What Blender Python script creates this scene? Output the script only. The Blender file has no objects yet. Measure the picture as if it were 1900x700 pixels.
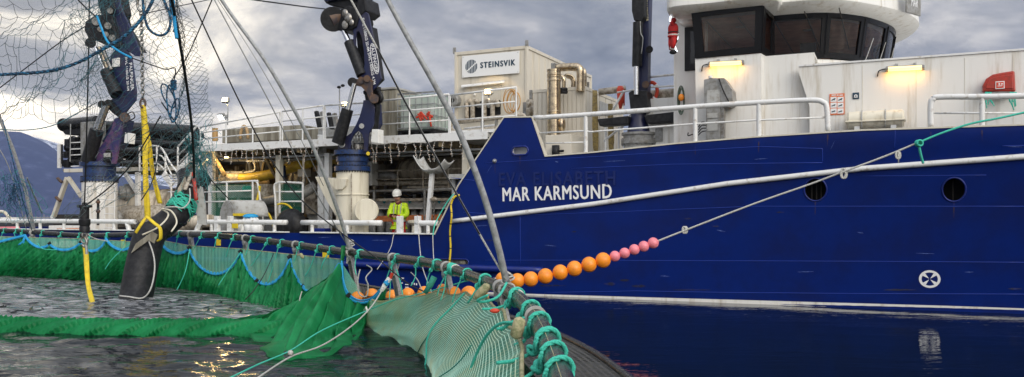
import bpy, bmesh, math, random
import numpy as np
from mathutils import Vector, Matrix, Quaternion, noise
from mathutils.geometry import delaunay_2d_cdt
random.seed(7); np.random.seed(7)
R = math.radians
scene = bpy.context.scene
COL = scene.collection

# ------------------------------------------------------------------ camera
F, CX, HY, H = 1500.0, 950.0, 398.0, 1.9
cam_d = bpy.data.cameras.new('camera'); cam = bpy.data.objects.new('camera', cam_d)
COL.objects.link(cam); scene.camera = cam
cam.location = (0, 0, H); cam.rotation_euler = (R(90), 0, 0)
cam_d.sensor_width = 36; cam_d.lens = 36*F/1900.0
cam_d.shift_y = (HY-350)/1900.0
cam_d.clip_start = 0.1; cam_d.clip_end = 30000
scene.render.resolution_x = 1024; scene.render.resolution_y = 377

# ------------------------------------------------------------------ sky, sun, exposure
SUN_EL, SUN_AZ = R(28), R(150)          # azimuth clockwise from +Y: behind the camera, to the right
world = bpy.data.worlds.new('World'); scene.world = world; world.use_nodes = True
def build_world():
    nt = world.node_tree; N = nt.nodes; L = nt.links; N.clear()
    out = N.new('ShaderNodeOutputWorld'); mixs = N.new('ShaderNodeMixShader')
    sky = N.new('ShaderNodeTexSky'); sky.sky_type = 'NISHITA'; sky.sun_disc = False
    sky.sun_elevation = SUN_EL; sky.sun_rotation = SUN_AZ
    bg1 = N.new('ShaderNodeBackground'); bg1.inputs['Strength'].default_value = 0.10
    L.new(sky.outputs[0], bg1.inputs['Color'])
    bg2 = N.new('ShaderNodeBackground'); bg2.inputs['Strength'].default_value = 1.0
    tc = N.new('ShaderNodeTexCoord'); sep = N.new('ShaderNodeSeparateXYZ')
    L.new(tc.outputs['Generated'], sep.inputs[0])
    def math_(op, a, b=None, c=None):
        n = N.new('ShaderNodeMath'); n.operation = op
        for i, x in enumerate((a, b, c)):
            if x is None: continue
            if isinstance(x, (int, float)): n.inputs[i].default_value = x
            else: L.new(x, n.inputs[i])
        return n.outputs[0]
    z = math_('MAXIMUM', sep.outputs['Z'], 0.0)
    den = math_('ADD', z, 0.22)
    cx = math_('DIVIDE', sep.outputs['X'], den); cy = math_('DIVIDE', sep.outputs['Y'], den)
    comb = N.new('ShaderNodeCombineXYZ'); L.new(cx, comb.inputs[0]); L.new(cy, comb.inputs[1])
    def noise_(scale, det, rough, dist, off):
        n = N.new('ShaderNodeTexNoise'); mp = N.new('ShaderNodeMapping'); mp.inputs['Location'].default_value = off
        L.new(comb.outputs[0], mp.inputs[0]); L.new(mp.outputs[0], n.inputs['Vector'])
        n.inputs['Scale'].default_value = scale; n.inputs['Detail'].default_value = det
        n.inputs['Roughness'].default_value = rough; n.inputs['Distortion'].default_value = dist
        return n.outputs['Fac']
    n1 = noise_(0.55, 3, 0.5, 0.3, (3.1, 1.2, 0)); n2 = noise_(1.7, 8, 0.56, 0.5, (0.4, 5.2, 2)); n3 = noise_(6.5, 6, 0.6, 0.3, (7, 3, 1))
    s = math_('ADD', math_('ADD', math_('MULTIPLY', n1, 0.30), math_('MULTIPLY', n2, 0.52)), math_('MULTIPLY', n3, 0.18))
    ramp = N.new('ShaderNodeValToRGB'); L.new(s, ramp.inputs[0])
    e = ramp.color_ramp.elements
    e[0].position = 0.41; e[0].color = (0.115, 0.125, 0.145, 1)
    e[1].position = 0.60; e[1].color = (0.45, 0.43, 0.405, 1)
    m = e.new(0.465); m.color = (0.165, 0.175, 0.196, 1)
    m = e.new(0.53); m.color = (0.255, 0.255, 0.265, 1)
    # bright thin cloud low in the left of the view (hazy evening light), modulated by the same clouds
    dotn = N.new('ShaderNodeVectorMath'); dotn.operation = 'DOT_PRODUCT'
    nrm = N.new('ShaderNodeVectorMath'); nrm.operation = 'NORMALIZE'; L.new(tc.outputs['Generated'], nrm.inputs[0])
    gd = Vector((-0.88, 1, 0.16)).normalized()
    L.new(nrm.outputs[0], dotn.inputs[0]); dotn.inputs[1].default_value = gd
    g = N.new('ShaderNodeMapRange'); g.interpolation_type = 'SMOOTHSTEP'
    g.inputs['From Min'].default_value = 0.86; g.inputs['From Max'].default_value = 1.0
    L.new(dotn.outputs['Value'], g.inputs['Value'])
    el = N.new('ShaderNodeMapRange'); el.interpolation_type = 'SMOOTHSTEP'
    el.inputs['From Min'].default_value = 0.70; el.inputs['From Max'].default_value = 0.08
    L.new(sep.outputs['Z'], el.inputs['Value'])
    cl = N.new('ShaderNodeMapRange'); cl.interpolation_type = 'SMOOTHSTEP'
    cl.inputs['From Min'].default_value = 0.42; cl.inputs['From Max'].default_value = 0.66; cl.inputs['To Min'].default_value = 0.10
    L.new(n2, cl.inputs['Value'])
    gf = math_('MULTIPLY', math_('MULTIPLY', g.outputs[0], el.outputs[0]), cl.outputs[0])
    mx = N.new('ShaderNodeMix'); mx.data_type = 'RGBA'
    L.new(gf, mx.inputs[0]); L.new(ramp.outputs[0], mx.inputs[6]); mx.inputs[7].default_value = (1.75, 1.55, 1.18, 1)
    # overcast sky is brighter overhead
    zb = math_('MULTIPLY_ADD', math_('POWER', z, 1.0), 2.0, 1.0)
    # the cloud deck is thinner on the sun's side of the sky
    dn2 = N.new('ShaderNodeVectorMath'); dn2.operation = 'DOT_PRODUCT'; L.new(nrm.outputs[0], dn2.inputs[0])
    dn2.inputs[1].default_value = (math.sin(SUN_AZ)*math.cos(SUN_EL), math.cos(SUN_AZ)*math.cos(SUN_EL), math.sin(SUN_EL))
    sb = N.new('ShaderNodeMapRange'); sb.interpolation_type = 'SMOOTHSTEP'
    sb.inputs['From Min'].default_value = -0.5; sb.inputs['From Max'].default_value = 1.0
    sb.inputs['To Min'].default_value = 1.0; sb.inputs['To Max'].default_value = 2.6
    L.new(dn2.outputs['Value'], sb.inputs['Value'])
    vm = N.new('ShaderNodeVectorMath'); vm.operation = 'SCALE'; L.new(mx.outputs[2], vm.inputs[0])
    L.new(math_('MULTIPLY', zb, sb.outputs[0]), vm.inputs['Scale'])
    L.new(vm.outputs[0], bg2.inputs['Color'])
    mixs.inputs[0].default_value = 0.93
    L.new(bg1.outputs[0], mixs.inputs[1]); L.new(bg2.outputs[0], mixs.inputs[2]); L.new(mixs.outputs[0], out.inputs[0])
build_world()
sd = bpy.data.lights.new('sun', 'SUN'); sun = bpy.data.objects.new('sun', sd); COL.objects.link(sun)
sd.energy = 1.5; sd.angle = R(35); sd.color = (1.0, 0.93, 0.82)
sdir = Vector((math.sin(SUN_AZ)*math.cos(SUN_EL), math.cos(SUN_AZ)*math.cos(SUN_EL), math.sin(SUN_EL)))
sun.rotation_euler = sdir.to_track_quat('Z', 'Y').to_euler()
vs = scene.view_settings; vs.view_transform = 'Standard'; vs.look = 'None'; vs.gamma = 1; vs.exposure = 0.22; vs.use_curve_mapping = False
scene.cycles.max_bounces = 8; scene.cycles.transparent_max_bounces = 24

# ------------------------------------------------------------------ frames
O3 = Vector((0.63, 18.8, 0)); A = R(25)
Uv = Vector((math.cos(A), -math.sin(A), 0)); Nv = Vector((math.sin(A), math.cos(A), 0))
SH = Matrix(((Uv.x, Nv.x, 0, O3.x), (Uv.y, Nv.y, 0, O3.y), (0, 0, 1, 0), (0, 0, 0, 1)))
SHR = -A
ID = Matrix.Identity(4)
def S(u, v, z): return SH @ Vector((u, v, z))
def W(px, py, Y): return Vector(((px-CX)/F*Y, Y, H-(py-HY)/F*Y))
K0 = Nv.x*O3.x + Nv.y*O3.y
def SY(px, v): return (v+K0)/(Nv.x*(px-CX)/F+Nv.y)
def SP(px, py, v):                       # a point of the ship plane v = const, in ship coordinates
    w = W(px, py, SY(px, v)); r = w-O3
    return Vector((r.dot(Uv), v, w.z))
def SU(px, v): return SP(px, HY, v).x
def SZ(px, py, v): return SP(px, py, v).z
def XY0(px, py, z=0.0): return W(px, py, (H-z)*F/(py-HY))

# ------------------------------------------------------------------ mesh builder
class MB:
    def __init__(s, M=ID): s.M = M; s.v = []; s.f = []; s.uv = None
    def add(s, vs, fs):
        b = len(s.v); s.v.extend([Vector(p) for p in vs]); s.f.extend([tuple(i+b for i in f) for f in fs]); return s
    def box(s, a, b):
        x0, x1 = sorted((a[0], b[0])); y0, y1 = sorted((a[1], b[1])); z0, z1 = sorted((a[2], b[2]))
        return s.add([(x0,y0,z0),(x1,y0,z0),(x1,y1,z0),(x0,y1,z0),(x0,y0,z1),(x1,y0,z1),(x1,y1,z1),(x0,y1,z1)],
              [(0,3,2,1),(4,5,6,7),(0,1,5,4),(1,2,6,5),(2,3,7,6),(3,0,4,7)])
    def tube(s, pts, r, n=8, closed=False, caps=True, flat=1.0):
        pts = [Vector(p) for p in pts]; m = len(pts)
        rs = r if isinstance(r, (list, tuple)) else [r]*m
        if closed: T = [(pts[(i+1) % m]-pts[i-1]).normalized() for i in range(m)]
        else: T = [(pts[min(i+1, m-1)]-pts[max(i-1, 0)]).normalized() for i in range(m)]
        up = Vector((0, 0, 1)) if abs(T[0].z) < 0.9 else Vector((0, 1, 0))
        nrm = T[0].cross(up).normalized(); vs = []; fs = []
        for i in range(m):
            if i:
                q = T[i-1].rotation_difference(T[i]); nrm = (q @ nrm); nrm = (nrm-T[i]*nrm.dot(T[i])).normalized()
            b = T[i].cross(nrm)
            for k in range(n):
                a = 2*math.pi*k/n
                vs.append(pts[i]+(nrm*math.cos(a)+b*math.sin(a)*flat)*rs[i])
        for i in range(m if closed else m-1):
            j = (i+1) % m
            for k in range(n):
                l = (k+1) % n; fs.append((i*n+k, i*n+l, j*n+l, j*n+k))
        if caps and not closed:
            fs.append(tuple(range(n-1, -1, -1))); fs.append(tuple((m-1)*n+k for k in range(n)))
        return s.add(vs, fs)
    def cyl(s, a, b, r, r2=None, n=16): return s.tube([a, b], [r, r if r2 is None else r2], n)
    def prism(s, poly, d):
        poly = [Vector(p) for p in poly]; d = Vector(d); n = len(poly)
        nn = sum(((poly[i]-poly[0]).cross(poly[(i+1) % n]-poly[0]) for i in range(1, n-1)), Vector())
        if nn.dot(d) > 0: poly = poly[::-1]
        return s.add(poly+[p+d for p in poly], [tuple(range(n)), tuple(range(2*n-1, n-1, -1))]+[(i, n+i, n+(i+1) % n, (i+1) % n) for i in range(n)])
    def bar(s, a, b, w, h=None, up=(0,0,1)):
        a = Vector(a); b = Vector(b); h = h or w; t = (b-a).normalized(); up = Vector(up)
        if abs(t.dot(up)) > 0.98: up = Vector((0, 1, 0))
        x = t.cross(up).normalized()*w/2; y = x.cross(t).normalized()*h/2
        return s.add([a-x-y, a+x-y, a+x+y, a-x+y, b-x-y, b+x-y, b+x+y, b-x+y],
              [(0,3,2,1),(4,5,6,7),(0,1,5,4),(1,2,6,5),(2,3,7,6),(3,0,4,7)])
    def lathe(s, o, axis, prof, n=20):
        o = Vector(o); ax = Vector(axis).normalized(); up = Vector((0,0,1)) if abs(ax.z) < 0.9 else Vector((1,0,0))
        x = ax.cross(up).normalized(); y = ax.cross(x); vs = []; fs = []
        for (r, h) in prof:
            for k in range(n):
                a = 2*math.pi*k/n; vs.append(o+ax*h+(x*math.cos(a)+y*math.sin(a))*max(r, 1e-4))
        for i in range(len(prof)-1):
            for k in range(n):
                l = (k+1) % n; fs.append((i*n+k, i*n+l, (i+1)*n+l, (i+1)*n+k))
        return s.add(vs, fs)
    def ball(s, c, r, n=20, m=12, sc=(1,1,1)):
        c = Vector(c); vs = []; fs = []
        for i in range(m+1):
            th = math.pi*i/m
            for k in range(n):
                a = 2*math.pi*k/n
                vs.append(c+Vector((math.sin(th)*math.cos(a)*r*sc[0], math.sin(th)*math.sin(a)*r*sc[1], math.cos(th)*r*sc[2])))
        for i in range(m):
            for k in range(n):
                l = (k+1) % n; fs.append((i*n+k, (i+1)*n+k, (i+1)*n+l, i*n+l))
        return s.add(vs, fs)
    def grid(s, fn, nu, nv, closed_u=False):
        vs = [fn(i/nu, j/nv) for j in range(nv+1) for i in range(nu+1)]
        return s.add(vs, [(j*(nu+1)+i, j*(nu+1)+i+1, (j+1)*(nu+1)+i+1, (j+1)*(nu+1)+i) for j in range(nv) for i in range(nu)])
    def pbox(s, x0, y0, x1, y1, v, d):      # a box on the ship whose near face covers this pixel rectangle at depth v
        u0, u1 = SU(x0, v), SU(x1, v); xm = (x0+x1)/2
        return s.box((u0, v, SZ(xm, y1, v)), (u1, v+d, SZ(xm, y0, v)))
    def build(s, name, mat, parent=None, smooth=False, bevel=0, label=None, kind=None, loc=None, solid=0, sub=0):
        PM = MATS_OF.get(parent.name, ID) if parent else ID
        T = (PM.inverted() if parent else ID) @ s.M
        base = T
        o_loc = None
        if not parent:
            wv = [s.M @ p for p in s.v]
            if loc is None:
                xs = [p.x for p in wv]; ys = [p.y for p in wv]; zs = [p.z for p in wv]
                o_loc = Vector(((min(xs)+max(xs))/2, (min(ys)+max(ys))/2, min(zs)))
            else: o_loc = Vector(loc)
            vs = [p-o_loc for p in wv]
        else: vs = [T @ p for p in s.v]
        me = bpy.data.meshes.new(name); me.from_pydata([tuple(p) for p in vs], [], s.f)
        if s.uv is not None:
            l = me.uv_layers.new(name='UVMap'); idx = np.empty(len(me.loops), dtype=np.int32); me.loops.foreach_get('vertex_index', idx)
            l.data.foreach_set('uv', np.asarray(s.uv, dtype=np.float32)[idx].ravel())
        if mat: me.materials.append(mat)
        if smooth:
            me.polygons.foreach_set('use_smooth', [True]*len(me.polygons))
            if smooth != 'all': me.set_sharp_from_angle(angle=R(smooth if isinstance(smooth, (int, float)) and smooth > 1 else 38))
        me.update()
        o = bpy.data.objects.new(name, me); COL.objects.link(o)
        if parent: o.parent = parent; MATS_OF[o.name] = PM
        else: o.location = o_loc; MATS_OF[o.name] = Matrix.Translation(o_loc)
        if solid: m = o.modifiers.new('solid', 'SOLIDIFY'); m.thickness = solid; m.offset = 0
        if bevel: m = o.modifiers.new('bevel', 'BEVEL'); m.width = bevel; m.segments = 2; m.limit_method = 'ANGLE'; m.angle_limit = R(40)
        if sub: m = o.modifiers.new('sub', 'SUBSURF'); m.levels = sub; m.render_levels = sub
        if label: o['label'] = label
        if kind: o['kind'] = kind
        return o
MATS_OF = {}
def tag(o, label, cat, group=None):
    o['label'] = label; o['category'] = cat
    if group: o['group'] = group
    return o
def thing(name, label, cat, M=ID, loc=(0,0,0), group=None, rz=0):
    """Empty at the thing's base; loc is given in frame M"""
    o = bpy.data.objects.new(name, None); COL.objects.link(o); o.empty_display_size = 0.3
    m = M @ Matrix.Translation(Vector(loc)) @ Matrix.Rotation(rz, 4, 'Z')
    o.matrix_world = m; o.location = m.to_translation(); o.rotation_euler = m.to_euler()
    MATS_OF[o.name] = m; tag(o, label, cat, group); return o
def copy_tree(o, loc=None, parent=None):
    c = o.copy(); COL.objects.link(c)
    if parent: c.parent = parent
    if loc is not None: c.location = loc
    for ch in list(o.children): copy_tree(ch, None, c)
    return c
def smooth_path(pts, k=6, closed=False):
    P = [Vector(p) for p in pts]; out = []; n = len(P)
    for i in range(n if closed else n-1):
        g = (lambda j: P[j % n]) if closed else (lambda j: P[max(0, min(n-1, j))])
        p0, p1, p2, p3 = g(i-1), g(i), g(i+1), g(i+2)
        for q in range(k):
            t = q/k; out.append(0.5*((2*p1)+(p2-p0)*t+(2*p0-5*p1+4*p2-p3)*t*t+(3*p1-p0-3*p2+p3)*t**3))
    if not closed: out.append(P[-1])
    return out
def WP(l, k=6): return smooth_path([W(*p) for p in l], k)
def rope_thing(name, label, cat, pts, r, mat, k=6, n=6, group=None, M=ID):
    o = MB(M).tube(smooth_path(pts, k), r, n).build(name, mat, smooth='all'); return tag(o, label, cat, group)
def segs_mesh(P0, P1, r, M=ID):              # thin three-sided struts, vectorised
    P0 = np.asarray(P0, float); P1 = np.asarray(P1, float); t = P1-P0; L = np.linalg.norm(t, axis=1, keepdims=True)+1e-9; t = t/L
    up = np.tile(np.array([0.13, 0.37, 0.92]), (len(t), 1)); x = np.cross(t, up); x /= np.linalg.norm(x, axis=1, keepdims=True)+1e-9
    y = np.cross(t, x); m = MB(M); vs = []
    for P in (P0, P1):
        for k in range(3):
            a = 2*math.pi*k/3; vs.append(P+(x*math.cos(a)+y*math.sin(a))*r)
    V = np.stack(vs, 1).reshape(-1, 3); nseg = len(P0)
    m.v = [Vector(p) for p in V.tolist()]
    for i in range(nseg):
        b = i*6
        for k in range(3): m.f.append((b+k, b+(k+1) % 3, b+3+(k+1) % 3, b+3+k))
    return m
def text(name, s, mat, parent, o, xd, yd, h, sx=1.0, ext=0.004, bold=0.0, shear=0.0, M=ID, label=None, space=1.0, fat=0):
    cu = bpy.data.curves.new(name, 'FONT'); cu.body = s; cu.size = 1; cu.extrude = 0.0; cu.offset = bold; cu.shear = shear; cu.space_character = space
    cu.align_x = 'CENTER'; cu.align_y = 'CENTER'; cu.resolution_u = 3
    t = bpy.data.objects.new('tmp', cu); COL.objects.link(t)
    bpy.context.view_layer.update()
    me = bpy.data.meshes.new_from_object(t.evaluated_get(bpy.context.evaluated_depsgraph_get()))
    bpy.data.objects.remove(t)
    ys = [v.co.y for v in me.vertices]; hh = (max(ys)-min(ys)) or 1; k = h/0.73; ym = (max(ys)+min(ys))/2
    xd = Vector(xd).normalized(); yd = Vector(yd).normalized(); nd = xd.cross(yd).normalized(); o = Vector(o)
    m = MB(M); m.v = [o+xd*v.co.x*k*sx+yd*(v.co.y-ym)*k+nd*ext for v in me.vertices]
    m.f = [tuple(p.vertices) for p in me.polygons]
    nb = len(m.v); bv = m.v[:]
    ed = {}
    for f in m.f:
        for a, b in zip(f, f[1:]+f[:1]): ed[(a, b)] = ed.get((a, b), 0)+1
    rim = [(a, b) for (a, b) in ed if (b, a) not in ed]
    m.v = bv+[p-nd*ext*1.6 for p in bv]
    m.f += [(b, a, a+nb, b+nb) for a, b in rim]
    bpy.data.meshes.remove(me)
    if fat:
        bv, bf = m.v[:], m.f[:]
        for q, (dx, dy) in enumerate(((1, 0), (-1, 0), (0, 1), (0, -1), (.7, .7), (-.7, .7), (.7, -.7), (-.7, -.7))): m.add([p+xd*dx*fat*h+yd*dy*fat*h*.6-nd*.0004*(q+1) for p in bv], bf)
    return m.build(name, mat, parent, label=label)

# ------------------------------------------------------------------ materials
def lin(h):
    h = h.lstrip('#'); c = [int(h[i:i+2], 16)/255 for i in (0, 2, 4)]
    return tuple((x/12.92 if x <= 0.04045 else ((x+0.055)/1.055)**2.4) for x in c)
MC = {}
def mat(name, c, rough=0.5, metal=0.0, c2=None, scale=6.0, mixlo=0.4, mixhi=0.65, streak=False, bump=0.0, bscale=60.0, coat=0.0, spec=0.5,
        emit=None, estr=0.0, alpha=1.0, transl=0.0, sub=0.0, rvar=0.0, det=5):
    if name in MC: return MC[name]
    m = bpy.data.materials.new(name); m.use_nodes = True; nt = m.node_tree; N = nt.nodes; L = nt.links
    b = N['Principled BSDF']; b.inputs['Base Color'].default_value = (*c, 1); b.inputs['Roughness'].default_value = rough
    b.inputs['Metallic'].default_value = metal; b.inputs['Coat Weight'].default_value = coat; b.inputs['Specular IOR Level'].default_value = spec
    if emit: b.inputs['Emission Color'].default_value = (*emit, 1); b.inputs['Emission Strength'].default_value = estr
    if alpha < 1: b.inputs['Alpha'].default_value = alpha
    geo = N.new('ShaderNodeNewGeometry')
    if c2 is not None:
        tx = N.new('ShaderNodeTexNoise'); tx.inputs['Scale'].default_value = scale; tx.inputs['Detail'].default_value = det; tx.inputs['Roughness'].default_value = 0.62
        mp = N.new('ShaderNodeMapping'); mp.inputs['Scale'].default_value = (1, 1, 0.10) if streak else (1, 1, 1)
        L.new(geo.outputs['Position'], mp.inputs[0]); L.new(mp.outputs[0], tx.inputs['Vector'])
        mr = N.new('ShaderNodeMapRange'); mr.interpolation_type = 'SMOOTHSTEP'; mr.inputs['From Min'].default_value = mixlo; mr.inputs['From Max'].default_value = mixhi
        L.new(tx.outputs['Fac'], mr.inputs['Value'])
        mx = N.new('ShaderNodeMix'); mx.data_type = 'RGBA'; L.new(mr.outputs[0], mx.inputs[0])
        mx.inputs[6].default_value = (*c, 1); mx.inputs[7].default_value = (*c2, 1); L.new(mx.outputs[2], b.inputs['Base Color'])
        if rvar:
            ma = N.new('ShaderNodeMath'); ma.operation = 'MULTIPLY_ADD'; L.new(mr.outputs[0], ma.inputs[0]); ma.inputs[1].default_value = rvar; ma.inputs[2].default_value = rough
            L.new(ma.outputs[0], b.inputs['Roughness'])
    if bump:
        t2 = N.new('ShaderNodeTexNoise'); t2.inputs['Scale'].default_value = bscale; t2.inputs['Detail'].default_value = 4
        L.new(geo.outputs['Position'], t2.inputs['Vector'])
        bp = N.new('ShaderNodeBump'); bp.inputs['Strength'].default_value = bump; bp.inputs['Distance'].default_value = 0.02
        L.new(t2.outputs['Fac'], bp.inputs['Height']); L.new(bp.outputs[0], b.inputs['Normal'])
    if transl:
        tr = N.new('ShaderNodeBsdfTranslucent'); tr.inputs[0].default_value = (*c, 1); ms = N.new('ShaderNodeMixShader'); ms.inputs[0].default_value = transl
        L.new(b.outputs[0], ms.inputs[1]); L.new(tr.outputs[0], ms.inputs[2]); L.new(ms.outputs[0], N['Material Output'].inputs[0])
    MC[name] = m; return m

M_blue = mat('hull blue paint', (0.0008, 0.0150, 0.145), 0.36, c2=(0.0014, 0.0105, 0.100), scale=1.3, mixlo=0.35, mixhi=0.7, bump=0.45, bscale=1.6, spec=0.22, rvar=0.12)
M_blue2 = mat('blue trim paint', (0.003, 0.017, 0.18), 0.38, c2=(0.004, 0.014, 0.12), scale=9)
M_bead = mat('blue weld bead', (0.010, 0.04, 0.30), 0.35)
M_emb = mat('embossed blue', (0.0008, 0.0120, 0.118), 0.34)
M_white = mat('white ship paint', (0.77, 0.755, 0.71), 0.42, c2=(0.48, 0.42, 0.32), scale=5.5, mixlo=0.48, mixhi=0.80, streak=True, bump=0.05, bscale=8)
M_rail = mat('white railing paint', (0.74, 0.74, 0.72), 0.40, c2=(0.48, 0.44, 0.38), scale=7, mixlo=0.52, mixhi=0.72, bump=0.1, bscale=30)
M_cream = mat('cream paint', (0.66, 0.62, 0.52), 0.45, c2=(0.45, 0.38, 0.27), scale=5, mixlo=0.5, mixhi=0.8, streak=True)
M_cont = mat('container paint', (0.64, 0.59, 0.49), 0.5, c2=(0.42, 0.36, 0.26), scale=4, mixlo=0.48, mixhi=0.8, streak=True)
M_grey = mat('grey paint', (0.28, 0.28, 0.27), 0.5, c2=(0.18, 0.17, 0.15), scale=8)
M_lgrey = mat('light grey paint', (0.42, 0.42, 0.40), 0.5, c2=(0.26, 0.24, 0.20), scale=8, mixlo=0.45, mixhi=0.75)
M_conc = mat('weathered box panel', (0.32, 0.30, 0.24), 0.75, c2=(0.16, 0.14, 0.10), scale=5, streak=True, bump=0.3)
M_black = mat('black plastic', (0.008, 0.008, 0.009), 0.5, c2=(0.022, 0.022, 0.023), scale=10, spec=0.3)
M_pe = mat('black pipe', (0.014, 0.014, 0.014), 0.24, c2=(0.06, 0.053, 0.04), scale=6, mixlo=0.53, mixhi=0.78, rvar=0.22, bump=0.15, bscale=30)
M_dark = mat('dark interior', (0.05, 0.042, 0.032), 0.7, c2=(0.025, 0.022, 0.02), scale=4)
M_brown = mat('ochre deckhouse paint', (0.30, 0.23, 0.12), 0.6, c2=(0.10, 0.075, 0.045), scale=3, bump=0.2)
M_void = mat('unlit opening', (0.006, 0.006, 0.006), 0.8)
M_steel = mat('worn steel', (0.34, 0.33, 0.31), 0.38, 0.85, c2=(0.18, 0.16, 0.13), scale=12)
M_chrome = mat('chrome rod', (0.75, 0.75, 0.75), 0.15, 1.0)
M_gold = mat('brass tinted steel', (0.62, 0.50, 0.33), 0.22, 1.0, c2=(0.36, 0.28, 0.2), scale=9)
M_galv = mat('galvanised steel', (0.42, 0.43, 0.43), 0.42, 0.55, c2=(0.28, 0.28, 0.27), scale=25, bump=0.1)
M_pole = mat('grey fibreglass pole', (0.36, 0.37, 0.37), 0.38, c2=(0.24, 0.24, 0.24), scale=18)
M_navy = mat('crane navy paint', (0.012, 0.017, 0.062), 0.38, c2=(0.04, 0.032, 0.05), scale=2.2, mixlo=0.45, mixhi=0.75, bump=0.08)
M_cblue = mat('crane ring blue', (0.008, 0.035, 0.13), 0.4, c2=(0.012, 0.02, 0.05), scale=12)
M_purple = mat('faded purple paint', (0.13, 0.06, 0.13), 0.45, c2=(0.03, 0.03, 0.11), scale=2.5, mixlo=0.4, mixhi=0.62)
M_rust = mat('rusty knuckle', (0.12, 0.065, 0.035), 0.6, c2=(0.05, 0.04, 0.045), scale=6)
M_orange = mat('orange float plastic', (0.92, 0.29, 0.02), 0.36, c2=(0.62, 0.20, 0.04), scale=7, mixlo=.48, mixhi=.78, bump=0.12, bscale=24, rvar=.25)
M_pink = mat('pink float plastic', (0.84, 0.24, 0.28), 0.38, c2=(0.60, 0.18, 0.20), scale=8, mixlo=.48, mixhi=.78, bump=.1, bscale=24)
M_teal = mat('turquoise rope', (0.035, 0.52, 0.37), 0.7, c2=(0.10, 0.70, 0.53), scale=160, bump=0.7, bscale=260)
M_dteal = mat('dark green rope', (0.015, 0.18, 0.12), 0.8, c2=(0.03, 0.28, 0.2), scale=90)
M_brope = mat('blue rope', (0.010, 0.30, 0.66), 0.6, c2=(0.03, 0.42, 0.72), scale=60, bump=0.5, bscale=150)
M_nrope = mat('blue black rope', (0.010, 0.03, 0.06), 0.75, c2=(0.02, 0.17, 0.32), scale=35, mixlo=0.46, mixhi=0.60)
M_wrope = mat('white rope', (0.60, 0.60, 0.56), 0.75, c2=(0.38, 0.36, 0.32), scale=60, bump=0.6, bscale=200)
M_krope = mat('black rope', (0.012, 0.012, 0.013), 0.7)
M_wire = mat('steel wire', (0.30, 0.30, 0.29), 0.4, 0.6)
M_twine = mat('bird net twine', (0.055, 0.065, 0.065), 0.8, c2=(0.03, 0.12, 0.15), scale=1.2)
M_tnet = mat('teal net bundle', (0.04, 0.22, 0.24), 0.85, c2=(0.08, 0.34, 0.34), scale=20)
M_yell = mat('yellow sling', (0.74, 0.55, 0.015), 0.6, c2=(0.60, 0.43, 0.02), scale=9)
M_red = mat('red plastic', (0.42, 0.028, 0.012), 0.35, c2=(0.3, 0.03, 0.015), scale=14)
M_redc = mat('red cloth', (0.55, 0.02, 0.02), 0.8, c2=(0.35, 0.015, 0.015), scale=12)
M_hivis = mat('hi-vis yellow cloth', (0.62, 0.85, 0.02), 0.7, c2=(0.42, 0.62, 0.02), scale=14, bump=0.3, bscale=25)
M_skin = mat('skin', (0.52, 0.27, 0.18), 0.55)
M_whitepl = mat('white plastic', (0.80, 0.79, 0.74), 0.35, c2=(0.62, 0.58, 0.48), scale=9, mixlo=0.5, mixhi=0.8)
M_ivory = mat('ivory fibreglass', (0.70, 0.65, 0.52), 0.42, c2=(0.48, 0.42, 0.30), scale=7, mixlo=0.48, mixhi=0.75, streak=True)
M_tank = mat('translucent tank plastic', (0.62, 0.68, 0.62), 0.3, c2=(0.42, 0.55, 0.47), scale=1.4, transl=0.25)
M_paper = mat('sign white', (0.82, 0.82, 0.80), 0.5)
M_ink = mat('sign ink blue', (0.015, 0.045, 0.075), 0.5)
M_redsign = mat('sign red', (0.62, 0.055, 0.02), 0.5)
M_osign = mat('sign orange', (0.70, 0.16, 0.05), 0.5)
M_letter = mat('white lettering', (0.82, 0.82, 0.82), 0.4)
M_wood = mat('orange plank', (0.62, 0.20, 0.06), 0.7, c2=(0.45, 0.13, 0.04), scale=14)
M_pallet = mat('pallet wood', (0.30, 0.20, 0.10), 0.8)
M_insul = mat('insulated vessel', (0.66, 0.58, 0.45), 0.6, c2=(0.24, 0.19, 0.13), scale=5, streak=True, bump=0.2)
M_pipe = mat('grey beige pipe', (0.46, 0.41, 0.33), 0.45, c2=(0.2, 0.16, 0.11), scale=10)
M_alge = mat('algae float', (0.42, 0.38, 0.22), 0.8, c2=(0.24, 0.25, 0.12), scale=22, bump=0.5, bscale=70)
M_lamp = mat('lit tube', (0.9, 0.7, 0.4), 0.4, emit=(1.0, 0.66, 0.22), estr=1.3)
M_flood = mat('lit flood glass', (0.9, 0.8, 0.6), 0.4, emit=(1.0, 0.72, 0.32), estr=7.0)
M_floodw = mat('lit cool glass', (0.9, 0.9, 0.9), 0.4, emit=(0.85, 0.93, 1.0), estr=3.0)
M_bulb = mat('fairy bulb', (0.9, 0.75, 0.6), 0.4, emit=(1.0, 0.55, 0.35), estr=0.35)
M_fwire = mat('fairy wire', (0.62, 0.60, 0.55), 0.5)
M_frame = mat('black window frame', (0.006, 0.006, 0.007), 0.30, spec=0.25)
M_ceil = mat('cabin ceiling', (0.62, 0.33, 0.20), 0.55, c2=(0.45, 0.22, 0.13), scale=3)

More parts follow.
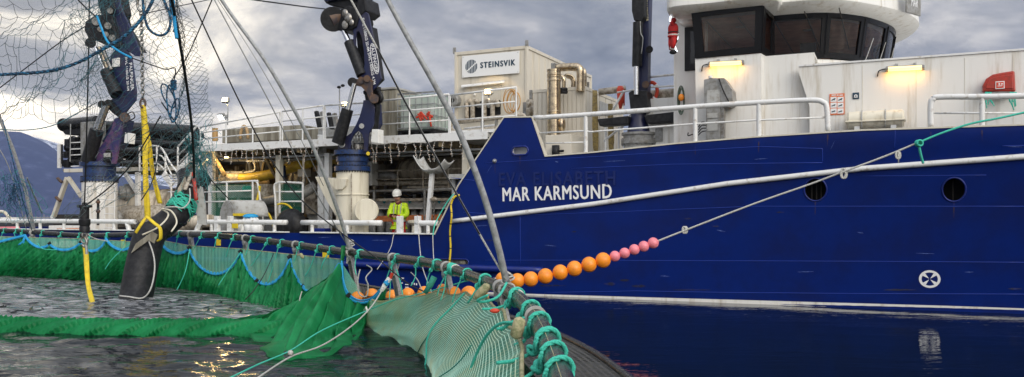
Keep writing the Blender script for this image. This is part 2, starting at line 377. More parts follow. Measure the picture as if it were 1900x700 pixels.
def m_glass():
    m = bpy.data.materials.new('dark window glass'); m.use_nodes = True; nt = m.node_tree; N = nt.nodes; L = nt.links; N.clear()
    o = N.new('ShaderNodeOutputMaterial'); g = N.new('ShaderNodeBsdfGlossy'); g.inputs['Roughness'].default_value = 0.02
    t = N.new('ShaderNodeBsdfTransparent'); t.inputs[0].default_value = (0.80, 0.77, 0.74, 1)
    f = N.new('ShaderNodeFresnel'); f.inputs[0].default_value = 1.6; mx = N.new('ShaderNodeMixShader')
    L.new(f.outputs[0], mx.inputs[0]); L.new(t.outputs[0], mx.inputs[1]); L.new(g.outputs[0], mx.inputs[2]); L.new(mx.outputs[0], o.inputs[0]); return m
M_glass = m_glass()
def m_cloth(name, ca, cb, transl, alpha, wave=0.0):
    """wet fine-mesh cloth: diffuse + translucent, partly see-through, thread pattern as fine relief"""
    m = bpy.data.materials.new(name); m.use_nodes = True; nt = m.node_tree; N = nt.nodes; L = nt.links; N.clear()
    o = N.new('ShaderNodeOutputMaterial'); b = N.new('ShaderNodeBsdfPrincipled'); b.inputs['Roughness'].default_value = 0.5; b.inputs['Specular IOR Level'].default_value = 0.3
    tr = N.new('ShaderNodeBsdfTranslucent'); tp = N.new('ShaderNodeBsdfTransparent'); m1 = N.new('ShaderNodeMixShader'); m2 = N.new('ShaderNodeMixShader')
    geo = N.new('ShaderNodeNewGeometry'); tx = N.new('ShaderNodeTexNoise'); tx.inputs['Scale'].default_value = 2.3; tx.inputs['Detail'].default_value = 6
    L.new(geo.outputs['Position'], tx.inputs['Vector'])
    mr = N.new('ShaderNodeMapRange'); mr.inputs['From Min'].default_value = 0.35; mr.inputs['From Max'].default_value = 0.68; L.new(tx.outputs['Fac'], mr.inputs['Value'])
    mx = N.new('ShaderNodeMix'); mx.data_type = 'RGBA'; mx.inputs[6].default_value = (*ca, 1); mx.inputs[7].default_value = (*cb, 1)
    L.new(mr.outputs[0], mx.inputs[0]); L.new(mx.outputs[2], b.inputs['Base Color']); L.new(mx.outputs[2], tr.inputs[0])
    m1.inputs[0].default_value = transl; L.new(b.outputs[0], m1.inputs[1]); L.new(tr.outputs[0], m1.inputs[2])
    m2.inputs[0].default_value = alpha
    L.new(tp.outputs[0], m2.inputs[1]); L.new(m1.outputs[0], m2.inputs[2]); L.new(m2.outputs[0], o.inputs[0])
    if wave:
        uv = N.new('ShaderNodeUVMap'); w = N.new('ShaderNodeTexWave'); w.bands_direction = 'Y'; w.inputs['Scale'].default_value = wave
        w.inputs['Distortion'].default_value = 1.2; w.inputs['Detail'].default_value = 2
        L.new(uv.outputs[0], w.inputs['Vector']); mm = N.new('ShaderNodeMapRange'); mm.inputs['To Min'].default_value = alpha-0.22; mm.inputs['To Max'].default_value = min(1, alpha+0.25)
        L.new(w.outputs['Fac'], mm.inputs['Value']); L.new(mm.outputs[0], m2.inputs[0])
    return m
M_green = m_cloth('green net cloth', (0.005, 0.20, 0.056), (0.018, 0.34, 0.110), 0.36, 0.97)
M_lnet = m_cloth('light net panel', (0.13, 0.48, 0.34), (0.22, 0.50, 0.33), 0.3, 0.70, wave=26)
M_strand = mat('net strand', (0.44, 0.74, 0.58), 0.7, c2=(0.48, 0.60, 0.38), scale=2.5)

def m_water():
    m = bpy.data.materials.new('fjord water'); m.use_nodes = True; nt = m.node_tree; N = nt.nodes; L = nt.links
    b = N['Principled BSDF']; b.inputs['Base Color'].default_value = (0.002, 0.006, 0.008, 1); b.inputs['Roughness'].default_value = 0.03; b.inputs['IOR'].default_value = 1.33
    geo = N.new('ShaderNodeNewGeometry')
    def nz(scale, sc, det, dist=0.0, rot=0.0):
        mp = N.new('ShaderNodeMapping'); mp.inputs['Scale'].default_value = sc; mp.inputs['Rotation'].default_value = (0, 0, rot)
        t = N.new('ShaderNodeTexNoise'); t.inputs['Scale'].default_value = scale; t.inputs['Detail'].default_value = det; t.inputs['Distortion'].default_value = dist
        L.new(geo.outputs['Position'], mp.inputs[0]); L.new(mp.outputs[0], t.inputs['Vector']); return t.outputs['Fac']
    a = nz(2.6, (0.55, 1.7, 1), 3, 0.6, 0.12); c = nz(8.0, (0.5, 1.5, 1), 3, 0.5, -0.1)
    ad = N.new('ShaderNodeMath'); ad.operation = 'MULTIPLY_ADD'; L.new(c, ad.inputs[0]); ad.inputs[1].default_value = 0.30; L.new(a, ad.inputs[2])
    ch = N.new('ShaderNodeAttribute'); ch.attribute_name = 'churn'; ch.attribute_type = 'GEOMETRY'
    at = N.new('ShaderNodeAttribute'); at.attribute_name = 'chop'; at.attribute_type = 'GEOMETRY'
    mu = N.new('ShaderNodeMath'); mu.operation = 'MULTIPLY'; L.new(ad.outputs[0], mu.inputs[0]); L.new(at.outputs['Fac'], mu.inputs[1])
    bp = N.new('ShaderNodeBump'); bp.inputs['Strength'].default_value = 1.0; bp.inputs['Distance'].default_value = 0.20
    L.new(mu.outputs[0], bp.inputs['Height']); L.new(bp.outputs[0], b.inputs['Normal'])
    # froth and splashes where the crowded fish churn the surface
    f1 = nz(4.2, (0.42, 1.9, 1), 9, 1.2, 0.12); fr = N.new('ShaderNodeMapRange'); fr.inputs['From Min'].default_value = 0.40; fr.inputs['From Max'].default_value = 0.70
    L.new(f1, fr.inputs['Value']); fm = N.new('ShaderNodeMath'); fm.operation = 'MULTIPLY'; L.new(fr.outputs[0], fm.inputs[0]); L.new(ch.outputs['Fac'], fm.inputs[1])
    fx = N.new('ShaderNodeMix'); fx.data_type = 'RGBA'; fx.inputs[6].default_value = (0.002, 0.006, 0.008, 1); fx.inputs[7].default_value = (0.52, 0.53, 0.55, 1)
    L.new(fm.outputs[0], fx.inputs[0]); L.new(fx.outputs[2], b.inputs['Base Color'])
    fq = N.new('ShaderNodeMath'); fq.operation = 'MULTIPLY_ADD'; L.new(fm.outputs[0], fq.inputs[0]); fq.inputs[1].default_value = 0.45; fq.inputs[2].default_value = 0.03; L.new(fq.outputs[0], b.inputs['Roughness'])
    return m
M_water = m_water()

# ================================================================== SETTING: water, mountains
RAILP = [(-120,428,26.4),(0,428,25.4),(60,431,24.7),(150,437,23.6),(230,436,22.6),(300,434,21.5),(370,436,20.2),(420,439,19.3),(470,444,18.3),(560,456,16.7),(650,469,14.8),(720,478,13.6),
         (790,487,12.2),(840,500,11.0),(876,513,10.3),(915,528,9.2),(950,545,8.2),(985,577,6.9),(1005,610,5.9),(1022,650,5.1),(1040,700,4.4),(1064,780,3.6),(1082,900,2.9)]
_rx = [p[0] for p in RAILP]
def rail_at(px):
    return W(px, float(np.interp(px, _rx, [p[1] for p in RAILP])), float(np.interp(px, _rx, [p[2] for p in RAILP])))
RAIL3 = smooth_path([W(*p) for p in RAILP], 8)
RN = np.array([tuple(p) for p in RAIL3])

def build_water():
    def axis(core0, core1, step, far):
        c = list(np.arange(core0, core1, step)); o = []; d = step; x = core1
        while x < far: o.append(x); d *= 1.35; x += d
        o.append(far); i = []; d = step; x = core0-step
        while x > -far: i.append(x); d *= 1.35; x -= d
        i.append(-far); return np.array(i[::-1]+c+o)
    xs = axis(-15, 12, 0.075, 4700); ys = axis(2.0, 27, 0.075, 4700)
    ys = ys[ys > -400]
    X, Y = np.meshgrid(xs, ys); nx, ny = len(xs), len(ys)
    # inside the pen = left of the handrail line
    order = np.argsort(RN[:, 1]); xr = np.interp(Y, RN[order, 1], RN[order, 0])
    inside = 1/(1+np.exp((X-xr+0.2)*3))
    churn = inside/(1+np.exp(-(Y-13.6)*4))
    rng = np.random.RandomState(3); Z = np.zeros_like(X)
    def waves(n, lmin, lmax, amp, spread, main):
        z = np.zeros_like(X)
        for _ in range(n):
            lam = lmin*(lmax/lmin)**rng.rand(); th = main+rng.randn()*spread; k = 2*math.pi/lam
            z += np.sin(k*(X*math.cos(th)+Y*math.sin(th))+rng.rand()*6.28+0.5*np.sin(X*0.7+Y*0.9*rng.rand()))*amp*(lam/lmax)
        return z
    near = waves(34, 0.30, 1.1, 0.0064, 0.45, 1.42); ch = waves(40, 0.18, 0.9, 0.0045, 1.0, 1.35)
    out = waves(16, 0.4, 1.8, 0.0006, 0.8, 1.2)
    core = (np.abs(X) < 14.5) & (Y > 2.2) & (Y < 26.5)
    Z = np.where(core, near*inside*(1-churn)+ch*churn+out*(1-inside), 0)
    chop = 0.022+inside*(1-churn)*0.10+churn*0.12
    V = np.stack([X, Y, Z], -1).reshape(-1, 3)
    idx = np.arange(nx*ny).reshape(ny, nx)
    Fq = np.stack([idx[:-1, :-1], idx[:-1, 1:], idx[1:, 1:], idx[1:, :-1]], -1).reshape(-1, 4)
    me = bpy.data.meshes.new('water'); me.vertices.add(len(V)); me.vertices.foreach_set('co', V.ravel())
    me.loops.add(Fq.size); me.loops.foreach_set('vertex_index', Fq.ravel().astype(np.int32))
    me.polygons.add(len(Fq)); me.polygons.foreach_set('loop_start', np.arange(0, Fq.size, 4, dtype=np.int32))
    me.polygons.foreach_set('use_smooth', np.ones(len(Fq), dtype=bool)); me.update(calc_edges=True)
    at = me.attributes.new('chop', 'FLOAT', 'POINT'); at.data.foreach_set('value', chop.ravel().astype(np.float32))
    a2 = me.attributes.new('churn', 'FLOAT', 'POINT'); a2.data.foreach_set('value', (churn*0.8*(Y < 26)).ravel().astype(np.float32))
    me.materials.append(M_water); o = bpy.data.objects.new('water', me); COL.objects.link(o); o['kind'] = 'structure'
build_water()

M_mtn = mat('hazed blue forest', (0.008, 0.018, 0.062), 0.9, c2=(0.060, 0.080, 0.16), scale=0.016, mixlo=0.5, mixhi=0.75, det=8)  # the blue of distant air is mixed into the forest colour
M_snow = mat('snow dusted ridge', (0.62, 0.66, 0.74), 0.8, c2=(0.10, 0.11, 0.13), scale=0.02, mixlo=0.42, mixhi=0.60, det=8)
def build_mountain(name, prof, Yb, depth, m, foot=-2):
    mb = MB(); xs = [p[0] for p in prof]; ys = [p[1] for p in prof]; n = 150; k = 26
    def fn(s, t):
        px = xs[0]+(xs[-1]-xs[0])*s; Y = Yb+depth*t
        top = H+(HY-float(np.interp(px, xs, ys)))/F*(Yb+depth)
        x = (px-CX)/F*Y; nz = noise.fractal(Vector((x*0.0018, Y*0.0018, 3)), 1.0, 2.0, 7)
        z = foot+(top-foot)*math.sin(t*math.pi/2)**1.15*(1+0.16*nz*min(1, t*3)*(1.15-t))
        return Vector((x, Y+nz*90*(1-t), z))
    mb.grid(fn, n, k)
    o = mb.build(name, m, smooth=True, loc=(0, Yb, 0)); o['kind'] = 'structure'
build_mountain('mountain', [(-1500,330),(-900,290),(-400,262),(-120,246),(0,248),(40,250),(85,270),(125,297),(200,322),(300,345),(420,366),(600,386),(900,396)], 2400, 900, M_mtn)
build_mountain('snowy_mountain', [(-1500,330),(-900,285),(-300,250),(0,243),(60,255),(130,276),(220,300),(330,330),(480,360),(700,388),(900,396)], 3500, 700, M_snow)

# ================================================================== SHIP
ship = thing('ship', 'long royal blue work ship with white wheelhouse moored behind the fish pen', 'ship', SH @ Matrix.Translation((-6, 5, 0)))
BZ = 1.40
def vwl(u): return 0.08*(math.sqrt(u*u+4)+u)/2 + (0.035*(u-10)**2 if u > 10 else 0)
def hv(u, z):
    t = max(0.0, min(1.0, z/3.4)); v = vwl(u)
    fl = (0.9 if u > 10 else 1.0)
    if u > 10: return v*(1-t)**0.9*fl+(0.02*(u-10)**2)*t+0.06
    return v*(1-t)**0.9
WING = [SP(800,433,0),(0,0,0),SP(850,345,0),SP(935,218,0),SP(987,217,0),SP(1012,291,0)]
SHEER = [SP(1012,291,0),SP(1100,284,0),SP(1250,268,0),SP(1400,255.5,0),SP(1600,243,0),SP(1900,233,0)]
u808 = SU(806,0)
top = [(-24, BZ), (u808, BZ), (SP(850,345,0).x, SP(850,345,0).z), (SP(935,218,0).x, SP(935,218,0).z), (SP(987,217,0).x, SP(987,217,0).z)]
top += [(p.x, p.z) for p in SHEER] + [(12.0, SHEER[-1].z+0.12), (15.0, SHEER[-1].z+0.35)]
HOLES = []
def oval(px, py, w, h, n=28, rect=0.0):
    c = SP(px, py, 0); Y = SY(px, 0); ru = w/2/F*Y/ (Uv.x-Uv.y*(px-CX)/F); rz = h/2/F*Y; pts = []
    # account for hull inset at that point
    for i in range(n):
        a = 2*math.pi*i/n; ca, sa = math.cos(a), math.sin(a)
        if rect: L = max(ru-rz, 0); pts.append((c.x+(L if ca > 0 else -L)+rz*ca, c.z+rz*sa))
        else: pts.append((c.x+ru*ca, c.z+rz*sa))
    return pts
def hullpix(px, py):                     # pixel -> (u, z) on the real hull surface
    v = 0.0
    for _ in range(8): p = SP(px, py, v); v = hv(p.x, p.z)
    return p
def hoval(px, py, w, h, n=28, rect=0):
    p = hullpix(px, py); Y = SY(px, p.y); ru = w/2/F*Y/(Uv.x-Uv.y*(px-CX)/F); rz = h/2/F*Y; pts = []
    for i in range(n):
        a = 2*math.pi*i/n; ca, sa = math.cos(a), math.sin(a)
        if rect: L = max(ru-rz, 0); pts.append((p.x+(L if ca > 0 else -L)+rz*ca, p.z+rz*sa))
        else: pts.append((p.x+ru*ca, p.z+rz*sa))
    return pts
HOLES = [hoval(1513,352,42,42), hoval(1770,352,44,44), hoval(965,280,30,16,28,1), hoval(833,487,72,13,28,1)]
def build_hull():
    outer = [(-24, -0.7)]+[(u, -0.7) for u in (-10, -5, 0, 5, 10, 15)]+top[::-1]
    pts = []; edges = []
    def loop(l):
        b = len(pts); pts.extend([Vector(p) for p in l]); n = len(l); edges.extend([(b+i, b+(i+1) % n) for i in range(n)])
    loop(outer)
    for h in HOLES: loop(h)
    def inside(p, poly):
        c = False; n = len(poly); x, y = p
        for i in range(n):
            x1, y1 = poly[i]; x2, y2 = poly[(i+1) % n]
            if (y1 > y) != (y2 > y) and x < (x2-x1)*(y-y1)/(y2-y1)+x1: c = not c
        return c
    for u in np.arange(-23.7, 15, 0.30):
        for z in np.arange(-0.6, 3.6, 0.25):
            p = (float(u), float(z))
            if inside(p, outer) and not any(inside(p, h) for h in HOLES): pts.append(Vector(p))
    r = delaunay_2d_cdt(pts, edges, [], 0, 1e-5)
    vs, fs = r[0], r[2]; keep = []
    for f in fs:
        c = sum((vs[i] for i in f), Vector((0, 0)))/len(f)
        if inside(c, outer) and not any(inside(c, h) for h in HOLES): keep.append(tuple(f))
    mb = MB(SH); mb.v = [Vector((p.x, hv(p.x, p.y), p.y)) for p in vs]
    for f in keep:
        a, b, c = (vs[i] for i in f[:3]); mb.f.append(f if (b-a).cross(c-a) > 0 else f[::-1])
    hull = mb.build('hull', M_blue, ship, smooth='all')
    # far side, transom, decks
    m = MB(SH)
    m.box((-24, 0.16, -0.7), (-23.9, 9.8, BZ)); m.box((-24, 9.8, -0.7), (4, 9.95, BZ)); m.box((-4, 9.8, BZ), (12, 9.95, 3.4))
    m.add([(12,9.8,-.7),(15.5,4.9,-.7),(15.5,4.9,3.9),(12,9.8,3.6)], [(0,1,2,3)])
    m.add([(15,hv(15,-.5),-.7),(15.5,4.9,-.7),(15.5,4.9,3.9),(15,hv(15,3.8),3.8)], [(3,2,1,0)])
    m.build('far_side', M_blue, ship)
    m = MB(SH); m.box((-23.9, 0.02, 0.55), (-2.6, 9.8, 0.70)); m.build('main_deck', M_grey, ship)
    m = MB(SH); m.box((-2.58, 0.30, 2.78), (14.5, 9.5, 2.90)); m.box((-2.6, 0.5, 0.7), (-2.5, 9.7, 2.78)); m.build('forecastle_deck', M_lgrey, ship)
    # white cap rails
    m = MB(SH); m.box((-24, -0.05, BZ), (SU(531,0), 0.14, BZ+0.035)); m.box((SU(558,0), -0.05, BZ), (u808-0.02, 0.14, BZ+0.035))
    m.build('cap_rail', M_rail, ship, bevel=0.006)
    m = MB(SH)
    for a, b in zip(top[5:-1], top[6:]): m.box((a[0], 0,0),(b[0],0,0)) if False else m.add(
        [(a[0],-.02,a[1]),(b[0],-.02,b[1]),(b[0],.12,b[1]),(a[0],.12,a[1]),(a[0],-.02,a[1]+.03),(b[0],-.02,b[1]+.03),(b[0],.12,b[1]+.03),(a[0],.12,a[1]+.03)],
        [(0,3,2,1),(4,5,6,7),(0,1,5,4),(1,2,6,5),(2,3,7,6),(3,0,4,7)])
    m.build('sheer_cap', M_cream, ship)
    m = MB(SH)
    for i in (1, 2, 3, 4):
        a, b = top[i], top[i+1]; m.bar((a[0], 0.05, a[1]+0.003), (b[0], 0.05, b[1]+0.003), 0.13, 0.028, up=(0, 1, 0) if False else (0, 0, 1))
    m.build('wing_edge', M_cream, ship)
    # weld seams and plate edges
    def seam(l, r=0.007):
        pts = []
        for p, q in zip(l, l[1:]):
            for k in range(8):
                t = k/8; pts.append(hullpix(p[0]+(q[0]-p[0])*t, p[1]+(q[1]-p[1])*t))
        pts.append(hullpix(*l[-1]))
        MB(SH).tube([Vector((p.x, p.y-0.001, p.z)) for p in pts], r, 5).build('weld_seam', M_bead, ship, smooth='all')
    for l in ([(900,303),(1012,296),(1120,290),(1260,281),(1410,272),(1526,276),(1526,300)], [(1060,313),(1250,305),(1526,302)], [(860,394),(960,400),(1120,394),(1400,383),(1900,383)],
              [(1600,327),(1830,325)], [(900,483),(1060,483),(1300,484),(1600,485),(1900,487)], [(1010,543),(1180,540),(1360,543),(1620,545),(1900,546)], [(1660,275),(1661,240)],
              [(965,400),(966,492)], [(1860,271),(1900,270)], [(838,330),(880,335)]): seam(l)
    # scrapes, scuffs and rust weeps on the plating
    rnd = random.Random(9); M_scr = mat('scraped paint', (.10,.16,.42), .5, c2=(.02,.05,.26), scale=30); M_rw = mat('rust weep', (.05,.028,.03), .8, c2=(.003,.014,.15), scale=9); M_sc2 = mat('dark scuff', (.002,.004,.03), .6, c2=(.002,.011,.13), scale=6)
    def patch(x, y, L, w, sl, mt, nm):
        pts = [hullpix(x+L*k/6, y+sl*k/6+rnd.uniform(-.25, .25)) for k in range(7)]; mb = MB(SH); vs = []
        for k, p in enumerate(pts):
            h = w/F*SY(x, 0)*.5*(math.sin(math.pi*(k+.35)/6.7))*rnd.uniform(.5, 1.2)+.001; vs += [(p.x, p.y-.0035, p.z-h), (p.x, p.y-.0035, p.z+h)]
        mb.add(vs, [(2*k, 2*k+2, 2*k+3, 2*k+1) for k in range(6)]).build(nm, mt, ship)
    for (x, y, L, w, sl) in ((1541,278,8,1.5,-17),(903,322,10,1.2,-16),(1030,300,6,1.6,1),(880,420,26,1.0,-2),(1870,272,26,.9,1),(1330,427,16,1.2,3),(1700,470,34,.8,1),(1480,505,30,.8,-1),(1225,512,18,1,1),(1590,431,12,1,2),(845,348,9,1,-14),(1010,455,22,.8,2),(1790,505,16,.9,0),(1400,296,24,.8,-2),(690,446,30,1,0),(590,441,24,1,-1),(1120,300,40,.8,-2)): patch(x, y, L, w, sl, M_scr, 'paint_scrape')
    for (x, y, L, w) in ((1120,527,22,7),(1150,520,18,5),(1172,531,26,6),(1322,420,12,4),(1440,394,16,3),(1060,430,10,4),(1640,538,60,4),(1870,536,26,4),(1250,538,70,3),(900,446,22,3),(1000,530,50,4),(1270,406,12,3)): patch(x, y, L, w, 0, M_sc2, 'dark_scuff')
    for (x, y, L) in ((1513,374,26),(1770,375,30),(918,303,20),(965,290,18),(1408,262,22),(1290,272,16),(1536,250,20),(1727,245,18),(1822,242,20)):
        a = hullpix(x, y); b = hullpix(x+rnd.uniform(-1, 1), y+L); n6 = 6; vs = []
        for k in range(n6+1):
            p = a.lerp(b, k/n6); w_ = .012*(1-k/n6)+.002; vs += [(p.x-w_, hv(p.x, p.z)-.003, p.z), (p.x+w_, hv(p.x, p.z)-.003, p.z)]
        MB(SH).add(vs, [(2*k+2, 2*k+3, 2*k+1, 2*k) for k in range(n6)]).build('rust_weep', M_rw, ship)
    # rub rail, belting, waterline stripe
    def strake(name, l, r, mt, off, k=10, **kw):
        pts = []
        for p, q in zip(l, l[1:]):
            for j in range(k):
                t = j/k; pts.append(hullpix(p[0]+(q[0]-p[0])*t, p[1]+(q[1]-p[1])*t))
        pts.append(hullpix(*l[-1])); pts = [Vector((p.x, p.y-off, p.z)) for p in pts]
        e = pts[-1]+(pts[-1]-pts[-2]).normalized()*3.0
        if l[-1][0] >= 1900: e.y = hv(e.x, e.z)-off; pts.append(e)
        return MB(SH).tube(pts, r, 12).build(name, mt, ship, smooth='all')
    strake('rub_rail', [(838,411),(1100,379),(1350,341),(1600,313),(1900,291)], 0.055, M_rail, 0.02)
    pts = [Vector((u, -0.03, 0.60)) for u in np.linspace(-23.5, SU(968,0), 20)]+[Vector((SU(990,0), 0.0, 0.60)), Vector((SU(1005,0), 0.06, 0.60))]
    MB(SH).tube(pts, 0.085, 12).build('belting', M_blue2, ship, smooth='all')
    m = MB(SH)
    def wl(s, t):
        u = -1.4+13.4*s; z = -0.05+(0.05+0.035+0.075*min(1, max(0, (u+0.5)/9)))*t; return Vector((u, hv(u, z)-0.006, z))
    m.grid(wl, 60, 2).build('waterline_stripe', M_white, ship, smooth=True)
    # hole rims and dark cups
    for i, h in enumerate(HOLES):
        pts = [Vector((p[0], hv(*p), p[1])) for p in h]
        r = MB(SH).tube([p+Vector((0, -0.004, 0)) for p in pts], 0.016 if i != 2 else 0.022, 8, closed=True)
        nm = ['thruster_port', 'thruster_port', 'fairlead', 'fairlead'][i]
        rim = r.build(nm, M_blue2, ship, smooth='all')
        if i == 2:
            m = MB(SH); n = len(pts); m.add(pts+[p+Vector((0, 0.10, 0)) for p in pts], [(k, (k+1) % n, n+(k+1) % n, n+k) for k in range(n)]).build('tunnel', M_rail, rim, smooth=True); c9 = sum(pts, Vector())/len(pts); MB(SH).box((c9.x-.3, c9.y+.22, c9.z-.2), (c9.x+.3, c9.y+.26, c9.z+.2)).build('white_backing', M_rail, ship); continue  # white plate added behind the fairlead so its hole shows pale
        c = sum(pts, Vector())/len(pts); n = len(pts); d = 0.5 if i < 2 else 0.12
        m = MB(SH); m.add(pts+[p+Vector((0, d, 0)) for p in pts], [(k, (k+1) % n, n+(k+1) % n, n+k) for k in range(n)]+[tuple(n+k for k in range(n))[::-1]])
        m.build('tunnel', M_void if i < 2 else M_grey, rim)
        if i < 2:      # grille bars inside the tunnel
            g = MB(SH)
            for k in ((-1, 0, 1) if i == 0 else (0,)): g.cyl((c.x+k*0.09, c.y+0.28, c.z-0.19), (c.x+k*0.09, c.y+0.28, c.z+0.19), 0.012, n=6)
            g.build('grille', M_dark, rim)
        else:
            g = MB(SH); c0 = hullpix(852, 487); g.ball((c0.x+0.05, c0.y+0.09, c0.z), 0.075, 16, 8, (1.4, .6, .9)).build('roller', M_conc, rim, smooth=True)
    # bow thruster mark
    p = hullpix(1725, 518); c = Vector((p.x, p.y-0.006, p.z)); n = 32; m = MB(SH); sl = (hv(p.x, p.z+0.2)-hv(p.x, p.z-0.2))/0.4; su = (hv(p.x+0.2, p.z)-hv(p.x-0.2, p.z))/0.4
    def pt(r, a): x, z = r*math.cos(a)*1.08, r*math.sin(a); return (c.x+x, c.y+sl*z+su*x, c.z+z)
    vs = []; fs = []
    for k in range(n): vs += [pt(0.176, 2*math.pi*k/n), pt(0.132, 2*math.pi*k/n)]
    for k in range(n): l = (k+1) % n; fs.append((2*k, 2*k+1, 2*l+1, 2*l))
    m.add(vs, [f[::-1] for f in fs])
    for q in range(4):
        a0 = math.pi/4+q*math.pi/2+0.05; vs = [pt(0.012, a0)]+[pt(0.135, a0-0.24+0.48*j/5) for j in range(6)]
        m.add(vs, [(0, *range(1, 7))])
    m.build('thruster_mark', M_letter, ship)
    # names
    def hulltext(name, s, x0, y0, x1, y1, h, mt, sx, **kw):
        a = hullpix(x0, y0); b = hullpix(x1, y1); mid = (a+b)/2
        xd = (b-a).normalized(); yd = Vector((0, (hv(mid.x, mid.z+.2)-hv(mid.x, mid.z-.2))/0.4, 1))
        yd = (yd-xd*yd.dot(xd)).normalized()
        return text(name, s, mt, ship, mid+Vector((0, -0.012, 0)), xd, yd, h, sx, M=SH, **kw)
    t = hulltext('ship_name', 'MAR KARMSUND', 932, 361, 1134, 355, 0.335, M_letter, 0.86, fat=0.028, space=1.10)
    fit(t, SU(932, 0), SU(1134, 0))
    t = hulltext('embossed_name', 'EVA ELISABETH', 925, 333, 1141, 330, 0.33, M_emb, 0.9, ext=0.010, fat=0.02, space=1.18)
    fit(t, SU(926, 0), SU(1141, 0))
    t = hulltext('home_port_name', 'HAUGESUND', 95, 453, 146, 453, 0.20, M_letter, 0.8, bold=0.02)
    fit(t, SU(96, 0), SU(144, 0))
    m = MB(SH)
    for (x, y, w) in ((742,516,10),(738,525,12),(752,528,8),(745,519,4),(752,533,8),(725,519,5)):
        a = hullpix(x, y); m.box((a.x, a.y-0.008, a.z-0.012), (a.x+w/F*19, a.y-0.004, a.z+0.012))
    for (x, y) in ((764,526),(768,527),(772,527.5),(803,523)):
        a = hullpix(x, y); m.box((a.x, a.y-0.008, a.z-0.025), (a.x+0.035, a.y-0.004, a.z+0.025))
    o = m.build('draft_marks', M_letter, ship); o['kind'] = 'stuff'
    a = hullpix(918, 299); MB(SH).lathe((a.x, a.y, a.z), (0, -1, 0), [(0.055, 0), (0.05, 0.03), (0.02, 0.07), (0, 0.075)], 12).build('padeye', M_galv, ship, smooth=True)
def fit(o, u0, u1):                       # stretch lettering so that it spans u0..u1 on the hull
    inv = SH.inverted() @ MATS_OF[o.name]; us = [(inv @ v.co).x for v in o.data.vertices]; a, b = min(us), max(us)
    for v in o.data.vertices:
        p = inv @ v.co; nu = u0+(p.x-a)/(b-a)*(u1-u0); p.y += hv(nu, p.z)-hv(p.x, p.z); p.x = nu; v.co = inv.inverted() @ p
build_hull()

# ---- main bulwark rail (thick white pipe) and its posts
def railing(name, rails, posts, mt, parent=ship, M=SH, r=0.03):
    """rails: list of (points, radius, smooth) ; posts: list of (p, q, r)"""
    root = None
    for i, (pts, rr, k) in enumerate(rails):
        o = MB(M).tube(smooth_path(pts, k) if k else pts, rr, 10).build(name if i == 0 else 'rail', mt, root or parent, smooth='all')
        if i == 0: root = o
    for (a, b, rr) in posts: MB(M).cyl(a, b, rr, n=10).build('post', mt, root, smooth=True)
    return root
def P0(px, py, v=0.06): return SP(px, py, v)
# aft deck rail pieces
z1 = SZ(740, 414, 0.06)
for (a, b, la, lb) in ((-60, 240, 0, 1), (376, 582-50, 1, 0), (560, 708, 0, 0), (772, 812, 0, 0)):
    ua, ub = SU(a, .06), SU(b, .06); pts = [(ua, .06, z1), (ub, .06, z1)]
    if lb: pts = [(ua, .06, z1), (ub-.35, .06, z1), (ub-.12, .06, z1-.04), (ub, .06, BZ)]
    if la: pts = [(ua-.25, .06, BZ), (ua-.1, .06, z1-.05), (ua+.15, .06, z1), (ub, .06, z1)]
    ps = [((u, .06, BZ+.03), (u, .06, z1), .05) for u in np.arange(ua+.35, ub-.25, 1.15)]
    railing('bulwark_rail', [(pts, 0.072, 5)], ps, M_rail)
for px in (403, 427, 742, 775):
    u = SU(px, .06); MB(SH).box((u-.07, 0, BZ+.03), (u+.07, .13, SZ(px, 401, .06))).build('mooring_post', M_rail, ship, bevel=.012)
# forecastle rail
top1 = [SP(989,219,.05), SP(1087,213,.05), SP(1290,198,.05), SP(1408,190.5,.05), SP(1505,186,.05), SP(1527,190,.05), SP(1534,200,.05), SP(1536,243,.05)]
midr = [SP(1000,262,.05), SP(1087,258,.05), SP(1100,260,.05), SP(1290,246 if False else 228,.05), SP(1408,221,.05), SP(1531,219,.05)]
def along(px, pts):
    pts = sorted(pts); return float(np.interp(px, [p[0] for p in pts], [p[1] for p in pts]))
TOPY = [(989,219),(1087,213),(1290,198),(1408,190.5),(1505,186),(1725,180),(1900,178)]
MIDY = [(1000,247),(1087,243),(1095,245),(1290,230),(1408,223),(1531,218)]
LOWY = [(1012,266),(1085,264)]
HULLY = [(1012,291),(1100,284),(1250,268),(1400,255.5),(1600,243),(1900,233)]
post = lambda px: (SP(px, along(px, HULLY), .05), SP(px, along(px, TOPY)+3, .05), 0.048)
railing('forecastle_rail', [(top1, 0.055, 4), ([SP(x, y, .05) for x, y in MIDY], 0.020, 0), ([SP(x, y, .05) for x, y in LOWY], 0.016, 0)],
        [post(1087), post(1290), post(1408)], M_rail)
top2 = [SP(1727,237,.05), SP(1727,194,.05), SP(1732,184,.05), SP(1750,180,.05), SP(1900,178,.05), Vector((12.5, .15, SZ(1900,178,.05)))]
railing('forecastle_rail', [(top2, 0.055, 4), ([SP(1730,210,.05), SP(1900,210,.05)], 0.020, 0)], [post(1822)], M_rail)

# ================================================================== wheelhouse and deckhouse (parts of the ship)
def facet(pts, d, name, mt, parent, **kw): return MB(SH).prism(pts, d).build(name, mt, parent, **kw)
zD = 5.0
m = MB(SH)
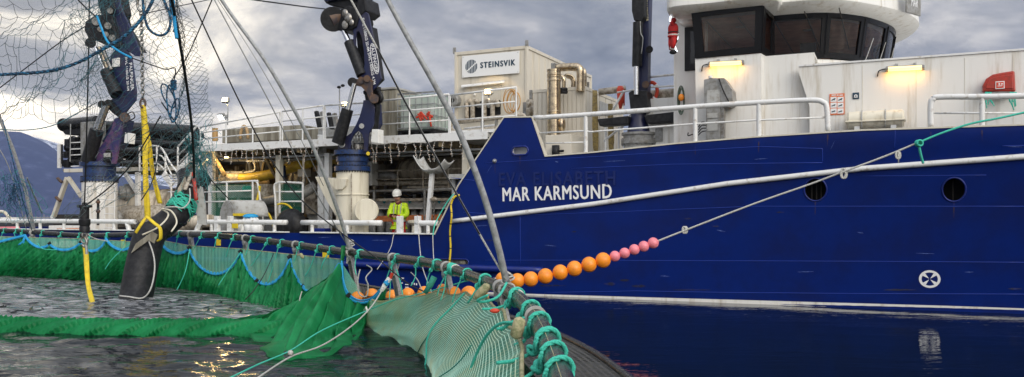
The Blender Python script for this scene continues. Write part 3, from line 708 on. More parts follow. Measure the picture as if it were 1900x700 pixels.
# side house wall D (v = 1) with slanted aft edge; deck on top
uD0, uD1 = SU(1482, 1.0), 12.6
m.prism([(uD0+.22, 1.0, 2.9), (uD1, 1.0, 2.9), (uD1, 1.0, zD+.06), (uD0, 1.0, zD+.06), (uD0, 1.0, 4.95), (uD0+.22, 1.0, 4.2)], (0, 0.06, 0))
m.box((uD0+.05, 1.06, zD-.08), (uD1, 8.8, zD)); m.box((uD1-.06, 1.06, 2.9), (uD1, 8.8, zD-.08))
house = m.build('deckhouse_wall', M_white, ship)
m = MB(SH); m.box((uD0, 0.975, zD+.063), (uD1, 1.085, zD+.10)); m.build('coaming', M_rail, house)
for px in (1600, 1700, 1790, 1880):
    u = SU(px, 1.0); MB(SH).box((u-.004, .994, 2.9), (u+.004, .999, zD)).build('panel_joint', M_cream, house)
# wheelhouse lower walls
uA0, uA1 = SP(1298,150,1.0).x, SP(1412,100,1.0).x
zW, zE = 5.42, 6.42
m = MB(SH)
m.prism([(uA0-.06, 1.0, 2.9), (uA1, 1.0, 2.9), (uA1, 1.0, zW), (uA0-.10, 1.0, zW)], (0, .06, 0))
m.add([(uA1, 1.0, 2.9), (uA1+.14, 2.0, 2.9), (uA1+.14, 2.0, zW), (uA1, 1.0, zW), (uA1-.06, 1.0, 2.9), (uA1+.08, 2.0, 2.9), (uA1+.08, 2.0, zW), (uA1-.06, 1.0, zW)],
      [(0,1,2,3),(7,6,5,4),(3,2,6,7)])
m.box((uA1+.02, 1.22, 2.9), (uD0+.3, 1.28, zW-.03)); m.box((uA1+.1, 1.28, zW-.1), (uD0+.3, 2.2, zW-.04))
house2 = m.build('wing_wall', M_white, ship)
def arc_pt(s, off=0.0):
    """plan of the rounded wheelhouse front: s=0 port side aft .. 1 starboard"""
    base = [(uA1+.14, 2.0), (5.35, 2.02), (5.99, 2.16), (6.62, 2.75), (7.05, 3.55), (7.3, 4.4), (7.3, 5.4), (7.05, 6.25), (6.6, 7.0), (6.0, 7.7), (4.9, 7.8)]
    n = len(base)-1; x = s*n; i = min(int(x), n-1); t = x-i
    g = lambda j: Vector((*base[max(0, min(n, j))], 0)); p0, p1, p2, p3 = g(i-1), g(i), g(i+1), g(i+2)
    p = 0.5*((2*p1)+(p2-p0)*t+(2*p0-5*p1+4*p2-p3)*t*t+(3*p1-p0-3*p2+p3)*t**3)
    d = 0.5*((p2-p0)+(2*p0-5*p1+4*p2-p3)*2*t+(3*p1-p0-3*p2+p3)*3*t*t)
    nn = Vector((d.y, -d.x, 0)).normalized(); return p+nn*off
def zoff(t): return 0.02+0.16*t        # windows lean outward
m = MB(SH); m.grid(lambda s, t: arc_pt(s, 0.0)+Vector((0, 0, 2.9+(zW-.02-2.9)*t)), 60, 1).build('wheelhouse_wall', M_white, ship, smooth=True)
# sill lip under windows
band = MB(SH)
S_edges = [0.0, 0.205, 0.32, 0.44, 0.57, 0.71, 0.85, 1.0]
def bandpt(s, t, o=0.0): return arc_pt(s, zoff(t)+o)+Vector((0, 0, zW+(zE-zW)*t))
# black frame ring with openings, panes set back
fr = MB(SH)
for a, b in zip(S_edges, S_edges[1:]):
    n = 6; w = 0.012
    fr.grid(lambda s, t: bandpt(a+(b-a)*s, t*0.13), n, 1); fr.grid(lambda s, t: bandpt(a+(b-a)*s, 0.87+t*0.13), n, 1)
    fr.grid(lambda s, t: bandpt(a+w*s, 0.13+0.74*t), 1, 1); fr.grid(lambda s, t: bandpt(b-w+w*s, 0.13+0.74*t), 1, 1)
wf = fr.build('window_band', M_frame, ship, solid=0.05)
for a, b in zip(S_edges, S_edges[1:]):
    MB(SH).grid(lambda s, t: bandpt(a+.012+(b-a-.024)*s, 0.13+0.74*t, -0.01), 6, 1).build('window_pane', M_glass, wf, smooth=True)
    MB(SH).bar(bandpt(b, .08, .03), bandpt(b, .93, .03), 0.035, 0.02).build('mullion', M_frame, wf)
for s_ in (.34, .41, .50):
    a = bandpt(s_, .02, .05); b = bandpt(s_+.02, .55, .06); MB(SH).bar(a, b, .014).build('wiper', M_lgrey, wf)
# wing window (projecting station)
def quad(mb, a, b, c, d): mb.add([a, b, c, d], [(0, 1, 2, 3)])
q = [SP(1292,109,1.0), SP(1412,97,1.0), SP(1416,5,0.9), SP(1283,21,0.9)]
def bil(s, t): return (q[0]*(1-s)+q[1]*s)*(1-t)+(q[3]*(1-s)+q[2]*s)*t
fr = MB(SH)
for (s0, s1, t0, t1) in ((0,1,0,.13), (0,1,.86,1), (0,.13,.13,.86), (.90,1,.13,.86)):
    fr.grid(lambda s, t: bil(s0+(s1-s0)*s, t0+(t1-t0)*t), 1, 1)
wf2 = fr.build('wing_window_frame', M_frame, ship, solid=0.06)
MB(SH).grid(lambda s, t: bil(.13+.77*s, .13+.73*t)+Vector((0, .02, 0)), 1, 1).build('window_pane', M_glass, wf2)
b0, b1 = q[1], Vector((uA1+.14, 2.0, zW)); c0, c1 = q[2], Vector((uA1+.16, 1.9, zE))
def bil2(s, t): return (b0*(1-s)+b1*s)*(1-t)+(c0*(1-s)+c1*s)*t
fr = MB(SH)
for (s0, s1, t0, t1) in ((0,1,0,.14), (0,1,.86,1), (0,.2,.14,.86), (.8,1,.14,.86)):
    fr.grid(lambda s, t: bil2(s0+(s1-s0)*s, t0+(t1-t0)*t), 1, 1)
wf3 = fr.build('wing_window_frame', M_frame, ship, solid=0.05)
MB(SH).grid(lambda s, t: bil2(.2+.6*s, .14+.72*t)+Vector((-.02, 0, 0)), 1, 1).build('window_pane', M_glass, wf3)
# small aft wall with narrow dark window, fairing and aft deck house
m = MB(SH); uh0 = SU(1250, 1.6)
m.box((uh0, 1.6, 2.9), (uA0+.05, 1.68, SZ(1270, 0, 1.6)+.4)); m.box((uh0, 1.68, 2.9), (uh0+.07, 8.5, 6.6))
aft = m.build('aft_wall', M_white, ship)
MB(SH).pbox(1270, 50, 1292, 131, 1.56, .06).build('side_window_frame', M_frame, ship, bevel=.01)
MB(SH).pbox(1281, 58, 1289, 118, 1.54, .03).build('side_window_pane', M_glass, ship)
MB(SH).pbox(1256, -6, 1286, 44, 1.3, .5).build('wing_fairing', M_white, ship, bevel=.12)
m = MB(SH); m.pbox(1196, 182, 1262, 292, 2.4, 3.5); m.build('aft_house', M_white, ship, bevel=.01)
MB(SH).pbox(1216, 238, 1229, 262, 2.36, .05).build('wall_vent', M_grey, ship)
# interior: ceiling, back wall, consoles
m = MB(SH)
pl = [arc_pt(i/30, -.1) for i in range(31)]
m.add([Vector((p.x, p.y, zE-.10)) for p in pl]+[Vector((3.4, 7.8, zE-.10)), Vector((3.4, 1.15, zE-.10)), Vector((uA1-.05, 1.15, zE-.10))], [tuple(range(34))])
ce = m.build('cabin_ceiling', M_ceil, ship)
m = MB(SH)
for k in range(5): m.box((3.6+k*.7, 1.3, zE-.125), (3.62+k*.7, 7.5, zE-.103))
m.build('ceiling_batten', M_dark, ce)
for u, v in ((4.2, 2.2), (4.4, 3.4), (5.6, 3.2), (5.9, 4.6)): MB(SH).lathe((u, v, zE-.103), (0, 0, -1), [(0, 0), (.1, 0), (.1, .02), (0, .02)], 12).build('ceiling_lamp', M_lgrey, ce)
m = MB(SH); m.box((3.4, 1.1, 2.9), (3.5, 7.8, zE-.1)); m.box((3.5, 6.0, 5.0), (7, 6.1, zE-.1)); m.box((3.5, 2.3, 5.0), (6.0, 6, 5.02)); m.build('cabin_back_wall', M_ceil, ship)
m = MB(SH); m.box((5.3, 2.3, 5.02), (5.9, 3.4, 5.62)); m.box((6.1, 3.4, 5.02), (6.8, 6.2, 5.66)); m.build('console', M_black, ship)
MB(SH).box((5.5, 2.6, 5.63), (5.85, 2.66, 5.88)).build('console_screen', M_black, ship)
MB(SH).ball((4.95, 2.3, 5.72), .018, 8, 6).build('indicator_light', mat('red indicator', (.8, .02, .01), .5, emit=(1, .05, .02), estr=4), ship)
# roof brim
def brim(s, off):
    base = [(2.75, 1.6), (2.9, 0.62), (3.9, 0.60), (uA1+.25, 0.62), (uA1+.42, 1.12), (5.34, 1.22), (6.27, 1.42), (7.16, 2.4), (7.8, 3.6), (8.05, 4.9), (7.8, 6.2), (7.16, 7.4), (6.27, 8.3), (5.0, 8.6), (2.75, 8.6)]
    n = len(base)-1; x = s*n; i = min(int(x), n-1); t = x-i
    p = Vector((*base[i], 0)).lerp(Vector((*base[i+1], 0)), t); c = Vector((4.2, 4.9, 0)); d = (c-p).normalized(); return p+d*off
pts = smooth_path([brim(i/14, 0) for i in range(15)], 5)
def inset(p, o): d = (Vector((4.4, 4.9, 0))-p).normalized(); return p+d*o
m = MB(SH); n = len(pts); rings = [(0.45, zE-.02), (0.06, zE+.06), (0.0, zE+.12), (0.02, zE+.42), (0.10, zE+.62), (.5, zE+.74), (2.5, zE+.8)]
vs = []; 
for (o, z) in rings: vs += [inset(p, o)+Vector((0, 0, z)) for p in pts]
fs = [(j*n+i, j*n+i+1, (j+1)*n+i+1, (j+1)*n+i) for j in range(len(rings)-1) for i in range(n-1)]
vs += [Vector((4.2, 4.9, zE-.02))]; fs += [(i+1, i, len(vs)-1) for i in range(n-1)]
m.add(vs, fs); roof = m.build('wheelhouse_roof', M_white, ship, smooth=35)
b = [inset(p, -.02)+Vector((0, 0, zE+.62)) for p in pts]
MB(SH).tube(b, .022, 8).build('roof_rail', M_galv, roof, smooth='all')
# nameboard on the brim
pa = SP(1690, 15, 3.2); o = MB(SH)
o.box((-.0, -.04, -.27), (.05, .60, .27)); 
nbm = SH @ Matrix.Translation((7.72, 3.0, zE+.30)) @ Matrix.Rotation(R(-28), 4, 'Z')
o.M = nbm; nb = o.build('name_board', M_grey, ship, bevel=.02)
text('board_letters', 'MAR', M_letter, nb, (.056, .28, 0), (0, 1, 0), (0, 0, 1), .20, .55, M=nbm)

# ------- lit tube lamps on the white walls
def tube_lamp(x0, y0, x1, y1, v, label):
    a, b = SP(x0, y0, v), SP(x1, y1, v); c = (a+b)/2; L = (b-a).length
    t = thing('tube_lamp', label, 'lamp', SH, c, 'lit tube lamps on the white walls')
    d = (b-a).normalized()
    MB(SH).bar(a-d*.04+Vector((0, .04, .03)), b+d*.04+Vector((0, .04, .03)), .09, .05).build('lamp_back', M_grey, t, bevel=.01)
    MB(SH).tube([a+Vector((0, -.01, -.01)), b+Vector((0, -.01, -.01))], .048, 12).build('diffuser', M_lamp, t, smooth=True)
    MB(SH).cyl(b+Vector((0, 0, -.01)), b+d*.05+Vector((0, 0, -.01)), .052, n=12).build('end_cap', M_grey, t)
    MB(SH).cyl(a+Vector((0, 0, -.01)), a-d*.05+Vector((0, 0, -.01)), .052, n=12).build('end_cap', M_grey, t)
    MB(SH).tube(smooth_path([a-d*.05, a-d*.17+Vector((0, .02, -.03)), a-d*.2+Vector((0, .05, -.14))], 5), .012, 6).build('cable', M_black, t, smooth='all')
    for k in (.25, .8):
        p = a.lerp(b, k); MB(SH).box(p+Vector((-.03, .0, .04)), p+Vector((.03, .08, .10))).build('bracket', M_galv, t)
    ld = bpy.data.lights.new('tube_light', 'AREA'); ld.shape = 'RECTANGLE'; ld.size = L; ld.size_y = .05; ld.energy = 2.4; ld.color = (1, .50, .09)
    lo = bpy.data.objects.new('tube_light', ld); COL.objects.link(lo)
    lo.matrix_world = SH @ Matrix.Translation(c+Vector((0, -.09, -.07))) @ Matrix.Rotation(R(55), 4, 'X')
tube_lamp(1318, 119, 1376, 116, .93, 'lit yellow tube lamp under the large slanted wheelhouse window')
tube_lamp(1648, 128, 1710, 125, .93, 'lit yellow tube lamp high on the flat white wall beside the wheelhouse')

# ================================================================== items on the forecastle
def liferaft():
    a, b = SP(1568, 225, .55), SP(1681, 222, .55); c = (a+b)/2; L = (b-a).length; r = .195
    t = thing('liferaft_canister', 'ivory liferaft canister lying on the fore deck under the red and white poster', 'liferaft', SH, (c.x, .55+r, c.z-.25))
    cz = c.z
    prof = [(0.02, -L/2+.02), (r*.8, -L/2+.03), (r*.95, -L/2+.07)]
    for k in range(9):
        x = -L/2+.12+(L-.24)*k/8; prof.append((r*(1.0 if k % 2 else .93), x))
    prof += [(r*.95, L/2-.07), (r*.8, L/2-.03), (.02, L/2-.02)]
    MB(SH).lathe((c.x, .55+r, cz+.03), (1, 0, 0), prof, 20).build('shell', M_ivory, t, smooth=30)
    MB(SH).box((c.x-L/2+.0, .55-.02, cz-.02), (c.x+L/2, .55+2*r+.02, cz+.01)).build('flange', M_ivory, t, bevel=.008)
    for k in (-.22, .17):
        MB(SH).tube([(c.x+k*L, .55+r+math.cos(x)*(r+.012), cz+.03+math.sin(x)*(r+.012)) for x in np.linspace(0, 2*math.pi, 24, endpoint=False)], .014, 5, closed=True).build('strap', M_lgrey, t)
    for k in (-.3, .3):
        MB(SH).box((c.x+k*L-.05, .6, cz-.55), (c.x+k*L+.05, .9, cz-.1)).build('cradle', M_rail, t)
liferaft()
def hose_box():
    o = SP(1855, 152, .78)
    t = thing('fire_hose_box', 'red rounded fire hose cabinet on the white wall above the rail', 'hose box', SH, o)
    P = [(1824,170),(1824,158),(1830,146),(1842,138),(1862,134),(1883,131),(1885,170)]
    MB(SH).prism([SP(x, y, .78) for x, y in P], (0, .2, 0)).build('cabinet', M_red, t, bevel=.03)
    P = [(1829,165),(1830,156),(1835,148),(1846,143),(1862,140),(1879,138),(1880,165)]
    MB(SH).prism([SP(x, y, .765) for x, y in P], (0, .03, 0)).build('lid', M_red, t, bevel=.012)
    MB(SH).pbox(1847, 151, 1864, 165, .755, .008).build('label_plate', M_paper, t)
    MB(SH).pbox(1848.5, 152.5, 1862.5, 163.5, .750, .004).build('label_symbol', M_redsign, t)
    m = MB(SH); m.pbox(1853, 154, 1855, 158, .746, .003); m.pbox(1851, 159, 1860, 160.2, .746, .003); m.pbox(1857, 155, 1861, 157, .746, .003); m.build('symbol_mark', M_paper, t)
    MB(SH).pbox(1830, 170, 1880, 178, .80, .15).build('shelf', M_grey, t)
hose_box()
for i, (x0, w, lab) in enumerate(((1829, 12, 'turquoise rope tails hanging below the left side of the red hose cabinet'), (1874, 14, 'turquoise rope tails hanging below the right side of the red hose cabinet'))):
    m = MB(SH)
    for k in range(7):
        x = x0+w*k/7; l = random.uniform(18, 32)*(1 if k != 3 else 1.25)
        m.tube(smooth_path([SP(x, 171, .74), SP(x-2+random.uniform(-3, 3), 171+l*.5, .72), SP(x+random.uniform(-4, 6), 171+l, .73)], 5), .009, 5)
    tag(m.build('rope_tail', M_teal, smooth='all'), lab, 'rope', 'rope tails under the hose cabinet')
def poster():
    t = thing('safety_poster', 'orange and white safety poster with picture rows on the white wall', 'poster', SH, SP(1553, 213, .985))
    MB(SH).pbox(1539, 174, 1567, 213, .985, .01).build('sheet', M_osign, t)
    for r_ in range(3):
        for c_ in range(2):
            x0, y0 = 1541+c_*12.8, 180+r_*10.7
            MB(SH).pbox(x0, y0, x0+11.4, y0+9.4, .981, .003).build('picture', M_paper, t)
            m = MB(SH); a = SP(x0+2, y0+6.5, .979); b = SP(x0+9, y0+2.5+r_, .979); m.bar(a, b, .008, .02); m.ball(SP(x0+7, y0+5, .979), .014, 8, 6, (1, .2, 1)); m.build('drawing', M_ink, t)
    m = MB(SH)
    for k, (a, b) in enumerate(((1543,1551),(1552.5,1556),(1557.5,1564))): m.pbox(a, 175.8, b, 177.6, .981, .003)
    m.build('heading', M_paper, t)
    t = thing('raft_sign', 'small dark square sign on the white wall right of the poster', 'sign', SH, SP(1588, 184, .985))
    MB(SH).pbox(1582, 172, 1594, 184, .985, .01).build('plate', M_ink, t)
    m = MB(SH); c = SP(1588, 178.5, .98)
    m.lathe(c, (0, -1, 0), [(.034, 0), (.034, .003), (0.0, .003)], 14); m.pbox(1584.5, 180, 1591.5, 181.2, .981, .003); m.build('symbol', M_paper, t)
    MB(SH).ball(c+Vector((0, -.004, 0)), .016, 10, 6, (1, .2, 1)).build('symbol_core', M_ink, t)
poster()
def grey_locker():
    t = thing('deck_control_cabinet', 'tall grey steel control cabinet with slanted hood behind the white rail', 'cabinet', SH, (SU(1333, .5), .5, 2.9))
    hx = [(1306,196),(1306,148),(1318,145),(1344,145),(1358,166),(1360,192),(1352,197),(1340,196)]
    MB(SH).prism([SP(x, y, .5) for x, y in hx], (0, .5, 0)).build('hood', M_grey, t, bevel=.01)
    m = MB(SH); m.pbox(1310, 197, 1336, 262, .55, .4); m.build('column', M_grey, t, bevel=.008)
    MB(SH).pbox(1311, 167, 1335, 193, .488, .02).build('access_plate', M_lgrey, t)
    MB(SH).pbox(1312, 210, 1331, 219, .538, .02).build('access_plate', M_lgrey, t); MB(SH).pbox(1312, 222, 1331, 243, .538, .02).build('access_plate', M_lgrey, t)
    MB(SH).pbox(1337, 200, 1343, 262, .6, .2).build('side_duct', M_steel, t)
    MB(SH).cyl(SP(1318, 145, .6), SP(1318, 141, .6), .045, n=12).build('cap', M_whitepl, t, smooth=True)
    MB(SH).tube(smooth_path([SP(1334,146,.47), SP(1341,166,.46), SP(1352,188,.46), SP(1356,192,.5)], 5), .014, 6).build('hose', M_black, t, smooth='all')
    for k in range(4): MB(SH).tube(smooth_path([SP(1311, 228+k*5, .6), SP(1302, 227+k*6, .55), SP(1296, 236+k*5, .6)], 5), .013, 6).build('hose', M_black, t, smooth='all')
    MB(SH).tube(smooth_path([SP(1302,262,.6), SP(1290,262,.6), SP(1287,250,.6), SP(1277,252,.6), SP(1277,246,.6)], 5), .013, 6).build('hose', M_black, t, smooth='all')
    m = MB(SH)
    for x, y in ((1312,168.5),(1334,168.5),(1312,191),(1334,191),(1313,224),(1330,224),(1313,241),(1330,241)): m.ball(SP(x, y, .485), .010, 6, 4)
    m.build('bolts', M_steel, t)
grey_locker()
# hanging red work suit on the wheelhouse corner, light strip beside it
t = thing('hanging_work_suit', 'stuffed red and white work suit with black boots hanging beside the wheelhouse', 'work suit', SH, SP(1247, 100, 1.1))
m = MB(SH)
m.tube(smooth_path([SP(1249,44,1.1), SP(1249,52,1.1), SP(1249,62,1.1), SP(1248,70,1.1)], 4), [.07,.085,.10,.115,.12,.12,.12,.115,.11,.115,.12,.12,.12], 12)
m.tube([SP(1246,70,1.12), SP(1245,82,1.12), SP(1246,92,1.1)], [.075,.065,.055], 10); m.tube([SP(1250,70,1.05), SP(1250,80,1.05), SP(1248,90,1.05)], [.07,.06,.05], 10)
m.tube([SP(1251,48,1.05), SP(1247,44,.98), SP(1245,40,.95)], [.045,.04,.035], 8); m.build('suit', M_redc, t, smooth='all')
MB(SH).lathe(SP(1249,61,1.1)+Vector((0,0,-.012)), (0,0,1), [(.122,0),(.127,.012),(.122,.024)], 14).build('belt', M_black, t)
MB(SH).lathe(SP(1249,66,1.1), (0,0,1), [(.118,-.015),(.13,0),(.118,.015)], 14).build('trim', M_whitepl, t)
MB(SH).tube([SP(1248,88,1.08), SP(1247,92,1.08)], [.06,.06], 10).build('cuff', M_whitepl, t, smooth=True)
MB(SH).ball(SP(1249,97,1.06), .065, 12, 8, (1.35, .9, .8)).build('boot', M_black, t, smooth=True); MB(SH).ball(SP(1254,75,1.1), .05, 12, 8, (.8, .9, 1.4)).build('boot', M_black, t, smooth=True)
MB(SH).ball(SP(1250,38,1.1), .062, 12, 8).build('hood', M_redc, t, smooth=True)
t = thing('climbing_light_rope', 'white lit rope light hanging past the red suit', 'rope light', SH, SP(1252, 90, 1.15))
MB(SH).tube(smooth_path([SP(1245,8,1.2), SP(1251,14,1.2), SP(1243,38,1.18), SP(1254,50,1.18), SP(1257,70,1.2), SP(1252,84,1.2), SP(1256,96,1.2)], 6), .018, 6).build('tube', M_floodw, t, smooth='all')
# coil of rope with orange buoy on aft wall
m = MB(SH)
for k in range(5):
    cc = SP(1265, 187, 1.5); m.tube([cc+Vector((math.cos(a)*(.045+.01*k), -.02-.015*k, math.sin(a)*(.26+.02*k))) for a in np.linspace(0, 6.28, 20, endpoint=False)], .009, 5, closed=True)
tag(m.build('rope_coil', mat('grey green line', (.10,.14,.10), .8), smooth='all'), 'grey green rope coil hung on the aft corner of the wheelhouse', 'rope')
tag(MB(SH).ball(SP(1264, 181, 1.4), .07, 14, 10, (1, .8, 1.2)).build('marker_buoy', M_orange, smooth=True), 'small orange buoy hung on the rope coil by the wheelhouse', 'buoy')
t = thing('lifebuoy', 'red lifebuoy ring hung on the rail behind the third crane', 'lifebuoy', SH, SP(1208, 190, 2.6))
cc = SP(1208, 169, 2.6)
MB(SH).tube([cc+Vector((math.cos(a)*.15, .03, math.sin(a)*.22)) for a in np.linspace(0, 6.28, 28, endpoint=False)], .045, 10, closed=True).build('ring', M_redsign, t, smooth='all')
for a in (0.6, 2.2, 3.9, 5.3): MB(SH).ball(cc+Vector((math.cos(a)*.15, .03, math.sin(a)*.22)), .056, 10, 8, (1, .9, 1)).build('band', M_paper, t, smooth=True)
t = thing('survival_suit_bag', 'orange slim bag hanging on a pole behind the third crane', 'bag', SH, SP(1151, 200, 3.0))
MB(SH).tube([SP(1151,160,3.0), SP(1151,166,3.0), SP(1152,186,3.0), SP(1151,202,3.0)], [.06,.10,.09,.03], 12).build('bag', M_redsign, t, smooth='all'); MB(SH).tube([SP(1158,166,3.), SP(1158,196,3.0)], .02, 8).build('strap', M_red, t)
# upper rails and pipes aft of the wheelhouse
railing('upper_rail', [([SP(1198,144,2.6), SP(1267,137,2.6)], .028, 0), ([SP(1145,172,2.6), SP(1205,162,2.6), SP(1266,159,2.6)], .024, 0)], [(SP(1205,190,2.6), SP(1205,143,2.6), .024), (SP(1266,170,2.6), SP(1266,0,2.6), .03)], M_rail)
railing('upper_rail', [([SP(1133,212,2.7), SP(1158,168,2.7)], .03, 0), ([SP(1120,262,2.7), SP(1155,235,2.7), SP(1190,180,2.7)], .03, 0)], [(SP(1124,285,2.7), SP(1124,236,2.7), .03), (SP(1148,280,2.7), SP(1148,236,2.7), .025)], M_rail)
t = MB(SH).tube([SP(1112,171,3.4), SP(1160,165,3.4)], .09, 14).build('exhaust_pipe', M_pipe, ship, smooth='all')
t = MB(SH).tube([SP(1196,178,2.9), SP(1268,172,2.9)], .13, 14).build('exhaust_pipe', M_pipe, ship, smooth='all')

# ================================================================== third crane (in front of the wheelhouse)
def plate(poly, v, d): return MB(SH).prism([SP(x, y, v) for x, y in poly], (0, d, 0))
def rod(x0, y0, x1, y1, v, w, name, mt, t, w2=None, **kw):
    r0 = w/2/F*SY((x0+x1)/2, v); r1 = (w2 or w)/2/F*SY((x0+x1)/2, v)
    return MB(SH).tube([SP(x0, y0, v), SP(x1, y1, v)], [r0, r1], 14).build(name, mt, t, smooth=True, **kw)
def crane_fore():
    v = 2.0; zb = 2.9; c = Vector((SU(1185, v+.4), v+.4, 0))
    t = thing('deck_crane', 'dark blue knuckle deck crane folded upright in front of the wheelhouse', 'crane', SH, (c.x, c.y, zb), 'knuckle cranes on the work ship')
    k = SY(1185, v)/F
    MB(SH).lathe((c.x, c.y, 0), (0, 0, 1), [(0, zb), (34*k, zb), (27*k, SZ(0, 262, 0) if False else 3.55), (29*k, 3.72)], 24).build('pedestal', M_lgrey, t, smooth=30)
    zf = SZ(1185, 256, v)
    MB(SH).lathe((c.x, c.y, 0), (0, 0, 1), [(33*k, zf-.12), (33*k, zf), (29*k, zf+.005), (29*k, zf+.10), (32*k, zf+.105), (32*k, zf+.16), (0, zf+.16)], 28).build('flange', M_grey, t, smooth=30)
    m = MB(SH)
    for i in range(24): a = i/24*6.283; m.cyl((c.x+31*k*math.cos(a), c.y+31*k*math.sin(a), zf-.16), (c.x+31*k*math.cos(a), c.y+31*k*math.sin(a), zf+.03), .016, n=6)
    m.build('bolts', M_grey, t)
    MB(SH).lathe((c.x, c.y, 0), (0, 0, 1), [(22*k, zf+.15), (20*k, zf+.3), (15*k, zf+.5), (15*k, SZ(1185, 205, v))], 20).build('slew_column', M_navy, t, smooth=30)
    MB(SH).prism([SP(x, y, v+.1) for x, y in ((1108,221),(1166,215),(1166,231),(1112,234))], (0, .35, 0)).build('stabiliser_box', M_black, t, bevel=.02)
    MB(SH).prism([SP(x, y, v+.1) for x, y in ((1194,214),(1262,206),(1268,213),(1267,226),(1200,229))], (0, .35, 0)).build('stabiliser_box', M_black, t, bevel=.02)
    plate([(1166,172),(1172,168),(1200,168),(1203,200),(1200,208),(1170,208)], v+.12, .5).build('knuckle_base', M_black, t, bevel=.02)
    plate([(1174,-30),(1206,-30),(1204,40),(1202,120),(1202,196),(1188,200),(1184,150),(1180,60)], v+.25, .28).build('boom', M_navy, t, bevel=.015)
    plate([(1172,-30),(1196,-30),(1196,30),(1190,40),(1176,38),(1172,20)], v+.02, .3).build('linkage', M_black, t, bevel=.02)
    rod(1181, 122, 1181, 176, v+.1, 10, 'piston_rod', M_chrome, t); rod(1184, 42, 1182, 123, v+.1, 19, 'cylinder', M_black, t)
    MB(SH).tube(smooth_path([SP(1188,40,v-.02), SP(1189,62,v-.05), SP(1193,72,v-.05), SP(1190,100,v)], 5), .012, 6).build('hydraulic_hose', M_lgrey, t, smooth='all')
    for i, (x, y) in enumerate(((1205,92),(1198,157))): MB(SH).cyl(SP(x, y, v+.12), SP(x, y, v+.6), .09, n=14).build('pivot_pin', M_black if i == 0 else M_rust, t, smooth=True)
    a = SP(1200, 20, v+.24); text('boom_lettering', 'PALFINGER', mat('faded yellow', (.6,.55,.35), .5), t, a, (0.05, 0, -1), (1, 0, 0.05), .07, 1.1, M=SH)
crane_fore()
# spooled slings hung by the container
for i, (x, y0, y1, lab) in enumerate(((1105, 168, 282, 'long ochre hose loop hanging down the corner of the ribbed container'), (1134, 193, 280, 'shorter ochre hose loop hanging behind the container corner'))):
    m = MB(SH); vv = 3.6
    for k in range(4):
        p = [SP(x-4+k*1.8, y0, vv), SP(x-5+k*2+random.uniform(-1, 1), (y0+y1)/2, vv-.05), SP(x-3+k*2, y1-10, vv), SP(x+random.uniform(-1, 3), y1, vv), SP(x+4-k, y1-16, vv), SP(x+3-k*.5, (y0+y1)/2, vv+.05), SP(x+1, y0, vv)]
        m.tube(smooth_path(p, 5), .028, 6)
    tag(m.build('hose_loop', mat('ochre hose', (.30, .22, .07), .6, c2=(.16, .12, .05), scale=20), smooth='all'), lab, 'hose', 'hose loops hanging by the container')

# ================================================================== upper platform with containers
PV, PZ = 1.5, 4.02
uP0, uP1 = SU(372, PV), SU(905, PV)
def platform():
    t = MB(SH).prism([(uP0, PV, PZ-.10), (uP1, PV, PZ-.10), (uP1, 9.4, PZ-.1), (SU(385, 9.4)-.3, 9.4, PZ-.10)], (0, 0, .10)).build('upper_platform', M_lgrey, ship)
    m = MB(SH); m.box((uP0, PV-.04, PZ-.16), (uP1, PV-.003, PZ+.05)); m.build('edge_beam', M_rail, t)
    for u in np.arange(uP0+.6, uP1, 1.6):
        MB(SH).box((u-.05, PV+.05, PZ-.30), (u+.05, 9.3, PZ-.103)).build('floor_beam', M_brown, t)
    MB(SH).box((SU(385, 7.6)-.2, 7.6, .7), (uP1, 7.7, PZ-.11)).build('back_wall', M_brown, t)
    MB(SH).box((uP0+.4, 5.8, 2.0), (uP0+5, 7.5, PZ-.31)).build('machine_casing', M_brown, t)
    # lower intermediate deck with rails
    g = MB(SH).box((SU(500, 3.2), 3.2, 2.30), (SU(880, 3.2), 7.6, 2.38)).build('middle_deck', M_pipe, t)
    # columns
    for x in (515, 606, 862):
        u = SU(x, 2.0); MB(SH).box((u-.08, 2.0, .7), (u+.08, 2.16, PZ-.31)).build('column', M_cream if x != 606 else M_rail, t)
platform()
za = lambda px, py: SZ(px, py, PV)
# platform railing: follows the photo in three runs
def prun(x0, y0, x1, y1, n, mids=2, bot=None, name='platform_rail'):
    A_, B_ = SP(x0, y0, PV), SP(x1, y1, PV); zb = PZ+.05
    rails = [([A_, B_], .026, 0)]
    for k in range(1, mids+1):
        f = k/(mids+1); rails.append(([A_.lerp(Vector((A_.x, PV, zb)), f), B_.lerp(Vector((B_.x, PV, zb)), f)], .018, 0))
    ps = []
    for i in range(n+1): p = A_.lerp(B_, i/n); ps.append(((p.x, PV, zb), tuple(p), .024))
    railing(name, rails, ps, M_rail)
prun(372, 236, 520, 208, 3); prun(524, 207, 600, 196, 2); prun(603, 196, 690, 190, 1)
prun(690, 189, 833, 175, 2); prun(835, 177, 958, 162, 2)
# grey tanks / hatch coamings at the aft of the platform
MB(SH).pbox(412, 236, 560, 262, 3.0, 2).build('hatch_coaming', M_conc, ship, bevel=.02)
m = MB(SH); m.pbox(590, 236, 700, 252, 3.2, 1.5); m.build('hatch_coaming', M_lgrey, ship, bevel=.01)
o = SP(453, 258, 2.9); tag(MB(SH).tube([o+Vector((math.cos(a)*.16, 0, math.sin(a)*.42)) for a in np.linspace(0, math.pi, 12)], .05, 8).build('pipe_bend', mat('tan pipe', (.40,.26,.12), .5), smooth='all'), 'tan bent pipe standing behind the platform rail', 'pipe')
tag(MB(SH).cyl(SP(399, 262, 2.2), SP(399, 238, 2.2), .09, n=14).build('gas_bottle', mat('tan paint', (.42,.25,.09), .5), smooth=True), 'small tan cylinder at the aft end of the platform', 'cylinder')

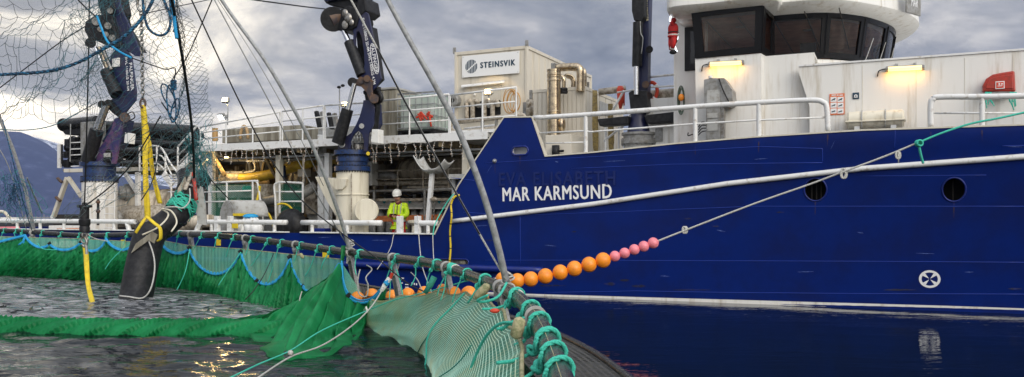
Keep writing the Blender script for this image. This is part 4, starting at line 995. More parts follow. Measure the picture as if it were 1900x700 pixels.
# square grey container / tank box left of the white tank
def corrug_box(name, label, cat, x0, x1, ytop, v, depth, zb, mt, group=None):
    u0, u1 = SU(x0, v), SU(x1, v); zt = SZ((x0+x1)/2, ytop, v)
    t = thing(name, label, cat, SH, ((u0+u1)/2, v+depth/2, zb), group); return t, u0, u1, zt
t, u0, u1, zt = corrug_box('steel_skip', 'weathered grey steel skip beside the caged tank', 'skip', 693, 734, 163, 2.2, 1.3, PZ+.02, M_conc)
MB(SH).box((u0, 2.2, PZ+.02), (u1, 3.5, zt-.06)).build('body', M_conc, t, bevel=.015)
MB(SH).box((u0-.03, 2.16, zt-.06), (u1+.03, 3.54, zt)).build('rim', M_lgrey, t, bevel=.01)
for k in range(1, 4):
    u = u0+(u1-u0)*k/4; MB(SH).box((u-.025, 2.17, PZ+.1), (u+.025, 2.197, zt-.1)).build('rib', M_conc, t)
# IBC tank in its cage on a pallet
def ibc(x0, x1, v, label):
    u0 = SU(x0, v); w = 1.18; u1 = u0+w; d = 1.0; zb = PZ+.03; ph = .18; h = 1.02
    t = thing('caged_tank', label, 'tank', SH, ((u0+u1)/2, v+d/2, zb))
    for k in range(3):
        MB(SH).box((u0+k*(w-.14)/2, v, zb), (u0+k*(w-.14)/2+.14, v+d, zb+.12)).build('pallet_foot', M_black, t)
    MB(SH).box((u0, v, zb+.123), (u1, v+d, zb+ph)).build('pallet_deck', M_black, t, bevel=.01)
    z0 = zb+ph+.003
    MB(SH).box((u0+.04, v+.04, z0), (u1-.04, v+d-.04, z0+h-.04)).build('bottle', M_tank, t, bevel=.07)
    z1 = z0+h
    for k in range(4):
        z = z0+.06+(h-.08)*k/3; MB(SH).tube([(u0,v,z),(u1,v,z),(u1,v+d,z),(u0,v+d,z)], .013, 6, closed=True).build('cage_hoop', M_galv, t)
    for k in range(7):
        u = u0+w*k/6; MB(SH).cyl((u, v-.004, z0), (u, v-.004, z1), .011, n=6).build('cage_bar', M_galv, t)
    for k in range(1, 6):
        y = v+d*k/5; MB(SH).cyl((u1+.004, y, z0), (u1+.004, y, z1), .011, n=6).build('cage_bar', M_galv, t)
    MB(SH).tube([(u0,v,z1),(u1,v,z1),(u1,v+d,z1),(u0,v+d,z1)], .018, 6, closed=True).build('cage_rim', M_galv, t)
    MB(SH).cyl(((u0+u1)/2, v+d/2, z1-.04), ((u0+u1)/2, v+d/2, z1+.02), .09, n=16).build('filler_cap', M_black, t)
ibc(738, 815, 1.75, 'white caged liquid tank on a black pallet behind the platform rail')
m = MB(SH)
for k in range(9):
    cc = SP(790+random.uniform(-12, 12), 213+random.uniform(-3, 3), 1.70)
    m.tube(smooth_path([cc, cc+Vector((random.uniform(-.15,.15), -.02, random.uniform(-.1,.08))), cc+Vector((random.uniform(-.15,.15), .01, random.uniform(-.18,.0)))], 4), .024, 6)
m.tube([SP(797,215,1.68), SP(800,235,1.68)], .03, 6)
tag(m.build('lashing_straps', M_redsign, smooth='all'), 'tangle of red lashing straps in front of the caged tank', 'straps')

# signed white container: near end parallel to the ship's side
def container_main():
    v = 5.2; u1 = SU(979, v); u0 = SU(843, v); zt = SZ(979, 84, v); zb = PZ+.02; L = 5.9
    t = thing('white_container', 'white machinery container with a company sign on its end wall', 'container', SH, ((u0+u1)/2, v+L/2, zb))
    MB(SH).box((u0+.04, v+.04, zb+.05), (u1-.04, v+L-.04, zt-.05)).build('body', M_cont, t)
    m = MB(SH)
    for u, y in ((u0, v), (u1-.09, v), (u1-.09, v+L-.09)): MB(SH).box((u, y, zb), (u+.09, y+.09, zt)).build('corner_post', M_cont, t, bevel=.008)
    for a_, b_ in (((u0+.092, v+.004, zt-.10), (u1-.092, v+.09, zt-.002)), ((u1-.088, v+.092, zt-.10), (u1-.004, v+L-.092, zt-.002)), ((u0+.092, v+.004, zb+.002), (u1-.092, v+.09, zb+.12))): MB(SH).box(a_, b_).build('edge_rail', M_cont, t, bevel=.006)
    MB(SH).box((u0+.02, v+.02, zt-.048), (u1-.02, v+L-.02, zt-.03)).build('roof', M_cont, t)
    for k in range(1, 12):
        y = v+L*k/12; MB(SH).box((u1-.042, y-.012, zb+.13), (u1-.022, y+.012, zt-.11)).build('side_rib', M_cont, t)
    for (u, y) in ((u0-.03, v+.02), (u1-.05, v-.0), (u1-.06, v+L*.72)):
        MB(SH).box((u-.04, y, zt-.04), (u+.06, y+.05, zt+.16)).build('lifting_lug', M_grey, t, bevel=.01)
    # sign
    a, b, c_, d_ = SP(858,109,v-.0), SP(964,95,v), SP(964,136,v), SP(858,147,v)
    sz0 = c_.z; sz1 = b.z; su0 = a.x; su1 = b.x
    sg = MB(SH).box((su0, v-.03, sz0), (su1, v+.002, sz1)).build('sign_board', M_paper, t, bevel=.005)
    for (x, z) in ((su0+.04, sz0+.04), (su1-.04, sz0+.04), (su0+.04, sz1-.04), (su1-.04, sz1-.04)): MB(SH).ball((x, v-.032, z), .012, 6, 4).build('bolt', M_grey, sg)
    # round striped emblem
    cx_ = SU(875.5, v); cz = (sz0+sz1)/2-.01; r = .215; nb = 8
    for k in range(nb):
        x0 = -r+2*r*(k+.12)/nb; x1 = -r+2*r*(k+.78)/nb; xm = (x0+x1)/2; hh = math.sqrt(max(r*r-xm*xm, 0))
        gap = -.02+xm*.75+.04*math.sin(xm*9)
        m = MB(SH)
        if hh > abs(gap)+.03 or True:
            z_hi0, z_hi1 = min(hh, gap+.03), hh; z_lo0, z_lo1 = -hh, max(-hh, min(gap-.03, hh))
            h0 = math.sqrt(max(r*r-x0*x0, 0)); h1 = math.sqrt(max(r*r-x1*x1, 0)); g0 = -.02+x0*.75; g1 = -.02+x1*.75
            def strip(a0, a1, b0, b1):
                if a1-a0 > .01 or b1-b0 > .01: m.prism([(cx_+x0, v-.034, cz+a0), (cx_+x1, v-.034, cz+b0), (cx_+x1, v-.034, cz+max(b1, b0)), (cx_+x0, v-.034, cz+max(a1, a0))], (0, .003, 0))
            strip(max(-h0, min(g0+.025, h0)), h0, max(-h1, min(g1+.025, h1)), h1); strip(-h0, min(h0, max(-h0, g0-.025)), -h1, min(h1, max(-h1, g1-.025)))
        if m.f: m.build('emblem_bar', M_ink, sg)
    tt = text('sign_lettering', 'STEINSVIK', M_ink, sg, Vector((SU(924, v), v-.036, cz+.01)), (1, 0, 0), (0, 0, 1), .185, .8, M=SH, fat=.05, space=1.25)
    inv = SH.inverted() @ MATS_OF[tt.name]; us = [(inv @ q.co).x for q in tt.data.vertices]; a, b = min(us), max(us); n0, n1 = SU(892, v), SU(957, v)
    for q in tt.data.vertices:
        p = inv @ q.co; p.x = n0+(p.x-a)/(b-a)*(n1-n0); q.co = inv.inverted() @ p
    # recessed flap and its canopy, pipe cluster under it
    MB(SH).box((SU(862, v), v+.0, SZ(900, 190, v)), (SU(930, v), v+.03, SZ(900, 160, v))).build('flap', M_cont, t, bevel=.004)
    MB(SH).prism([SP(856,158,v), SP(936,149,v), SP(936,152,v-.12), SP(856,161,v-.12)], (0, 0, -.03)).build('canopy', M_rail, t)
    MB(SH).pbox(862, 188, 928, 218, v-.003, .04).build('pipe_recess', M_void, t)
    for k, x in enumerate((866, 877, 899, 914)):
        MB(SH).tube(smooth_path([SP(x,222,v-.12), SP(x,196,v-.12), SP(x+1,190,v-.12), SP(x+5,188,v-.12), SP(x+9,191,v-.10), SP(x+9,197,v-.05)], 5), .075, 12).build('outlet_pipe', M_pipe, t, smooth='all')
    for x in (888, 893, 907): MB(SH).ball(SP(x, 196, v-.08), .08, 10, 8).build('valve', M_grey, t, smooth=True)
    MB(SH).ball(SP(881,176,v-.02), .04, 8, 6).build('wall_fitting', M_whitepl, t)
container_main()
t = thing('air_drum', 'small round grey drum at the left corner of the signed container', 'drum', SH, SP(839, 192, 4.9))
MB(SH).lathe(SP(839,186,4.9), (0, 1, 0), [(0, 0), (.16, .0), (.20, .03), (.20, .25), (0, .25)], 20).build('drum', M_grey, t, smooth=30); MB(SH).lathe(SP(839,186,4.88), (0, 1, 0), [(0, 0), (.07, 0), (.07, .03)], 14).build('hub', M_black, t)
m = MB(SH)
for k in range(6): 
    cc = SP(944+k*3.2, 187+(k%3)*2, 4.6); m.tube([cc+Vector((math.cos(a)*(.18+.03*math.sin(k*2)), -.03*k, math.sin(a)*(.38-.02*k))) for a in np.linspace(0, 6.28, 24, endpoint=False)], .012, 6, closed=True)
tag(m.build('hose_coil', mat('orange ochre hose', (.55,.27,.06), .5), smooth='all'), 'orange yellow hose coil hung on the container rail', 'hose')

# ribbed second container with the chimney pipes
def container_two():
    v = 3.6; u1 = SU(1086, v); u0 = SU(989, v); zt = SZ(1086, 160, v); zb = 2.9; L = 3.6
    t = thing('ribbed_container', 'cream ribbed container with steel flue in front of it', 'container', SH, ((u0+u1)/2, v+L/2, zb))
    MB(SH).box((u0, v+.03, zb), (u1-.03, v+L, zt-.04)).build('body', M_cont, t)
    m = MB(SH); m.box((u0-.02, v, zt-.09), (u1-.08, v+.07, zt)); m.box((u1-.075, v, zb), (u1, v+.08, zt+.003)); m.box((u1-.07, v+.083, zt-.09), (u1, v+L, zt)); m.build('edge_rail', M_cont, t, bevel=.006)
    n = 11
    for k in range(n):
        a = u0+.03+(u1-u0-.15)*k/n; b = u0+.03+(u1-u0-.15)*(k+.82)/n
        MB(SH).box((a, v+.008, zb+.05), (b, v+.027, zt-.10)).build('panel', M_cont, t)
    for k in range(6):
        y = v+.15+(L-.3)*k/6; MB(SH).box((u1-.028, y, zb+.05), (u1-.012, y+(L-.3)/6*.9, zt-.10)).build('panel', M_cont, t)
    for x, y in ((984,150),): MB(SH).box((u0-.12, v+.0, zt-.25), (u0-.03, v+.06, zt+.0)).build('lifting_lug', M_grey, t, bevel=.01)
    MB(SH).box((u1-.06, v+.3, zt), (u1-.01, v+.36, zt+.16)).build('lifting_lug', M_grey, t)
    MB(SH).box((u1-.01, v+1.2, zt-.6), (u1+.01, v+2.0, zt-.25)).build('louvre', M_lgrey, t)
container_two()
def flue():
    v = 3.1; t = thing('steel_flue', 'shiny ribbed steel flue pipe standing before the ribbed container', 'flue', SH, (SU(1028, v), v, 2.9))
    zt, zb = SZ(1028, 133, v), SZ(1028, 262, v); r = .185; u = SU(1028, v)
    prof = [(r*.85, zb), (r, zb+.02)]
    for z in (SZ(1028, 212, v), SZ(1028, 208, v), SZ(1028, 150, v), SZ(1028, 143, v), SZ(1028, 139, v)): prof += [(r, z-.03), (r*1.06, z-.015), (r*1.06, z+.015), (r, z+.03)]
    prof += [(r, zt), (r*1.08, zt), (r*1.08, zt+.05), (.05, zt+.05)]
    MB(SH).lathe((u, v, 0), (0, 0, 1), prof, 24).build('pipe', M_gold, t, smooth=30)
    MB(SH).cyl((u, v, 2.9), (u, v, zb+.02), .13, n=16).build('foot', M_steel, t, smooth=True)
    MB(SH).ball(SP(1043, 231, v+.05), .13, 14, 10, (.7, 1, 1.6)).build('inspection_cover', M_gold, t, smooth=True)
    for k, (x, w) in enumerate(((1077, 15), (1084, 9), (1064, 10), (1046, 8))):
        vv = v+.45+.25*k; 
        y0 = (124, 127, 141, 140)[k]; xs = 1032 if k < 2 else (1050 if k == 2 else 1036)
        pts = [SP(xs, y0+2, vv), SP(x-12, y0, vv), SP(x-4, y0+2, vv), SP(x, y0+9, vv), SP(x, 162, vv), SP(x, 170, vv)]
        o = MB(SH).tube(smooth_path(pts, 6), w/2/F*SY(x, vv), 16).build('flue_elbow', M_gold, t, smooth='all')
    MB(SH).pbox(1022, 117, 1030, 130, v+.5, .3).build('connector', M_grey, t, bevel=.01)
    for y in (166, 171): MB(SH).tube([SP(1040,y,v+.1), SP(1051,y,v+.3)], .05, 10).build('clamp', M_black, t)
flue()
MB(SH).pbox(1012, 250, 1060, 300, 2.2, 1.2).build('fore_casing', M_cont, ship, bevel=.01)
t = thing('vent_pipe', 'short black vent pipe on the cream casing behind the blue wing', 'vent', SH, SP(1031, 292, 2.1))
MB(SH).tube([SP(1031,292,2.1), SP(1031,270,2.1)], .10, 14).build('pipe', M_black, t, smooth='all'); MB(SH).cyl(SP(1031,281,2.1), SP(1046,280,2.1), .03, n=8).build('handle', M_black, t)
t = thing('blower_pair', 'two stubby round blower ends beside the signed container', 'blower', SH, SP(984, 215, 4.2))
for y in (195, 207): MB(SH).tube([SP(980,y,4.2), SP(988,y,4.2)], [.17,.19], 16).build('blower', M_pipe, t, smooth='all')
MB(SH).pbox(970, 190, 976, 215, 4.2, .3).build('bracket', M_grey, t)
# horizontal pipes under the container
def hpipe(name, l, v, w, mt, parent=ship, k=5, n=12):
    m0 = sum(p[0] for p in l)/len(l); return MB(SH).tube(smooth_path([SP(x, y, v) for x, y in l], k), w/2/F*SY(m0, v), n).build(name, mt, parent, smooth='all')
hpipe('seawater_pipe', [(852,226),(900,221),(968,213)], 1.9, 9, M_pipe); hpipe('seawater_pipe', [(965,213),(972,216),(975,224)], 1.9, 9, M_pipe)
hpipe('seawater_pipe', [(836,224),(836,236),(842,245),(852,246),(900,241),(935,236)], 1.8, 9, M_pipe)
hpipe('seawater_pipe', [(862,240),(940,231)], 2.2, 6, M_rail)
for x in (892, 918): MB(SH).pbox(x, 222, x+3, 242, 1.85, .1).build('pipe_support', M_grey, ship)
MB(SH).pbox(836, 240, 960, 246, 1.55, .3).build('pipe_gallery', M_rail, ship)

# flood lamps
def flood(px, py, v, s, mt, tilt, label, post=None, energy=12):
    c = SP(px, py, v); t = thing('flood_lamp', label, 'lamp', SH, c, 'flood lamps about the work deck')
    M = SH @ Matrix.Translation(c) @ Matrix.Rotation(R(tilt[1]), 4, 'Z') @ Matrix.Rotation(R(tilt[0]), 4, 'X')
    MB(M).box((-s, 0, -s*.75), (s, s*.7, s*.75)).build('housing', M_grey, t, bevel=s*.15)
    MB(M).box((-s*.8, -.012, -s*.55), (s*.8, -.003, s*.55)).build('glass', mt, t)
    for k in (-1, 1): MB(M).box((k*s*1.08-.008, .02, -s*.3), (k*s*1.08+.008, s*.9, s*.1)).build('yoke', M_galv, t)
    if post: MB(SH).tube([c+Vector((0, .08, 0))]+[SP(x, y, v) for x, y in post], .02, 8).build('mast', M_galv, t, smooth='all')
    if energy == 30:
        ld = bpy.data.lights.new('flood_light', 'POINT'); ld.energy = 45; ld.shadow_soft_size = .1; ld.color = (1, .66, .26)
        lo = bpy.data.objects.new('flood_light', ld); COL.objects.link(lo); lo.matrix_world = M @ Matrix.Translation((0, -.18, -.22))
    elif energy:
        ld = bpy.data.lights.new('flood_light', 'SPOT'); ld.energy = energy*8; ld.spot_size = R(120); ld.shadow_soft_size = .06; ld.color = (1, .70, .34) if mt is M_flood else (.85, .93, 1)
        lo = bpy.data.objects.new('flood_light', ld); COL.objects.link(lo); lo.matrix_world = M @ Matrix.Translation((0, -.05, 0)) @ Matrix.Rotation(R(90), 4, 'X')
flood(417, 185, 2.4, .12, M_flood, (-25, 10), 'lit warm flood lamp on top of the twin lamp mast', [(423,200),(422,232)], 3)
flood(410, 218, 2.3, .15, M_floodw, (35, -10), 'lit cool white flood lamp low on the twin lamp mast', [(421,221),(422,232)], 3)
flood(905, 170, 4.6, .13, M_flood, (-20, 5), 'lit flood lamp on the rail under the container sign', [(907,200)], 5)
flood(639, 193, 2.6, .10, M_flood, (-30, 30), 'half hidden flood lamp lit beside the middle crane mast', [(630,235)], 2)
flood(421, 290, 3.2, .11, M_flood, (-15, 0), 'lit flood lamp glowing under the platform roof', None, 30)
t = thing('camera_mast', 'thin mast with two small black camera heads beside the middle crane', 'mast', SH, SP(630, 236, 2.5))
MB(SH).tube([SP(630,236,2.5), SP(630,165,2.5)], .018, 8).build('pole', M_galv, t)
for x, y in ((629,162),(636,159)): MB(SH).ball(SP(x, y, 2.5), .055, 10, 8, (1.2, 1, .8)).build('camera_head', M_black, t, smooth=True)
for i, (x, h) in enumerate(((590, 205), (613, 208))):
    t = thing('mooring_chock', ('left' if i == 0 else 'right')+' dark grey horned chock on the platform behind the rail', 'chock', SH, SP(x, 240, 2.6))
    plate([(x-8,h+2),(x-3,h),(x+6,h+32),(x-2,h+32)], 2.6, .12).build('horn', M_black, t, bevel=.02); plate([(x+2,h+3),(x+8,h+1),(x+14,h+32),(x+7,h+32)], 2.6, .12).build('horn', M_grey, t, bevel=.02)

# icicle fairy lights under the platform edge
def fairy(x0, x1, label):
    t = thing('icicle_lights', label, 'fairy lights', SH, (SU((x0+x1)/2, PV), PV-.06, PZ-.3), 'fairy lights along the platform edge')
    w = MB(SH); b = MB(SH); u = SU(x0, PV); u1 = SU(x1, PV); v = PV-.07
    line = []
    while u < u1:
        line.append((u, v+random.uniform(-.02, .02), PZ-.16+random.uniform(-.04, .02)))
        L = random.choice((.12, .22, .38, .5, .3)); z = PZ-.17; pts = [(u, v, z)]; x = u
        for k in range(int(L/.06)+1):
            x += random.uniform(-.03, .03); z -= .06; pts.append((x, v+random.uniform(-.01, .01), z))
            if k % 2: b.ball((x+random.choice((-.03, .03)), v-.01, z+.01), .010, 5, 4)
            w.tube([(x, v, z), (x+.02, v, z+.02)], .006, 4)
        w.tube(pts, .005, 4); u += random.uniform(.16, .30)
    w.tube(line, .010, 5); w.build('wire', M_fwire, t); o = b.build('bulbs', M_bulb, t); o['kind'] = 'stuff'
fairy(412, 600, 'icicle fairy lights hanging left of the middle crane'); fairy(692, 868, 'icicle fairy lights hanging right of the middle crane')

# ================================================================== middle crane
def crane_mid():
    v = 0.95; c = Vector((SU(654, v), v, 0)); k = SY(654, v)/F
    t = thing('knuckle_crane', 'navy knuckle crane on a cream pedestal near the man in yellow', 'crane', SH, (c.x, c.y, .7), 'knuckle cranes on the work ship')
    zf = SZ(654, 318, v); zt = SZ(654, 280, v)
    MB(SH).lathe((c.x, c.y, 0), (0, 0, 1), [(.44, .7), (.44, zf)], 32).build('pedestal', M_ivory, t, smooth=True)
    MB(SH).lathe((c.x, c.y, 0), (0, 0, 1), [(.44, SZ(0+654, 361, v)-.03), (.47, SZ(654, 361, v)-.02), (.47, SZ(654, 361, v)+.0), (.44, SZ(654, 361, v)+.01)], 32).build('weld_ring', M_ivory, t, smooth=30)
    h = zt-zf
    MB(SH).lathe((c.x, c.y, 0), (0, 0, 1), [(.42, zf), (.49, zf), (.49, zf+.12*1), (.41, zf+.13), (.41, zf+h*.45), (.44, zf+h*.46), (.44, zf+h*.68), (.43, zf+h*.7), (.43, zt-.12), (.50, zt-.12), (.50, zt), (0, zt)], 36).build('slew_ring', M_cblue, t, smooth=30)
    m = MB(SH)
    for i in range(40):
        a = i/40*6.283; x, y = c.x+.465*math.cos(a), c.y+.465*math.sin(a)
        m.cyl((x, y, zf-.04), (x, y, zf+.16), .018, n=6); m.cyl((x, y, zt-.16), (x, y, zt+.03), .018, n=6)
    m.build('bolts', M_black, t)
    # winged bracket on the pedestal's left and ladder plate
    MB(SH).prism([SP(x, y, v-.2) for x, y in ((584,328),(603,330),(624,330),(632,328),(630,400),(622,400),(604,370),(592,345))], (0, .3, 0)).build('bracket', M_ivory, t, bevel=.015)
    MB(SH).prism([SP(x, y, v-.50) for x, y in ((614,332),(643,332),(641,345),(634,352),(622,352),(616,345))], (0, .08, 0)).build('bracket_lip', M_ivory, t, bevel=.01)
    o = SP(680, 391, v-.55); MB(SH).lathe(o, (.55, -1, 0), [(0, .06), (.30, .06), (.32, .03), (.32, -.06), (.25, -.07), (.25, -.3)], 24).build('access_hatch', M_ivory, t, smooth=30)
    MB(SH).cyl(SP(652, 430, v-.47), SP(652, 322, v-.47), .018, n=8).build('cable_pipe', M_pipe, t)
    # booms: two cheek plates each with the machinery between them
    def cheeks(poly, v0, th, gap, nm, mt):
        plate(poly, v0, th).build(nm, mt, t, bevel=.012); plate(poly, v0+gap, th).build(nm, mt, t, bevel=.012)
    left = [(627,281),(627,268),(634,259),(652,246),(660,232),(668,214),(672,200),(674,186),(690,186),(694,200),(692,232),(684,248),(681,281),(674,281),(675,262),(671,248),(664,243),(656,249),(650,262),(649,281)]
    cheeks(left, v-.34, .06, .62, 'lower_boom', M_navy)
    plate([(663,232),(673,196),(688,190),(690,228),(682,244),(666,240)], v-.27, .5).build('boom_web', M_navy, t)
    MB(SH).tube([SP(664,281,v), SP(664,262,v)], .16, 16).build('valve_block', M_steel, t, smooth=True); MB(SH).pbox(655, 256, 673, 266, v-.2, .4).build('valve_block', M_grey, t, bevel=.02)
    for x in (657, 663, 669): MB(SH).tube([SP(x,262,v-.25), SP(x,251,v-.22), SP(x+2,246,v-.1)], .022, 6).build('hydraulic_hose', M_galv, t, smooth='all')
    rod(627, 266, 645, 203, v-.5, 24, 'cylinder', M_black, t, w2=22); rod(645, 205, 658, 155, v-.5, 9.5, 'piston_rod', M_chrome, t)
    for (x, y, r) in ((634,268,.09),(671,234,.07)): MB(SH).cyl(SP(x, y, v-.40), SP(x, y, v-.34), r, n=14).build('pivot_pin', M_galv, t, smooth=True)
    # knuckle
    plate([(648,152),(656,146),(666,147),(680,141),(691,150),(689,163),(690,174),(700,182),(699,190),(690,193),(684,186),(680,172),(670,161),(655,158)], v-.44, .07).build('knuckle_plate', M_rust, t, bevel=.012)
    for (x, y, r) in ((654,153,.13),(670,149,.09),(681,146,.09),(694,183,.12)): MB(SH).cyl(SP(x, y, v-.50), SP(x, y, v-.1), r, n=18).build('knuckle_pin', M_rust if x > 660 else M_black, t, smooth=True)
    MB(SH).tube(smooth_path([SP(676,172,v-.1), SP(690,170,v-.1), SP(703,172,v-.15), (SP(708,183,v-.15)), SP(702,190,v-.1), SP(690,188,v)], 5), .06, 8).build('hydraulic_hose', M_black, t, smooth='all')
    plate([(676,176),(682,160),(700,160),(698,205),(694,240),(686,246)], v-.15, .2).build('hose_guard', M_black, t, bevel=.02)
    upper = [(655,36),(662,22),(672,16),(683,26),(688,50),(694,78),(700,110),(707,146),(697,163),(688,170),(680,162),(666,140),(674,131),(676,120),(675,96),(671,70),(666,58),(661,60),(659,72),(659,96),(655,90)]
    cheeks(upper, v-.36, .06, .60, 'upper_boom', M_navy)
    plate([(661,60),(690,50),(704,146),(690,160),(676,140),(664,96)], v-.05, .25).build('boom_web', M_black, t)
    rod(672, 140, 648, 78, v-.33, 21, 'cylinder', M_black, t, w2=20); rod(648, 80, 632, 44, v-.33, 10, 'piston_rod', M_chrome, t)
    # winch and tip housing
    plate([(622,22),(646,10),(660,14),(664,34),(660,50),(648,57),(624,56),(619,40)], v-.42, .75).build('winch_frame', M_black, t, bevel=.03)
    MB(SH).cyl(SP(611, 39, v-.45), SP(629, 31, v-.25), .26, n=24).build('winch_drum', M_rust, t, smooth=30)
    MB(SH).cyl(SP(617, 36, v-.50), SP(618, 36, v-.55), .33, n=24).build('drum_flange', M_black, t, smooth=30)
    MB(SH).cyl(SP(608, 37, v-.1), SP(614, 37, v-.1), .17, n=16).build('winch_motor', M_black, t, smooth=30)
    for (x, y, a, b) in ((640,25,3,.1),(646,34,3,.12),(652,42,3,.08),(640,46,2.5,.1)): MB(SH).ball(SP(x, y, v-.48), b, 8, 6, (1, .6, 1.2)).build('winch_fitting', M_steel if a == 3 else M_grey, t, smooth=True)
    plate([(586,-20),(604,6),(612,10),(640,16),(662,10),(664,-20)], v-.3, .5).build('jib_housing', M_black, t, bevel=.03)
    plate([(602,3),(640,-4),(660,0),(668,-20),(600,-20)], v-.42, .7).build('jib_housing', M_navy, t, bevel=.03)
    plate([(664,-10),(676,-4),(680,20),(668,30),(660,20)], v-.38, .68).build('jib_bracket', M_black, t, bevel=.03)
    # lettering down the boom
    a = SP(692, 104, v-.375); d = (SP(699, 133, v-.375)-SP(688, 72, v-.375)).normalized(); up = Vector((-d.z, 0, d.x)).normalized()
    if up.x < 0: up = -up
    text('boom_lettering', 'PALFINGER', M_letter, t, SP(695, 109, v-.37), d, up, .115, 1.0, M=SH, bold=.01)
    el = [SP(695,109,v-.368)+d*(.42*math.cos(q)*(1 if abs(math.cos(q)) < .9 else 1))+up*(.10*math.sin(q)) for q in np.linspace(0, 6.28, 26, endpoint=False)]
    MB(SH).tube(el, .008, 5, closed=True).build('lettering_ring', M_letter, t)
    text('boom_lettering', 'SWL 1100KG 20.4M SWL 1400KG 4.2M', M_letter, t, SP(684, 95, v-.37), d, up, .085, .95, M=SH, bold=.01)
    MB(SH).prism([SP(x, y, v-.4) for x, y in ((690,240),(702,240),(702,266),(688,264))], (0, .25, 0)).build('junction_box', M_whitepl, t, bevel=.01)
    MB(SH).cyl(SP(683,285,v-.6), SP(683,285,v-.5), .05, n=12).build('marker_light', M_yell, t)
crane_mid()

# ================================================================== left crane
def crane_left():
    v = 3.0; c = Vector((SU(185, v), v, 0))
    t = thing('knuckle_crane', 'tall blue and purple knuckle crane at the left behind the bird net', 'crane', SH, (c.x, c.y, .7), 'knuckle cranes on the work ship')
    zf, zt = SZ(185, 337, v), SZ(185, 302, v); k = SY(185, v)/F
    MB(SH).lathe((c.x, c.y, 0), (0, 0, 1), [(30*k, .7), (30*k, zf)], 28).build('pedestal', M_white, t, smooth=True)
    MB(SH).lathe((c.x, c.y, 0), (0, 0, 1), [(29*k, zf), (32*k, zf), (32*k, zf+.14), (28*k, zf+.15), (28*k, zt-.15), (34*k, zt-.14), (34*k, zt), (0, zt)], 32).build('slew_ring', M_cblue, t, smooth=30)
    m = MB(SH)
    for i in range(36): a = i/36*6.283; m.cyl((c.x+31*k*math.cos(a), c.y+31*k*math.sin(a), zf-.04), (c.x+31*k*math.cos(a), c.y+31*k*math.sin(a), zf+.18), .02, n=6)
    m.build('bolts', M_black, t)
    lad = MB(SH).cyl(SP(194, 432, v-.72), SP(194, 340, v-.72), .02, n=6).build('ladder', M_rail, t)
    MB(SH).cyl(SP(213, 432, v-.72), SP(213, 340, v-.72), .02, n=6).build('ladder_side', M_rail, lad)
    for i in range(7): y = 345+i*13; MB(SH).cyl(SP(194, y, v-.72), SP(213, y, v-.72), .015, n=6).build('rung', M_rail, lad)
    MB(SH).cyl(SP(182, 418, v-.75), SP(182, 370, v-.75), .045, n=10).build('valve_rod', M_black, t)
    for y in (375, 392, 412): MB(SH).ball(SP(182, y, v-.75), .075, 8, 6).build('rod_joint', M_rust, t)
    def cheeks(poly, v0, th, gap, nm, mt):
        plate(poly, v0, th).build(nm, mt, t, bevel=.012); plate(poly, v0+gap, th).build(nm, mt, t, bevel=.012)
    cheeks([(158,304),(172,292),(192,264),(206,240),(212,220),(230,216),(222,262),(214,304),(206,304),(208,286),(203,276),(194,280),(188,304)], v-.35, .07, .64, 'lower_boom', M_purple)
    plate([(190,262),(210,225),(226,222),(218,262),(210,275),(196,272)], v-.27, .52).build('boom_web', M_navy, t)
    MB(SH).pbox(189, 282, 207, 300, v-.3, .5).build('valve_block', M_black, t, bevel=.02)
    MB(SH).pbox(192, 284, 203, 292, v-.36, .1).build('valve_face', M_lgrey, t, bevel=.01)
    rod(163, 300, 180, 241, v-.5, 25, 'cylinder', M_black, t, w2=24)
    for dx in (-5, 0, 5): rod(180+dx, 241, 197+dx, 196, v-.5, 5.5, 'piston_rod', M_chrome if dx < 5 else M_gold, t)
    for dx in (0, 7): rod(152+dx, 300, 169+dx, 240, v-.62, 3.2, 'piston_rod', M_chrome, t)
    for (x, y, r, mt) in ((189,194,.14,M_black),(232,218,.17,M_rust),(201,191,.12,M_black)): MB(SH).cyl(SP(x, y, v-.5), SP(x, y, v+.3), r, n=16).build('pivot_pin', mt, t, smooth=True)
    cheeks([(206,208),(208,180),(204,150),(202,116),(208,98),(223,86),(236,96),(243,104),(248,140),(252,170),(251,186),(228,214),(214,214)], v-.36, .07, .62, 'upper_boom', M_navy)
    plate([(190,195),(205,185),(222,205),(236,222),(228,226),(210,210)], v-.42, .06).build('knuckle_plate', M_black, t, bevel=.012)
    rod(218, 176, 197, 132, v-.45, 25, 'cylinder', M_black, t, w2=22)
    for dx in (-6, 1, 7): rod(200+dx, 130, 183+dx, 88, v-.45, 6.5, 'piston_rod', (M_chrome, M_gold, M_steel)[(dx+6)//6 if dx < 7 else 2], t)
    cheeks([(184,-20),(215,-20),(224,14),(240,50),(258,92),(262,100),(258,105),(250,104),(228,88),(214,60),(208,36)], v-.30, .07, .52, 'tip_boom', M_navy)
    plate([(200,0),(222,40),(256,96),(240,92),(212,56)], v-.2, .4).build('boom_web', M_black, t)
    plate([(158,40),(176,28),(205,24),(214,60),(224,84),(212,92),(196,84),(178,76),(164,72),(156,56)], v-.45, .8).build('machinery_head', M_black, t, bevel=.03)
    plate([(178,-20),(206,-20),(214,20),(208,36),(190,34),(182,12)], v-.35, .7).build('machinery_head', M_black, t, bevel=.03)
    for (x, y, r) in ((168,80,.18),(178,40,.14),(200,48,.12),(196,64,.1),(186,54,.1),(208,70,.11),(204,20,.1)): MB(SH).cyl(SP(x, y, v-.58), SP(x, y, v-.3), r, n=14).build('head_fitting', M_grey if x != 168 else M_black, t, smooth=True)
    MB(SH).pbox(208, 108, 221, 124, v-.42, .04).build('data_plate', M_whitepl, t, bevel=.005)
    MB(SH).prism([SP(x, y, v-.5) for x, y in ((232,246),(243,248),(241,267),(230,265))], (0, .2, 0)).build('junction_box', M_whitepl, t, bevel=.01)
